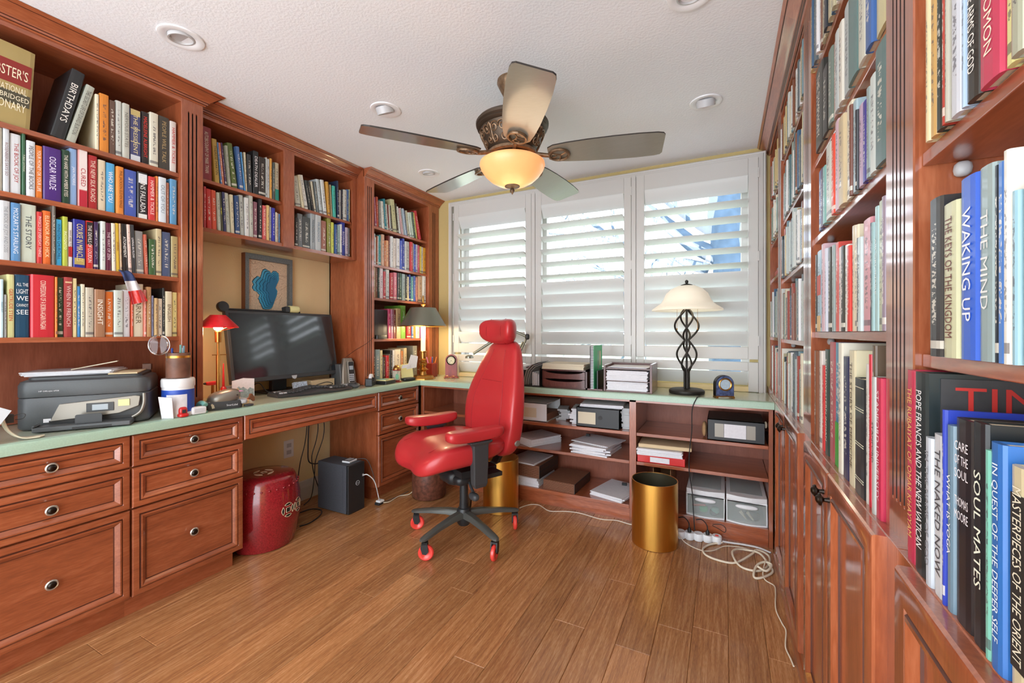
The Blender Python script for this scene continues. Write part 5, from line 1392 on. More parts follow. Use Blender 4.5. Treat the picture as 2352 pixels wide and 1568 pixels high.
L_('statue', MB().prism([(-.042, .008), (-.012, .008), (-.016, .028), (-.02, .04), (-.019, .062), (-.027, .072), (-.035, .062), (-.034, .04), (-.04, .028)], lambda p, t: Vector((t, p[0], p[1])), .0037, .0042), M['manila'], pho)
L_('easel_back', MB().prism([(0, 0), (-.05, 0), (0, .09)], lambda p, t: Vector((p[0], t, p[1] + .001)), -.006, .006), M['orange'], pho)
kh = place('wooden_key', 'small brown wooden key shape lying in front of the photo', 'ornament', (-2.255, 1.39, Z0), 15)
L_('shape', MB().prism([(-.03, 0), (-.026, 0), (-.008, .014), (.008, .010), (.02, 0), (.03, .003), (.028, .02), (.012, .042), (.0, .042), (-.006, .026), (-.03, .012)], lambda p, t: Vector((t, p[0], p[1] + .001)), -.005, .005), M['brownbox'], kh, bevel=.002)
# monitor
mn = place('monitor', 'large black desktop monitor tilted back, window shutters reflected in it', 'monitor', (-2.47, 1.735, Z0), 0)
qm = Matrix.Translation((.028, 0, .288)) @ Matrix.Rotation(math.radians(-9.3), 4, 'Y')
obj('screen_case', MB().box(-.018, .012, -.355, .355, -.207, .207).xf(qm), M['dgrey'], mn, local=True, bevel=.004)
obj('screen_glass', MB().box(.0121, .0135, -.337, .337, -.182, .190).xf(qm), M['screen'], mn, local=True)
obj('maker_badge', MB().prism([(-.018, .006), (.018, .006), (.014, -.01), (0, -.018), (-.014, -.01)], lambda p, t: Vector((.0125 + t, p[0] + .02, -.196 + p[1])), 0, .002).xf(qm), M['lgrey'], mn, local=True)
obj('stand_neck', MB().box(-.075, -.04, -.05, .05, .004, .24), M['black'], mn, local=True, bevel=.006)
obj('stand_foot', MB().loft([[Vector((x - .03, y, z)) for x, y in rrect(.18, .26, .03)] for z in (.001, .010)]), M['black'], mn, local=True)
lb = place('screen_light_bar', 'slim black light bar with round end resting on the monitor top', 'light bar', (-2.47, 1.735, 1.28), 0)
qb = Matrix.Translation((0, 0, -(1.28 - Z0))) @ qm
obj('bar', MB().tube([(-.006, -.33, .2145), (-.006, .12, .2145)], .0065, 10).xf(qb), M['black'], lb, local=True, smooth=60)
obj('dial', MB().lathe([(0, -.012), (.028, -.012), (.030, -.008), (.030, .008), (.028, .012), (0, .012)], seg=24, M=Matrix.Rotation(PI / 2, 4, 'Y')).xf(qb @ Matrix.Translation((.0, -.358, .226))), M['black'], lb, local=True, smooth=40)
wc = place('webcam', 'black webcam with cream cap clipped on the monitor top', 'webcam', (-2.47, 1.735, 1.28), 0)
obj('clip', MB().box(-.02, .02, .005, .035, .2085, .245).xf(qb), M['black'], wc, local=True, bevel=.003)
obj('cap', MB().lathe([(0, -.032), (.021, -.032), (.022, -.028), (.022, .028), (.021, .032), (0, .032)], seg=24, M=Matrix.Rotation(PI / 2, 4, 'X')).xf(qb @ Matrix.Translation((.0, .072, .232))), M['postit'], wc, local=True, smooth=40)
std('desk_book', 'small pale box lying under the right end of the monitor', 'box', B(-2.50, -2.40, 1.885, 2.06, Z0 + .0005, Z0 + .055), M['manila'])
std('white_tray', 'low white plastic tray behind the monitor foot', 'tray', B(-2.58, -2.555, 1.40, 1.60, Z0, Z0 + .06), M['lgrey'], bevel=.004)
sb = place('note_block', 'square block of blue and yellow patterned notes behind the keyboard', 'note pad', (-2.385, 1.79, Z0), -8)
L_('block', MB().box(-.012, .012, -.042, .042, .004, .058).xf(Matrix.Rotation(math.radians(-15), 4, 'Y')), mat('patterned_note', 'a8b8c8', .6, noise=.5, nscale=120), sb)
L_('holder', MB().box(.006, .026, -.040, .046, .001, .014), M['orange'], sb, bevel=.002)
# keyboard
kb = place('keyboard', 'black ergonomic curved keyboard in front of the monitor', 'keyboard', (-2.255, 1.775, Z0), -9)
def kbz(y): return .018 + .016 * math.exp(-(y / .08) ** 2)
def kbf(y): return .085 + .016 * math.cos(y / .23 * PI) - .012 * math.exp(-(y / .05) ** 2)
ks = MB(); rings = []
for i in range(25):
    y = -.235 + .47 * i / 24; e = 1 if 0 < i < 24 else .8; f_ = kbf(y) * e; z = kbz(y)
    rings.append([Vector((f_ + .0, y, .001)), Vector((f_ + .004, y, z * .45)), Vector((f_ - .008, y, z * .8)), Vector((.03, y, z)), Vector((-.07 * e, y, z + .006)), Vector((-.085 * e, y, z * .6)), Vector((-.085 * e, y, .001))])
ks.loft(rings); L_('case', ks, M['dgrey'], kb, smooth=35)
keys = MB(); ledge_ = MB()
for r in range(5):
    for c_ in range(20):
        y = -.205 + c_ * .0213; 
        if r == 0 and 6 <= c_ <= 9: continue
        x = .032 - r * .0215 + .012 * math.exp(-(y / .12) ** 2); z = kbz(y) + .002
        tgt = ledge_ if (c_ in (0, 1, 14) and r in (0, 3)) else keys
        tgt.loft([[Vector((x + a * .0085 * s, y + b * .0085 * s, zz)) for a, b in ((-1, -1), (1, -1), (1, 1), (-1, 1))] for zz, s in ((z, 1), (z + .007, .8))])
o = L_('keys', keys, M['charcoal'], kb); o['kind'] = 'stuff'; L_('pale_keys', ledge_, M['lgrey'], kb)['kind'] = 'stuff'
ms = place('mouse', 'dark grey computer mouse right of the keyboard', 'mouse', (-2.225, 2.065, Z0), -20)
L_('shell', MB().sell((0, 0, .018), (.052, .032, .0175), .8, .8, 28, 12, fn=lambda v: Vector((v.x, v.y, v.z - .15 * v.x * v.x / .05))), M['charcoal'], ms, smooth=70); L_('wheel', MB().lathe([(0, -.004), (.008, -.004), (.008, .004), (0, .004)], c=(.03, 0, .028), seg=14, M=Matrix.Rotation(PI / 2, 4, 'X')), M['black'], ms, smooth=40)
# phone and cradle
ph = place('cordless_phone', 'cordless phone handset standing in its grey cradle right of the monitor', 'phone', (-2.30, 2.105, Z0), -25)
L_('cradle', MB().loft([[Vector((x * s - .0, y * s, z)) for x, y in rrect(.10, .115, .02)] for z, s in ((.001, 1), (.012, 1), (.02, .85))]), M['lgrey'], ph, smooth=40)
L_('answering_base', MB().loft([[Vector((x * s - .035 - z * .15, y * s, z)) for x, y in rrect(.06, .10, .012)] for z, s in ((.012, 1), (.10, .9), (.185, .62), (.19, .55))]), M['silver'], ph, smooth=40)
qh = Matrix.Translation((.012, .008, .018)) @ Matrix.Rotation(math.radians(-14), 4, 'Y')
hs = L_('handset', MB().loft([[Vector((x, y * s, z)) for x, y in rrect(.024, .046, .008)] for z, s in ((0, .9), (.01, 1), (.09, .95), (.15, 1), (.158, .85))]).xf(qh), M['silver'], ph, smooth=40)
obj('face_plate', MB().prism(rrect(.036, .14, .008), lambda p, t: Vector((.0125 + t, p[0], .08 + p[1])), 0, .001).xf(qh), M['black'], hs, local=True); obj('display', MB().box(.0137, .0142, -.013, .013, .095, .122).xf(qh), M['lcd'], hs, local=True)
kp = MB()
for r in range(4):
    for c_ in range(3): kp.box(.0137, .015, -.015 + c_ * .011, -.007 + c_ * .011, .018 + r * .013, .027 + r * .013)
obj('keypad', kp.xf(qh), M['lgrey'], hs, local=True)
rt = std('router', 'dark grey wedge shaped router behind the cordless phone', 'router', MB().loft([[Vector((-2.40 + x * s, 2.10 + y, z)) for x, y in rrect(.12, .06, .01)] for z, s in ((Z0 + .001, 1), (Z0 + .15, .65))]), M['charcoal'], smooth=40)
td = place('tape_dispenser', 'black desk tape dispenser in front of the fluted pilaster', 'tape dispenser', (-2.195, 2.19, Z0), -60)
L_('body', MB().prism([(-.05, 0), (.05, 0), (.052, .05), (.042, .055), (.034, .03), (-.005, .028), (-.02, .055), (-.045, .05), (-.055, .03)], lambda p, t: Vector((p[0], t, p[1] + .001)), -.024, .024), M['black'], td, bevel=.004)
L_('tape_reel', MB().lathe([(.012, -.009), (.029, -.009), (.029, .009), (.012, .009)], c=(-.012, 0, .052), seg=24, M=Matrix.Rotation(PI / 2, 4, 'X'), closed=True), M['paper'], td, smooth=40)
nt_ = place('note_tray', 'black tray holding yellow green notes at the counter edge', 'note tray', (-2.19, 2.33, Z0), 8)
L_('tray', MB().box(-.045, .045, -.06, .06, .001, .024), M['black'], nt_, bevel=.004); L_('notes', MB().box(-.036, .036, -.05, .05, .0242, .033), M['postit'], nt_); L_('green_notes', MB().box(-.036, .03, -.05, -.005, .0331, .036), M['teal'], nt_)
jr = thing('glass_jar', 'small glass jar with gold cap and maroon bands', 'jar', (-2.185, 2.44, Z0)); c = (-2.185, 2.44, Z0)
obj('jar_base', MB().lathe([(0, .001), (.034, .001), (.032, .006), (.022, .008), (.022, .016), (0, .016)], c=c, seg=28), M['redwood'], jr, smooth=40)
obj('glass', MB().lathe([(0, .016), (.027, .016), (.029, .022), (.027, .078), (.02, .086), (0, .086)], c=c, seg=28), M['tank'], jr, smooth=50)
obj('contents', MB().sell((c[0] + .004, c[1], c[2] + .04), (.014, .012, .022), 1, 1), M['green'], jr, smooth=60); obj('figure', MB().sell((c[0] - .004, c[1] + .012, c[2] + .035), (.008, .008, .015), 1, 1), M['manila'], jr, smooth=60)
obj('cap', MB().lathe([(.0, .086), (.027, .086), (.028, .096), (.025, .108), (.016, .120), (.012, .122), (.012, .126), (0, .126)], c=c, seg=28), M['brass'], jr, smooth=40); obj('band', MB().lathe([(.0272, .086), (.0292, .087), (.0292, .095), (.0282, .096)], c=c, seg=28, closed=True), M['redwood'], jr, smooth=40)
nh = place('paper_holder', 'black weighted holder gripping white and yellow note sheets', 'note holder', (-2.165, 2.545, Z0), -15)
L_('holder', MB().sell((0, .0, .014), (.035, .055, .0135), .5, .6), M['black'], nh, smooth=60)
L_('note_sheet', MB().prism([(-.055, .0), (.05, .0), (.042, .11), (-.06, .10)], lambda p, t: Vector((t - .10 * p[1], p[0], p[1] + .024)), -.006, -.001), M['postit'], nh); L_('folded_sheet', MB().prism([(-.03, .09), (.06, .10), (.075, .185), (.01, .20)], lambda p, t: Vector((t + .02, p[0], p[1])), 0, .0015), M['paper'], nh); L_('small_sheet', MB().prism([(-.08, .10), (-.005, .105), (-.002, .13), (-.07, .125)], lambda p, t: Vector((t + .03, p[0], p[1])), 0, .0012), M['paper'], nh)
# brass lamp
bl_ = thing('table_lamp', 'brass candlestick table lamp with dark metal shade in the counter corner', 'table lamp', (-2.145, 2.70, Z0)); c = (-2.145, 2.70, 0)
obj('foot', MB().lathe([(0, Z0 + .001), (.098, Z0 + .001), (.098, Z0 + .008), (.086, Z0 + .012), (.078, Z0 + .026), (.064, Z0 + .032), (.0, Z0 + .032)], c=c, seg=8), M['brass'], bl_)
obj('stem', MB().lathe([(0, Z0 + .032), (.03, Z0 + .033), (.022, Z0 + .06), (.03, Z0 + .072), (.046, Z0 + .076), (.030, Z0 + .082), (.016, Z0 + .10), (.030, Z0 + .115), (.032, Z0 + .125), (.016, Z0 + .135), (.020, Z0 + .15), (.034, Z0 + .155), (.022, Z0 + .162), (.024, Z0 + .21), (.030, Z0 + .214), (.030, Z0 + .222), (0, Z0 + .222)], c=c, seg=24), M['brass'], bl_, smooth=35)
obj('candle_tube', MB().lathe([(0, 1.0), (.0185, 1.0), (.0185, 1.225), (0, 1.225)], c=c, seg=20), M['candle'], bl_, smooth=40)
obj('lamp_shade', MB().lathe([(.096, 1.345), (.100, 1.348), (.178, 1.212), (.181, 1.203), (.177, 1.203), (.174, 1.210)], c=c, seg=48, closed=True), M['darkshade'], bl_, smooth=30)
obj('shade_rim', MB().lathe([(.176, 1.198), (.183, 1.198), (.183, 1.206), (.178, 1.206)], c=c, seg=48, closed=True), M['brass'], bl_, smooth=30)
obj('shade_lining', MB().lathe([(.094, 1.343), (.0945, 1.3445), (.1735, 1.208), (.1725, 1.206)], c=c, seg=48, closed=True), M['paper2'], bl_, smooth=30)
obj('finial', MB().lathe([(0, 1.335), (.006, 1.335), (.006, 1.36), (.014, 1.366), (.020, 1.376), (.012, 1.384), (.006, 1.39), (.010, 1.40), (.007, 1.43), (.004, 1.445), (0, 1.448)], c=c, seg=16), M['brass'], bl_, smooth=40)
for sy in (-1, 1): obj('bulb', MB().sell((c[0], c[1] + sy * .05, 1.235), (.020, .020, .026), 1, 1), M['lit'], bl_, smooth=60)
sw_ = MB().tube([(c[0], c[1] + .09, 1.345), (c[0], c[1], 1.342)], .002, 5).tube([(c[0], c[1] - .09, 1.345), (c[0], c[1], 1.342)], .002, 5); obj('shade_spider', sw_, M['brass'], bl_)
lamp('brass_lamp_bulb', 'POINT', (c[0] + .03, c[1], 1.20), 1.5, (1, .8, .5), size=.03, parent=bl_)
pcp = thing('pencil_holder', 'brown wooden pencil holder behind the brass lamp', 'cup', (-2.185, 2.86, Z0)); 
obj('cup', B(-2.22, -2.15, 2.825, 2.895, Z0 + .001, Z0 + .115), M['redwood'], pcp, bevel=.004)
for i, (dx, dy, m_) in enumerate(((-.02, -.02, 'pink'), (.015, -.012, 'blue'), (-.005, .015, 'whitep'), (.02, .02, 'orange'), (-.022, .022, 'redp'))):
    tag(obj('pen', MB().tube([(-2.185 + dx, 2.86 + dy, Z0 + .1155), (-2.185 + dx * 1.5, 2.86 + dy * 1.4, Z0 + .165)], .0042, 8), M[m_], smooth=60), ('pink', 'blue', 'white', 'orange', 'red')[i] + ' pen in the brown wooden holder behind the brass lamp', 'pen', 'pens in the wooden holder')
ck = place('mantel_clock', 'red wooden arched desk clock with cream dial beside the window', 'clock', (-1.985, 2.86, Z0), -62)
def arch(w, h, n=14): return [(-w, 0), (w, 0)] + [(w * math.cos(PI * k / n), h - w + w * math.sin(PI * k / n)) for k in range(n + 1)]
L_('base', MB().box(-.028, .034, -.058, .058, .001, .014), M['redwood'], ck, bevel=.003)
L_('case', MB().prism(arch(.047, .178), lambda p, t: Vector((t, p[0], p[1] + .014)), -.02, .024), M['redwood'], ck, smooth=30)
L_('bezel', MB().lathe([(.030, 0), (.038, 0), (.038, .006), (.034, .008), (.030, .004)], c=(.024, 0, .145), seg=32, M=Matrix.Rotation(PI / 2, 4, 'Y'), closed=True), M['pewter'], ck, smooth=40)
d_ = L_('dial', MB().lathe([(0, 0), (.031, 0), (.031, .002), (0, .002)], c=(.024, 0, .145), seg=32, M=Matrix.Rotation(PI / 2, 4, 'Y')), M['dial'], ck)
mk = MB()
for k in range(12):
    a = PI * k / 6; mk.box(.0262, .0268, -.0015, .0015, .021, .027, M=Matrix.Translation((0, 0, .145)) @ Matrix.Rotation(a, 4, 'X'))
mk.box(.0266, .0272, -.001, .001, 0, .02, M=Matrix.Translation((0, 0, .145)) @ Matrix.Rotation(2.6, 4, 'X')); mk.box(.0268, .0274, -.0012, .0012, 0, .014, M=Matrix.Translation((0, 0, .145)) @ Matrix.Rotation(-2.4, 4, 'X'))
obj('numerals_and_hands', mk, M['black'], d_, local=True)
gl = MB()
for sx in (-.03, .03): gl.tube([(-1.89 + sx + .022 * math.cos(t), 2.70 + .004 * math.sin(t), Z0 + .020 + .016 * math.sin(t)) for t in [2 * PI * k / 16 for k in range(17)]], .0011, 5)
gl.tube([(-1.897, 2.70, Z0 + .026), (-1.883, 2.70, Z0 + .026)], .001, 5); gl.tube([(-1.942, 2.70, Z0 + .022), (-1.93, 2.80, Z0 + .006)], .001, 5); gl.tube([(-1.838, 2.70, Z0 + .022), (-1.87, 2.81, Z0 + .006)], .001, 5)
std('reading_glasses', 'thin gold rimmed reading glasses in front of the red clock', 'glasses', gl, M['brass'])
ct = thing('candy_tin', 'small dark hinged tin of red sweets on the corner bookcase shelf', 'tin', (-2.268, 2.355, 1.105))
obj('box', MB().loft([[Vector((-2.268 + x * s, 2.355 + y * s, z)) for x, y in rrect(.05, .105, .012)] for z, s in ((1.1055, 1), (1.13, 1), (1.133, .97))]), M['tin'], ct, smooth=40)
tl = MB().box(-2.300, -2.296, 2.305, 2.405, 1.1335, 1.178); obj('lid', tl, mat('sweets', 'a83a38', .4, noise=.8, nscale=130), ct)
# framed map on the knee wall
fm = thing('framed_map', 'framed layered wooden map with blue lake above the monitor', 'picture', (-2.595, 1.715, 1.27))
fmn = MB()
for a in ((1.553, 1.862, 1.60, 1.632), (1.553, 1.862, 1.262, 1.29), (1.553, 1.575, 1.29, 1.60), (1.840, 1.862, 1.29, 1.60)): fmn.box(-2.599, -2.562, *a)
obj('frame', fmn, M['frame'], fm, bevel=.001)
obj('frame_side', B(-2.599, -2.564, 1.5505, 1.553, 1.262, 1.632), M['frame_side'], fm)
obj('map_sheet', B(-2.598, -2.588, 1.575, 1.840, 1.29, 1.60), M['mapbg'], fm)
ln = MB(); rl_ = random.Random(8)
for k in range(46):
    y = rl_.uniform(1.582, 1.832); z = rl_.uniform(1.30, 1.593); a = rl_.uniform(0, PI); l = rl_.uniform(.006, .03)
    ln.box(-2.588, -2.5876, -l, l, -.0006, .0006, M=Matrix.Translation((0, y, z)) @ Matrix.Rotation(a, 4, 'X'))
obj('map_lines', ln, M['brownbox'], fm)
lake = [(.10, .97), (.16, 1.0), (.25, .96), (.31, .90), (.36, .96), (.42, .98), (.50, .92), (.52, .80), (.50, .70), (.46, .62), (.42, .55), (.47, .45), (.45, .30), (.40, .16), (.34, .02), (.28, -.06), (.10, -.06), (.06, .05), (.02, .12), (-.02, .22), (.02, .30), (-.04, .36), (-.12, .40), (-.17, .48), (-.14, .56), (-.16, .64), (-.10, .72), (-.04, .78), (.04, .76), (.06, .86)]
rk = random.Random(2); pts = []
for i in range(len(lake)):
    a, b = Vector(lake[i]), Vector(lake[(i + 1) % len(lake)])
    for t in (0, .33, .66): pts.append((a.lerp(b, t).x + rk.uniform(-.008, .008), a.lerp(b, t).y + rk.uniform(-.008, .008)))
cxl, cyl = .30, .42
for k in range(5):
    f = 1 - .15 * k
    mp_ = lambda p, t, f=f: Vector((t, 1.700 + ((p[0] - cxl * 1.25) * f * (1 if k else 1) + cxl * 1.25 - .19) * .25 - .012 * 0, 1.315 + ((p[1] - cyl) * (1 - .09 * k) + cyl) * .235))
    x0 = -2.5876 + .0024 * k
    obj('lake_layer', MB().prism(pts, mp_, x0, x0 + .0022), M['lake%d' % (4 - k) if k < 4 else 'lake0'], fm)
    gr = 1.035
    obj('layer_edge', MB().prism([((p[0] - cxl) * gr + cxl, (p[1] - cyl) * gr + cyl) for p in pts], mp_, x0 - .0001, x0 + .0004), M['lakeline'], fm)
# flag hanging from the third shelf
fg = thing('small_flag', 'small tricolour flag cloth hanging over the third shelf edge', 'flag', (-2.255, .88, 1.41))
for k, (m_, a, b) in enumerate((('navy', 0, .33), ('paper', .33, .62), ('redp', .62, 1))):
    mb = MB(); n = 8; rings = []
    for i in range(5):
        t = a + (b - a) * i / 4; row = []
        for j in range(n + 1):
            s_ = j / n; w_ = .036 + .022 * t; y = .866 + .048 * t + (s_ - .5) * w_; x = -2.252 + .006 * math.sin(s_ * 9 + t * 3) + .004 * t; z = 1.414 - .135 * t + .01 * (s_ - .5) * t * 2
            if t < .1: x -= .02 * (1 - t / .1); z += .0
            row.append(Vector((x, y, z)))
        rings.append(row + [v + Vector((-.0012, 0, 0)) for v in reversed(row)])
    mb.loft(rings); obj(('blue_band', 'white_band', 'red_band')[k], mb, M[m_], fg, smooth=60)

# ============================================================ THINGS ON THE WINDOW COUNTER
dl = thing('desk_lamp', 'dark green jointed desk lamp behind the chair headrest', 'desk lamp', (-1.60, 2.905, Z0))
obj('base', MB().lathe([(0, .001), (.07, .001), (.068, .018), (.02, .024), (0, .024)], c=(-1.60, 2.905, Z0), seg=28), M['darkshade'], dl, smooth=40)
obj('lower_arm', MB().tube([(-1.59, 2.905, Z0 + .02), (-1.45, 2.93, .95), (-1.37, 2.92, 1.08)], .008, 8).tube([(-1.57, 2.905, Z0 + .02), (-1.42, 2.93, .96), (-1.345, 2.92, 1.10)], .008, 8), M['darkshade'], dl, smooth=60)
obj('upper_arm', MB().tube([(-1.335, 2.92, 1.12), (-1.42, 2.91, 1.155), (-1.64, 2.88, 1.07), (-1.77, 2.85, .985)], .011, 8), M['darkshade'], dl, smooth=60); obj('joint', MB().sell((-1.335, 2.92, 1.12), (.016, .016, .022), .6, .8), M['black'], dl, smooth=60)
obj('lamp_head', MB().loft([[Vector((-1.80 + x, 2.84 + y, z)) for x, y in rrect(.05 * s, .07 * s, .02 * s)] for z, s in ((.975, .6), (.965, 1), (.95, 1.05))]), M['darkshade'], dl, smooth=40)
oz = thing('desk_organiser', 'dark wood letter tray with loose papers just right of the chair back', 'organiser', (-1.38, 2.80, Z0))
for z in (.001, .05, .10): obj('tray', B(-1.50, -1.27, 2.66, 2.895, Z0 + z, Z0 + z + .008), M['darkwood'], oz)
obj('side_panel', B(-1.508, -1.50, 2.66, 2.895, Z0 + .001, Z0 + .125), M['darkwood'], oz); obj('side_panel', B(-1.27, -1.262, 2.66, 2.895, Z0 + .001, Z0 + .125), M['darkwood'], oz)
def pile(label, x, y, z, w, d, h, n, seed, rot=0, m='paper', lines=False, skew=4, cat='papers'):
    t = place('paper_stack', label, cat, (x, y, z), rot)
    mb = stack(w, d, h, n, seed, skew=skew); L_('sheets', mb, M[m], t)
    if lines: sheetlines(t, w, d, h + .0002, seed)
    return t
pile('white papers in the lowest slot of the dark letter tray by the chair', -1.385, 2.79, Z0 + .0095, .19, .24, .034, 5, 21)
pile('white papers in the middle slot of the dark letter tray by the chair', -1.385, 2.79, Z0 + .0585, .19, .24, .034, 5, 22)
pile('loose white pages on top of the dark letter tray by the chair', -1.37, 2.78, Z0 + .1085, .20, .26, .024, 4, 23, 12)
fh = thing('file_sorter', 'curved grey folders standing in a black sorter right of the chair', 'file sorter', (-1.19, 2.74, Z0))
obj('rack', MB().box(-1.25, -1.115, 2.64, 2.86, Z0 + .001, Z0 + .008).box(-1.255, -1.25, 2.66, 2.86, Z0 + .001, Z0 + .11).box(-1.118, -1.113, 2.64, 2.86, Z0 + .001, Z0 + .13), M['black'], fh)
fo = MB()
for k in range(3): fo.prism([(0, 0), (.006, .05), (.022, .10), (.055, .135), (.105, .155), (.105, .157), (.053, .138), (.019, .102), (.003, .05), (-.003, 0)], lambda p, t, k=k: Vector((-1.242 + .012 * k + p[0], t, Z0 + .009 + p[1] * (1 - .04 * k))), 2.66 + .01 * k, 2.86)
obj('curved_folders', fo, M['greypap'], fh, smooth=40)
le = MB()
for k in range(4): le.box(-1.17 + .012 * k, -1.163 + .012 * k, 2.645 + .004 * k, 2.75, Z0 + .0095, Z0 + .10 - .005 * k)
std('letters', 'bundle of white letters standing in the sorter', 'letters', le, M['paper'])
od = thing('drawer_organiser', 'dark wood desk organiser with two small drawers, papers on top', 'organiser', (-.945, 2.76, Z0))
x0, x1 = -1.10, -.790
obj('case', MB().box(x0, x0 + .010, 2.65, 2.90, Z0 + .001, Z0 + .125).box(x1 - .010, x1, 2.65, 2.90, Z0 + .001, Z0 + .125).box(x0, x1, 2.65, 2.90, Z0 + .115, Z0 + .125).box(x0, x1, 2.65, 2.90, Z0 + .001, Z0 + .012).box(x0, x1, 2.88, 2.90, Z0 + .001, Z0 + .12), M['darkwood'], od)
for k in range(2):
    z = Z0 + .0125 + .051 * k; dz = .050
    P_ = [(x0 + .012, z), (x1 - .012, z), (x1 - .012, z + dz - .002)] + [(-.945 + .13 * math.cos(t), z + dz - .002 - .016 * math.sin(t)) for t in [PI * i / 10 for i in range(11)]] + [(x0 + .012, z + dz - .002)]
    obj('drawer_front', MB().prism(P_, lambda p, t: Vector((p[0], t, p[1])), 2.642, 2.652), M['darkwood'], od); obj('drawer_box', B(x0 + .013, x1 - .013, 2.653, 2.87, z, z + .028), M['darkwood'], od)
pile('thick cream paper pile on the two drawer organiser', -.95, 2.755, Z0 + .1255, .29, .23, .036, 7, 31, 1, 'paper2')
sr = thing('book_slot', 'dark wood divider slot between organiser and tray', 'organiser', (-.73, 2.75, Z0))
obj('floor_panel', B(-.788, -.690, 2.65, 2.90, Z0 + .001, Z0 + .009), M['darkwood'], sr); obj('divider', B(-.728, -.722, 2.66, 2.90, Z0 + .009, Z0 + .125), M['black'], sr)
nb = thing('spiral_notebook', 'bright green spiral bound notebook standing upright in the dark wood slot', 'notebook', (-.755, 2.74, Z0 + .01))
obj('cover', B(-.746, -.743, 2.645, 2.845, Z0 + .0095, Z0 + .285), M['green'], nb); obj('pages', B(-.766, -.7465, 2.65, 2.845, Z0 + .0095, Z0 + .28), M['paper'], nb); obj('back_cover', B(-.769, -.7665, 2.645, 2.845, Z0 + .0095, Z0 + .283), M['black'], nb)
cl = MB()
for k in range(26):
    z = Z0 + .018 + .0102 * k; cl.tube([(-.757 + .013 * math.cos(t), 2.646 + .006 * math.sin(t), z) for t in [2 * PI * i / 8 for i in range(9)]], .0016, 4)
obj('spiral_binding', cl, M['black'], nb); obj('cover_sticker', MB().prism(rrect(.03, .10, .014), lambda p, t: Vector((-.743 + t, 2.79 + p[0], Z0 + .2 + p[1])), 0, .0006), M['paper2'], nb)
obj('cover_print', B(-.743, -.7425, 2.735, 2.755, Z0 + .13, Z0 + .25), M['darkshade'], nb)
py = thing('letter_tray', 'dark wood two tier letter tray stacked with papers, left of the lamp', 'letter tray', (-.535, 2.76, Z0))
x0, x1 = -.681, -.388
obj('side_panel', B(x0, x0 + .012, 2.645, 2.86, Z0 + .001, Z0 + .165), M['darkwood'], py, bevel=.001); obj('side_panel', B(x1 - .014, x1, 2.645, 2.86, Z0 + .001, Z0 + .175), M['darkwood'], py, bevel=.001)
for z in (.001, .140): obj('tray', B(x0 + .012, x1 - .014, 2.65, 2.86, Z0 + z, Z0 + z + .008), M['darkwood'], py)
obj('tray', B(x0 + .012, x1 - .014, 2.65, 2.86, Z0 + .066, Z0 + .070), M['darkwood'], py)
obj('back_panel', B(x0, x1, 2.86, 2.868, Z0 + .001, Z0 + .17), M['darkwood'], py)
pile('thick pile of papers in the bottom of the two tier letter tray', -.54, 2.755, Z0 + .0095, .245, .205, .054, 12, 41, 0, 'paper', skew=1.5)
pile('ragged pile of papers in the upper tier of the letter tray', -.54, 2.752, Z0 + .0705, .248, .205, .062, 14, 42, 0, 'paper', skew=1.8)
pile('thin sheets on the top board of the letter tray', -.535, 2.76, Z0 + .1485, .24, .19, .006, 2, 43, 0, 'paper')
# iron lamp
il = thing('table_lamp', 'tall twisted black iron table lamp with frosted glass dome shade on the window counter', 'table lamp', (-.206, 2.775, Z0)); cx, cy = -.206, 2.775; c = (cx, cy, 0)
obj('base', MB().lathe([(0, Z0 + .001), (.098, Z0 + .001), (.101, Z0 + .006), (.101, Z0 + .020), (.09, Z0 + .028), (.03, Z0 + .031), (0, Z0 + .031)], c=c, seg=40), M['iron'], il, smooth=35)
obj('centre_rod', MB().lathe([(0, Z0 + .03), (.0065, Z0 + .03), (.0065, 1.31), (0, 1.31)], c=c, seg=12), M['iron'], il, smooth=40)
tw_ = MB()
for k in range(4):
    P_ = []
    for i in range(61):
        t = i / 60; z = Z0 + .03 + (1.292 - Z0 - .03) * t
        if t < .22: r = .014; th = 0
        else:
            u = (t - .22) / .78; r = .014 + .046 * abs(math.sin(PI * u * 2)) ** .9 * (1 - .12 * (1 - u)) if u < .5 else .014 + .054 * abs(math.sin(PI * u * 2)) ** .9
            r = max(r, .018 if .4 < u < .6 else .010); th = 2 * PI * .62 * u
        P_.append((cx + r * math.cos(th + k * PI / 2 + .5), cy + r * math.sin(th + k * PI / 2 + .5), z))
    tw_.tube(P_, .0058, 7)
obj('twisted_bars', tw_, M['iron'], il, smooth=60)
obj('glass_shade', MB().lathe([(.024, 1.437), (.050, 1.434), (.090, 1.415), (.118, 1.388), (.134, 1.352), (.150, 1.328), (.178, 1.308), (.199, 1.294), (.203, 1.285), (.197, 1.283), (.170, 1.301), (.143, 1.322), (.127, 1.350), (.111, 1.384), (.086, 1.409), (.05, 1.428), (.024, 1.431)], c=c, seg=56, closed=True), M['frosted'], il, smooth=60)
obj('finial', MB().lathe([(0, 1.431), (.032, 1.434), (.034, 1.440), (.016, 1.446), (.006, 1.449), (.010, 1.456), (.009, 1.465), (.004, 1.470), (0, 1.471)], c=c, seg=20), M['iron'], il, smooth=40)
for sx in (-.052, .062):
    obj('pull_chain', MB().tube([(cx + sx, cy - .03, 1.30), (cx + sx, cy - .03, 1.175)], .0009, 5), M['brass'], il); obj('chain_end', MB().sell((cx + sx, cy - .03, 1.172), (.004, .004, .005), 1, 1, 10, 6), M['brass'], il, smooth=60)
lamp('iron_lamp_bulb', 'POINT', (cx, cy, 1.335), .2, (1, .86, .66), size=.04, parent=il)
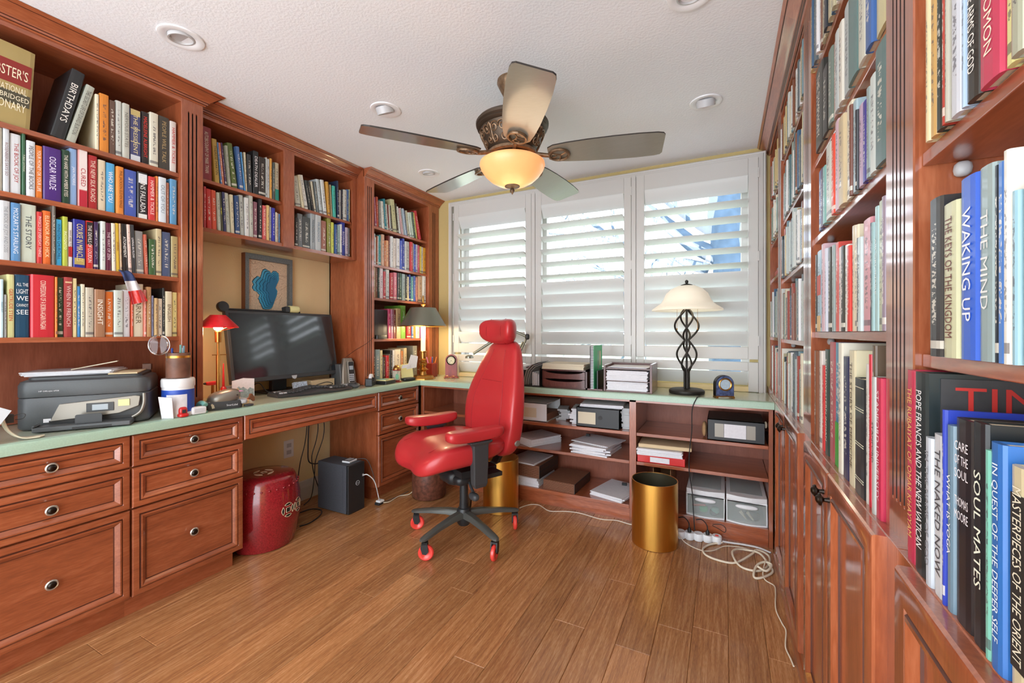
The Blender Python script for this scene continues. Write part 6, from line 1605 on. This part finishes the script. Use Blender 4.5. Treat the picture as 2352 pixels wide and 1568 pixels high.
cdr = MB().tube([(cx + .085, 2.70, Z0 + .004), (-.135, 2.62, Z0 + .004), (-.141, 2.602, .782), (-.164, 2.60, .717), (-.166, 2.60, .593), (-.177, 2.60, .494), (-.18, 2.60, .37), (-.164, 2.60, .249), (-.157, 2.60, .127), (-.150, 2.585, .042)], .0028, 7, smooth=5)
std('lamp_cord', 'dark brown lamp cord hanging down from the window counter', 'cord', cdr, M['rubber'], smooth=60)
c2 = place('desk_clock', 'small blue marbled desk clock with brass rim at the counter end', 'clock', (-.005, 2.672, Z0), -68)
L_('feet', MB().box(-.022, .026, -.050, -.038, .001, .010).box(-.022, .026, .038, .050, .001, .010).box(-.02, .024, -.048, .048, .009, .014), M['brass'], c2)
L_('case', MB().prism(arch(.047, .112), lambda p, t: Vector((t, p[0], p[1] + .014)), -.016, .020), M['marble'], c2, smooth=30)
L_('case_edge', MB().prism(arch(.050, .115), lambda p, t: Vector((t, p[0], p[1] + .014)), -.018, .015), M['pewter'], c2, smooth=30)
L_('bezel', MB().lathe([(.028, 0), (.036, 0), (.036, .005), (.032, .007), (.028, .004)], c=(.020, 0, .078), seg=32, M=Matrix.Rotation(PI / 2, 4, 'Y'), closed=True), M['brass'], c2, smooth=40)
L_('dial', MB().lathe([(0, 0), (.029, 0), (.029, .002), (0, .002)], c=(.020, 0, .078), seg=32, M=Matrix.Rotation(PI / 2, 4, 'Y')), M['dialb'], c2)

# ============================================================ THINGS ON THE LOW SHELVES
z1, z2, z3 = .5455, .3705, .1005
def filebox(label, x0, x1, y0, y1, z, h, m, lab=None):
    t = thing('file_box', label, 'file box', ((x0 + x1) / 2, (y0 + y1) / 2, z)); e = .004
    mb = MB().box(x0, x1, y0, y0 + e, z, z + h).box(x0, x1, y0, y1, z, z + e).box(x0, x1, y1 - e, y1, z, z + h).box(x0, x1, y0, y1, z + h - e, z + h); mb.box(x0, x0 + e, y0, y1, z, z + h)
    obj('box', mb, M[m], t)
    if lab: obj('label', B(lab[0], lab[1], y0 - .001, y0, z + lab[2], z + lab[3]), M['paper2'], t)
    return t
b1 = filebox('white magazine box with cream label on the upper left low shelf', -1.37, -1.075, 2.665, 2.93, z1, .125, 'whitep', (-1.25, -1.15, .025, .09))
obj('papers_inside', B(-1.36, -1.08, 2.68, 2.92, z1 + .005, z1 + .05), M['brownbox'], b1)
pile('crumpled papers spilling beside the white magazine box', -1.02, 2.86, z1, .07, .16, .075, 7, 51, 15, 'greypap', skew=14)
pile('papers jutting left of the black file box', -.900, 2.80, z1, .065, .20, .10, 9, 52, 8, 'paper', skew=10)
b2 = filebox('black file box with cream label on the upper low shelf', -.862, -.588, 2.652, 2.93, z1, .125, 'black', (-.85, -.735, .02, .095))
obj('finger_hole', MB().lathe([(0, 0), (.014, 0), (.014, .001), (0, .001)], c=(-.705, 2.651, z1 + .065), seg=20, M=Matrix.Rotation(PI / 2, 4, 'X')), M['rubber'], b2)
pile('loose sheets lying on the black file box', -.715, 2.78, z1 + .1255, .27, .22, .02, 5, 53, 3, 'paper', skew=6)
pile('ragged papers squeezed right of the black file box', -.552, 2.81, z1, .055, .22, .13, 12, 54, 0, 'greypap', skew=5)
pile('white printed papers on the middle low shelf behind the chair back', -1.205, 2.80, z2, .215, .27, .05, 6, 55, -28, 'paper', True)
pa = pile('white clipped papers on the middle low shelf left of the post', -.765, 2.775, z2, .245, .28, .055, 6, 56, -6, 'paper', False, 9)
pa2 = pile('tilted printed pages with black clip on the middle low shelf', -.755, 2.80, z2 + .0555, .27, .24, .006, 2, 57, -14, 'paper', True)
std('binder_clip', 'black binder clip on the tilted printed pages', 'clip', B(-.86, -.835, 2.86, 2.875, z2 + .063, z2 + .078), M['black'])
def accordion(label, x, y, z, w, d, h, n, rot, group=None):
    t = place('file_folders', label, 'folders', (x, y, z), rot, group)
    for k in range(n):
        L_('folder', MB().box(-w / 2, w / 2, -d / 2 + .002 * (k % 2), d / 2, h * k / n + .0006, h * (k + 1) / n - .0008), M['brownbox'], t)
    L_('spine_board', MB().box(w / 2 - .003, w / 2, -d / 2 - .001, d / 2, 0.0003, h), M['dgrey'], t)
    return t
pile('white papers under the brown folders at the left of the lowest shelf', -1.25, 2.80, z3, .24, .30, .058, 8, 58, 0, 'paper', False, 3)
accordion('upper pile of brown expanding folders with printed sheet on top', -1.235, 2.81, z3 + .059, .25, .30, .085, 14, -4)
pile('curling printed sheet on top of the upper brown folders', -1.25, 2.79, z3 + .145, .22, .28, .010, 2, 59, -10, 'paper', True)
accordion('lower pile of brown expanding folders in the lowest shelf', -.975, 2.80, z3, .225, .30, .062, 12, -3)
pa3 = pile('white printed papers with black clip on the lowest shelf by the gold bin', -.635, 2.80, z3, .225, .29, .028, 4, 60, -14, 'paper', True)
std('binder_clip', 'black binder clip on the lowest shelf papers', 'clip', B(-.615, -.585, 2.87, 2.885, z3 + .0285, z3 + .045), M['black'])
b3 = filebox('black file box with foil taped label at the right end of the low shelves', -.088, .192, 2.650, 2.93, z1, .118, 'black')
for a, b, m_ in ((-.05, -.005, 'silver'), (-.003, .105, 'paper'), (.107, .15, 'silver')): obj('label', B(a, b, 2.6485, 2.6498, z1 + .02, z1 + .095), M[m_], b3)
std('torn_paper', 'crumpled brown paper sticking out beside the foil labelled box', 'paper', MB().sell((-.105, 2.72, z1 + .045), (.014, .05, .042), .8, .8), M['kraft'])
std('torn_paper', 'scrap of paper at the right corner of the foil labelled box', 'paper', MB().sell((.201, 2.70, z1 + .10), (.007, .02, .018), .8, .8), M['paper2'])
rf = thing('red_folder_box', 'red file tray with white label on the middle right low shelf', 'file tray', (-.34, 2.76, z2))
obj('tray', MB().box(-.475, -.205, 2.645, 2.90, z2, z2 + .045), M['redp'], rf, bevel=.003); obj('label', B(-.40, -.29, 2.6435, 2.6448, z2 + .006, z2 + .036), M['paper'], rf)
pile('white papers on the red file tray', -.352, 2.755, z2 + .0455, .255, .24, .038, 7, 61, 2, 'paper', False, 2)
fld = thing('manila_folder', 'long cream manila folder lying over the white papers and red tray', 'folder', (-.32, 2.75, z2 + .084))
obj('folder', MB().box(-.150, .150, -.10, .10, 0.001, .024, M=Matrix.Translation((-.325, 2.755, z2 + .085)) @ Matrix.Rotation(math.radians(3), 4, 'Z')), M['manila'], fld, bevel=.006, bseg=3)
mf = thing('magazine_file', 'brown cardboard magazine file on the lowest shelf behind the gold bin', 'magazine file', (-.33, 2.84, z3)); e = .003
x0, x1, y0, y1 = -.385, -.285, 2.66, 2.97
obj('box', MB().box(x0, x0 + e, y0, y1, z3, z3 + .235).box(x1 - e, x1, y0, y1, z3, z3 + .235).box(x0, x1, y0, y0 + e, z3, z3 + .20).box(x0, x1, y0, y1, z3, z3 + e).box(x0, x1, y1 - e, y1, z3, z3 + .235).box(x0, x1, y0 + .05, y1, z3 + .232, z3 + .235), M['kraft'], mf)
obj('side_hole', MB().lathe([(0, 0), (.010, 0), (.010, .001), (0, .001)], c=(x1 + .0001, 2.80, z3 + .195), seg=16, M=Matrix.Rotation(PI / 2, 4, 'Y')), M['rubber'], mf)
for i, (a, b, lab) in enumerate(((-.199, .001, 'left translucent plastic drawer box with green things inside, lowest shelf'), (.008, .206, 'right translucent plastic drawer box with white pegs inside, lowest shelf'))):
    t = thing('plastic_drawer_box', lab, 'drawer box', ((a + b) / 2, 2.80, z3), group='plastic drawer boxes on the lowest shelf')
    obj('frame', MB().box(a, b, 2.66, 2.98, z3 + .118, z3 + .124).box(a, a + .006, 2.66, 2.98, z3, z3 + .118).box(b - .006, b, 2.66, 2.98, z3, z3 + .118).box(a, b, 2.66, 2.98, z3, z3 + .006), M['whitep'], t, bevel=.002)
    top_ = MB(); n = 8
    top_.prism([(a, .0)] + [(a + (b - a) * k / n, -.022 * math.sin(PI * k / n)) for k in range(n + 1)] + [(b, 0), (b, .32), (a, .32)], lambda p, s: Vector((p[0], 2.662 + p[1], s)), z3 + .124, z3 + .150); obj('lid', top_, M['whitep'], t, bevel=.003)
    obj('lid_panel', B(a + .02, b - .02, 2.70, 2.96, z3 + .1501, z3 + .1525), M['tank'], t)
    fr_ = MB(); fr_.prism([(a + .006, .006)] + [(a + .006 + (b - a - .012) * k / n, -.018 * math.sin(PI * k / n)) for k in range(n + 1)] + [(b - .006, .006)], lambda p, s: Vector((p[0], 2.655 + p[1], s)), z3 + .008, z3 + .112); dr_ = obj('drawer_front', fr_, M['tank'], t)
    obj('front_lip', MB().prism([(a + .002, .006)] + [(a + .002 + (b - a - .004) * k / n, -.021 * math.sin(PI * k / n)) for k in range(n + 1)] + [(b - .002, .006)], lambda p, s: Vector((p[0], 2.655 + p[1], s)), z3 + .0005, z3 + .009), M['whitep'], dr_)
    obj('handle', MB().sell(((a + b) / 2, 2.640, z3 + .098), (.055, .012, .012), .8, 1), M['whitep'], dr_, smooth=60)
    if i == 0:
        for dx, dz, m_, r in ((-.01, .03, 'green', .024), (.05, .032, 'teal', .022), (.04, .02, 'rubber', .02)): obj('contents', MB().sell(((a + b) / 2 + dx, 2.70, z3 + dz), (r, .02, r * .8), .8, .8), M[m_], t, smooth=60)
        obj('contents', MB().tube([(a + .03, 2.69, z3 + .045), (a + .10, 2.69, z3 + .055)], .006, 6), M['redp'], t)
    else:
        for dx in (-.03, .005): obj('contents', MB().tube([((a + b) / 2 + dx, 2.69, z3 + .055), ((a + b) / 2 + dx + .03, 2.69, z3 + .015)], .006, 6, rr=[.009, .004]), M['paper2'], t)
        obj('contents', MB().sell(((a + b) / 2 + .03, 2.71, z3 + .03), (.04, .02, .025), .8, .8), M['dgrey'], t, smooth=60)

# ============================================================ FLOOR THINGS
dm = thing('drum_stool', 'glossy dark red ceramic drum stool under the desk', 'stool', (-2.27, 1.475, 0)); c = (-2.27, 1.475, 0)
P_ = [(0, .004), (.150, .004), (.153, .012), (.165, .06), (.179, .13), (.184, .20), (.180, .27), (.168, .33), (.158, .360), (.150, .372), (.135, .379), (.06, .381), (0, .381)]
dbody = obj('body', MB().lathe(P_, c=c, seg=56), M['porcelain'], dm, smooth=50)
bs = MB()
for k in range(30):
    a = 2 * PI * k / 30
    for z, r in ((.325, .170),): bs.sell((c[0] + r * math.cos(a), c[1] + r * math.sin(a), z), (.006, .006, .006), 1, 1, 8, 5)
obj('studs', bs, M['porcelain'], dbody, smooth=60)
def coin(a0, z0, R=.184):
    ed = MB(); hol = MB()
    def P3(u, v, lift=.001):
        a = a0 + u / R; return Vector((c[0] + (R + lift) * math.cos(a), c[1] + (R + lift) * math.sin(a), z0 + v))
    for an in (0, 90, 180, 270):
        t = math.radians(an); ca, sa = math.cos(t), math.sin(t)
        o_ = [(.028 + .009 * math.sin(PI * i / 8), -.021 + .042 * i / 8) for i in range(9)] + [(.028 - .006 * math.sin(PI * i / 8), .021 - .042 * i / 8) for i in range(1, 8)]
        q = [(x * ca - y * sa, x * sa + y * ca) for x, y in o_]
        hol.add([P3(x, y, .0012) for x, y in q], [tuple(range(len(q)))]); ed.tube([P3(x, y) for x, y in q + [q[0]]], .0013, 5)
    q = [(-.012, -.012), (.012, -.012), (.012, .012), (-.012, .012)]; hol.add([P3(x, y, .0012) for x, y in q], [(0, 1, 2, 3)]); ed.tube([P3(x, y) for x, y in q + [q[0]]], .0013, 5)
    obj('pierced_holes', hol, M['rubber'], dbody); obj('hole_rims', ed, M['cream_edge'], dbody)
coin(math.radians(5), .205); coin(math.radians(29), .205)
th = MB()
for an in (0, 90, 180, 270):
    t = math.radians(an + 20); ca, sa = math.cos(t), math.sin(t)
    q = [(.042 + .008 * math.sin(PI * i / 8), -.024 + .048 * i / 8) for i in range(9)] + [(.042 - .004 * math.sin(PI * i / 8), .024 - .048 * i / 8) for i in range(1, 9)]
    th.tube([(c[0] + x * ca - y * sa, c[1] + x * sa + y * ca, .3815) for x, y in q], .0018, 5)
th.tube([(c[0] + x, c[1] + y, .3815) for x, y in ((-.012, -.012), (.012, -.012), (.012, .012), (-.012, .012), (-.012, -.012))], .0018, 5); obj('top_pattern', th, M['cream_edge'], dbody)
cpu = thing('computer_tower', 'small dark computer tower under the desk, keypad lying on it', 'computer', (-2.25, 1.985, 0))
obj('case', B(-2.392, -2.135, 1.92, 2.055, .004, .31), M['blackm'], cpu, bevel=.004); fp = obj('front_panel', B(-2.134, -2.112, 1.92, 2.055, .004, .31), M['black'], cpu, bevel=.005)
obj('badge_ring', MB().lathe([(.013, 0), (.0155, 0), (.0155, .0012), (.013, .0012)], c=(-2.1118, 1.995, .185), seg=24, M=Matrix.Rotation(PI / 2, 4, 'Y'), closed=True), M['lgrey'], fp); text('badge_letters', 'DELL', M['lgrey'], fp, (-2.1116, 1.995, .185), (0, 1, 0), (0, 0, 1), .020, .007)
obj('port', B(-2.112, -2.1112, 2.035, 2.045, .215, .23), M['lgrey'], fp)
obj('vent_mesh', B(-2.37, -2.16, 1.9186, 1.9198, .02, .29), M['blackm'], cpu)
npd = place('number_pad', 'small black and white number pad lying on the computer tower', 'keypad', (-2.19, 2.00, .3105), 8)
L_('body', MB().box(-.03, .03, -.037, .037, 0, .012), M['whitep'], npd, bevel=.003); L_('face', MB().box(-.026, .026, -.034, .034, .0121, .0135), M['black'], npd)
kk = MB()
for r in range(2):
    for q_ in range(4): kk.box(-.018 + r * .02, -.004 + r * .02, -.022 + q_ * .013, -.013 + q_ * .013, .0136, .0150)
L_('keys', kk, M['lgrey'], npd)
std('keypad_cable', 'grey cable running from the number pad down beside the computer', 'cable', MB().tube([(-2.17, 2.04, .318), (-2.12, 2.08, .31), (-2.085, 2.10, .22), (-2.07, 2.12, .10), (-2.06, 2.15, .02), (-2.05, 2.25, .006), (-2.04, 2.40, .006)], .0022, 6, smooth=6), M['charcoal'], smooth=60)
std('usb_cable', 'white cable plugged into the front of the computer', 'cable', MB().tube([(-2.108, 2.040, .222), (-2.085, 2.055, .222), (-2.06, 2.09, .17), (-2.06, 2.125, .06), (-2.062, 2.135, .022)], .0032, 6, smooth=6), M['whitep'], smooth=60)
uh = thing('plug_hub', 'small white and black plug adaptor on the floor by the computer', 'adaptor', (-2.065, 2.15, 0))
obj('adaptor', B(-2.085, -2.045, 2.125, 2.165, .018, .03), M['whitep'], uh, bevel=.003); obj('block', B(-2.09, -2.05, 2.12, 2.16, .001, .017), M['black'], uh, bevel=.003)
std('floor_cable', 'white cable running along the floor towards the brown stool', 'cable', MB().tube([(-2.045, 2.155, .012), (-2.03, 2.20, .006), (-2.04, 2.30, .006), (-2.0, 2.36, .006), (-1.985, 2.40, .03)], .003, 6, smooth=6), M['offw'], smooth=60)
def gold(label, x, y, h, lid):
    t = thing('waste_bin', label, 'bin', (x, y, 0)); R = .121 if not lid else .116
    if not lid:
        obj('shell', MB().lathe([(0, .002), (R, .002), (R, h), (R - .003, h), (R - .003, .008), (0, .008)], c=(x, y, 0), seg=56), M['gold'], t, smooth=40)
        obj('liner', MB().lathe([(R - .0035, .01), (R - .0035, h - .003), (R - .0045, h - .003), (R - .0045, .01)], c=(x, y, 0), seg=56, closed=True), M['goldin'], t, smooth=40)
        obj('bottom_inside', MB().lathe([(0, .0085), (R - .005, .0085), (R - .005, .0095), (0, .0095)], c=(x, y, 0), seg=40), M['goldin'], t)
    else:
        obj('shell', MB().lathe([(0, .002), (R, .002), (R, h - .004), (R - .004, h), (0, h)], c=(x, y, 0), seg=56), M['gold'], t, smooth=40)
    return t
gold('brushed gold cylindrical waste bin by the window shelves', -.345, 2.44, .345, False)
gold('brushed gold drum with closed top standing behind the chair', -1.313, 2.455, .337, True)
bst = thing('round_stool', 'low brown mottled round leather stool behind the chair', 'stool', (-1.87, 2.42, 0))
obj('body', MB().lathe([(0, .003), (.112, .003), (.118, .012), (.118, .20), (.112, .215), (0, .22)], c=(-1.87, 2.42, 0), seg=40), mat('mottled_leather', '6a3f30', .45, noise=.5, nscale=45), bst, smooth=40)
obj('top_cushion', MB().sell((-1.87, 2.42, .226), (.108, .108, .016), .6, 1), M['brownleather'], bst, smooth=60)
# power strip with round sockets
ps = thing('power_strip', 'white power strip of five round sockets on the floor by the gold bin', 'power strip', (-.15, 2.57, 0))
OC = [(-.222, 2.555), (-.176, 2.562), (-.130, 2.568), (-.084, 2.574), (-.038, 2.580)]
for k, (x, y) in enumerate(OC):
    s_ = obj('socket', MB().lathe([(0, .001), (.024, .001), (.0255, .004), (.0255, .036), (.023, .040), (.018, .038), (0, .038)], c=(x, y, 0), seg=24), M['whitep'], ps, smooth=40)
    if k == 4: obj('switch', MB().box(x - .008, x + .008, y - .005, y + .005, .0381, .043), M['redp'], s_)
obj('joint', MB().tube([(-.222, 2.555, .015), (-.038, 2.580, .015)], .006, 6), M['whitep'], ps)
for k, (i, lab) in enumerate(((1, 'left black plug pushed into the round power strip'), (3, 'right black plug pushed into the round power strip'))):
    x, y = OC[i]; std('plug', lab, 'plug', MB().lathe([(0, .0385), (.010, .0385), (.011, .05), (.006, .062), (0, .062)], c=(x, y, 0), seg=12).tube([(x, y, .06), (x - .005, y + .012, .085), (x - .03, y + .035, .10), (x - .06, y + .045, .09)], .003, 6, smooth=4), M['rubber'], smooth=50)
std('plug_cable', 'thin black cable looping above the right end of the power strip', 'cable', MB().tube([(-.062, 2.618, .075), (-.03, 2.60, .07), (.0, 2.605, .055), (.005, 2.612, .075), (-.02, 2.62, .088), (-.06, 2.62, .08)], .0018, 6, smooth=5), M['rubber'], smooth=60)
def cordline(label, P_, r=.0035, m='offw'): return std('extension_cord', label, 'cord', MB().tube(P_, r, 7, smooth=5), M[m], smooth=60)
cordline('white cord snaking over the floor between the two gold bins', [(-1.20, 2.50, .005), (-1.16, 2.58, .005), (-1.10, 2.60, .005), (-1.007, 2.545, .005), (-.91, 2.586, .005), (-.82, 2.60, .005), (-.682, 2.575, .005), (-.59, 2.60, .005), (-.509, 2.585, .005), (-.40, 2.585, .005), (-.30, 2.575, .005), (-.253, 2.56, .012)], .0028)
cordline('thick white cord running from the power strip to the right cabinets', [(-.012, 2.584, .012), (.03, 2.60, .006), (.09, 2.608, .006), (.16, 2.606, .006), (.215, 2.575, .006)], .005, 'whitep')
loop = [(-.012, 2.576, .010), (-.072, 2.526, .006), (-.102, 2.459, .006), (-.085, 2.398, .006), (-.018, 2.371, .006), (.05, 2.387, .006), (.121, 2.487, .016), (.150, 2.549, .018), (.195, 2.525, .016), (.202, 2.476, .008), (.177, 2.393, .006), (.132, 2.346, .006), (.068, 2.36, .006), (.035, 2.444, .018), (.052, 2.511, .016), (.103, 2.542, .010), (.16, 2.497, .026), (.192, 2.418, .018), (.205, 2.372, .006), (.160, 2.30, .006), (.123, 2.284, .006), (.137, 2.366, .020), (.173, 2.41, .028), (.203, 2.40, .026), (.177, 2.344, .018), (.142, 2.355, .026)]
cordline('loosely coiled thick ivory extension cord on the floor by the right cabinets', loop, .0055)
cordline('thin ivory cord running from the power strip into the coil', [(-.247, 2.53, .045), (-.19, 2.49, .006), (-.108, 2.44, .006), (-.051, 2.47, .006), (.001, 2.545, .006), (.074, 2.569, .006), (.115, 2.56, .006)], .0026)
cordline('thin ivory cord trailing along the foot of the right cabinets', [(.180, 2.419, .036), (.162, 2.331, .012), (.169, 2.279, .006), (.200, 2.25, .005), (.201, 2.193, .005), (.192, 2.104, .005), (.191, 2.04, .005), (.203, 1.969, .005), (.211, 1.93, .005), (.201, 1.854, .005), (.199, 1.817, .005), (.207, 1.773, .005), (.212, 1.736, .005)], .0028)
# cables in the knee hole
for i, (P_, lab) in enumerate((([(-2.55, 1.961, .615), (-2.55, 1.961, .508), (-2.55, 1.944, .393), (-2.55, 1.911, .283), (-2.55, 1.895, .171), (-2.50, 1.86, .03), (-2.44, 1.80, .006)], 'leftmost black cable hanging under the desk'),
        ([(-2.55, 1.985, .615), (-2.55, 1.975, .50), (-2.55, 1.97, .36), (-2.55, 1.975, .27), (-2.545, 2.02, .24), (-2.54, 2.07, .24)], 'thick black cable curving behind the computer under the desk'),
        ([(-2.55, 2.03, .615), (-2.55, 2.05, .50), (-2.55, 2.035, .40), (-2.55, 2.00, .30), (-2.55, 2.01, .20), (-2.55, 2.04, .10), (-2.53, 2.06, .02)], 'middle black cable hanging under the desk'),
        ([(-2.55, 2.08, .615), (-2.55, 2.10, .50), (-2.55, 2.09, .40), (-2.55, 2.03, .26), (-2.55, 2.02, .16), (-2.53, 1.98, .03), (-2.50, 1.90, .006)], 'rightmost black cable hanging under the desk'))):
    std('power_cable', lab, 'cable', MB().tube(P_, .0042 if i == 1 else .003, 6, smooth=5), M['rubber'], smooth=60)
std('power_cable', 'black cable lying on the floor between the drum stool and the computer', 'cable', MB().tube([(-2.44, 1.70, .005), (-2.42, 1.80, .005), (-2.40, 1.88, .005), (-2.33, 1.895, .005), (-2.27, 1.84, .005), (-2.235, 1.74, .005), (-2.25, 1.68, .005)], .0035, 6, smooth=5), M['rubber'], smooth=60)
std('desk_cable', 'tangle of black cables on the counter under the monitor', 'cable', MB().tube([(-2.40, 1.44, Z0 + .02), (-2.42, 1.50, Z0 + .06), (-2.44, 1.56, Z0 + .07), (-2.43, 1.60, Z0 + .02), (-2.40, 1.66, Z0 + .006), (-2.42, 1.86, Z0 + .006), (-2.38, 1.92, Z0 + .03), (-2.36, 1.97, Z0 + .04), (-2.37, 2.02, Z0 + .02), (-2.36, 1.90, Z0 + .02), (-2.37, 1.84, Z0 + .035)], .0026, 6, smooth=6), M['rubber'], smooth=60)
std('phone_cord', 'thin black cord rising from the phone across the fluted pilaster', 'cord', MB().tube([(-2.36, 2.11, Z0 + .19), (-2.30, 2.155, 1.03), (-2.235, 2.20, 1.08), (-2.235, 2.27, 1.125)], .0014, 5, smooth=5), M['rubber'], smooth=60)
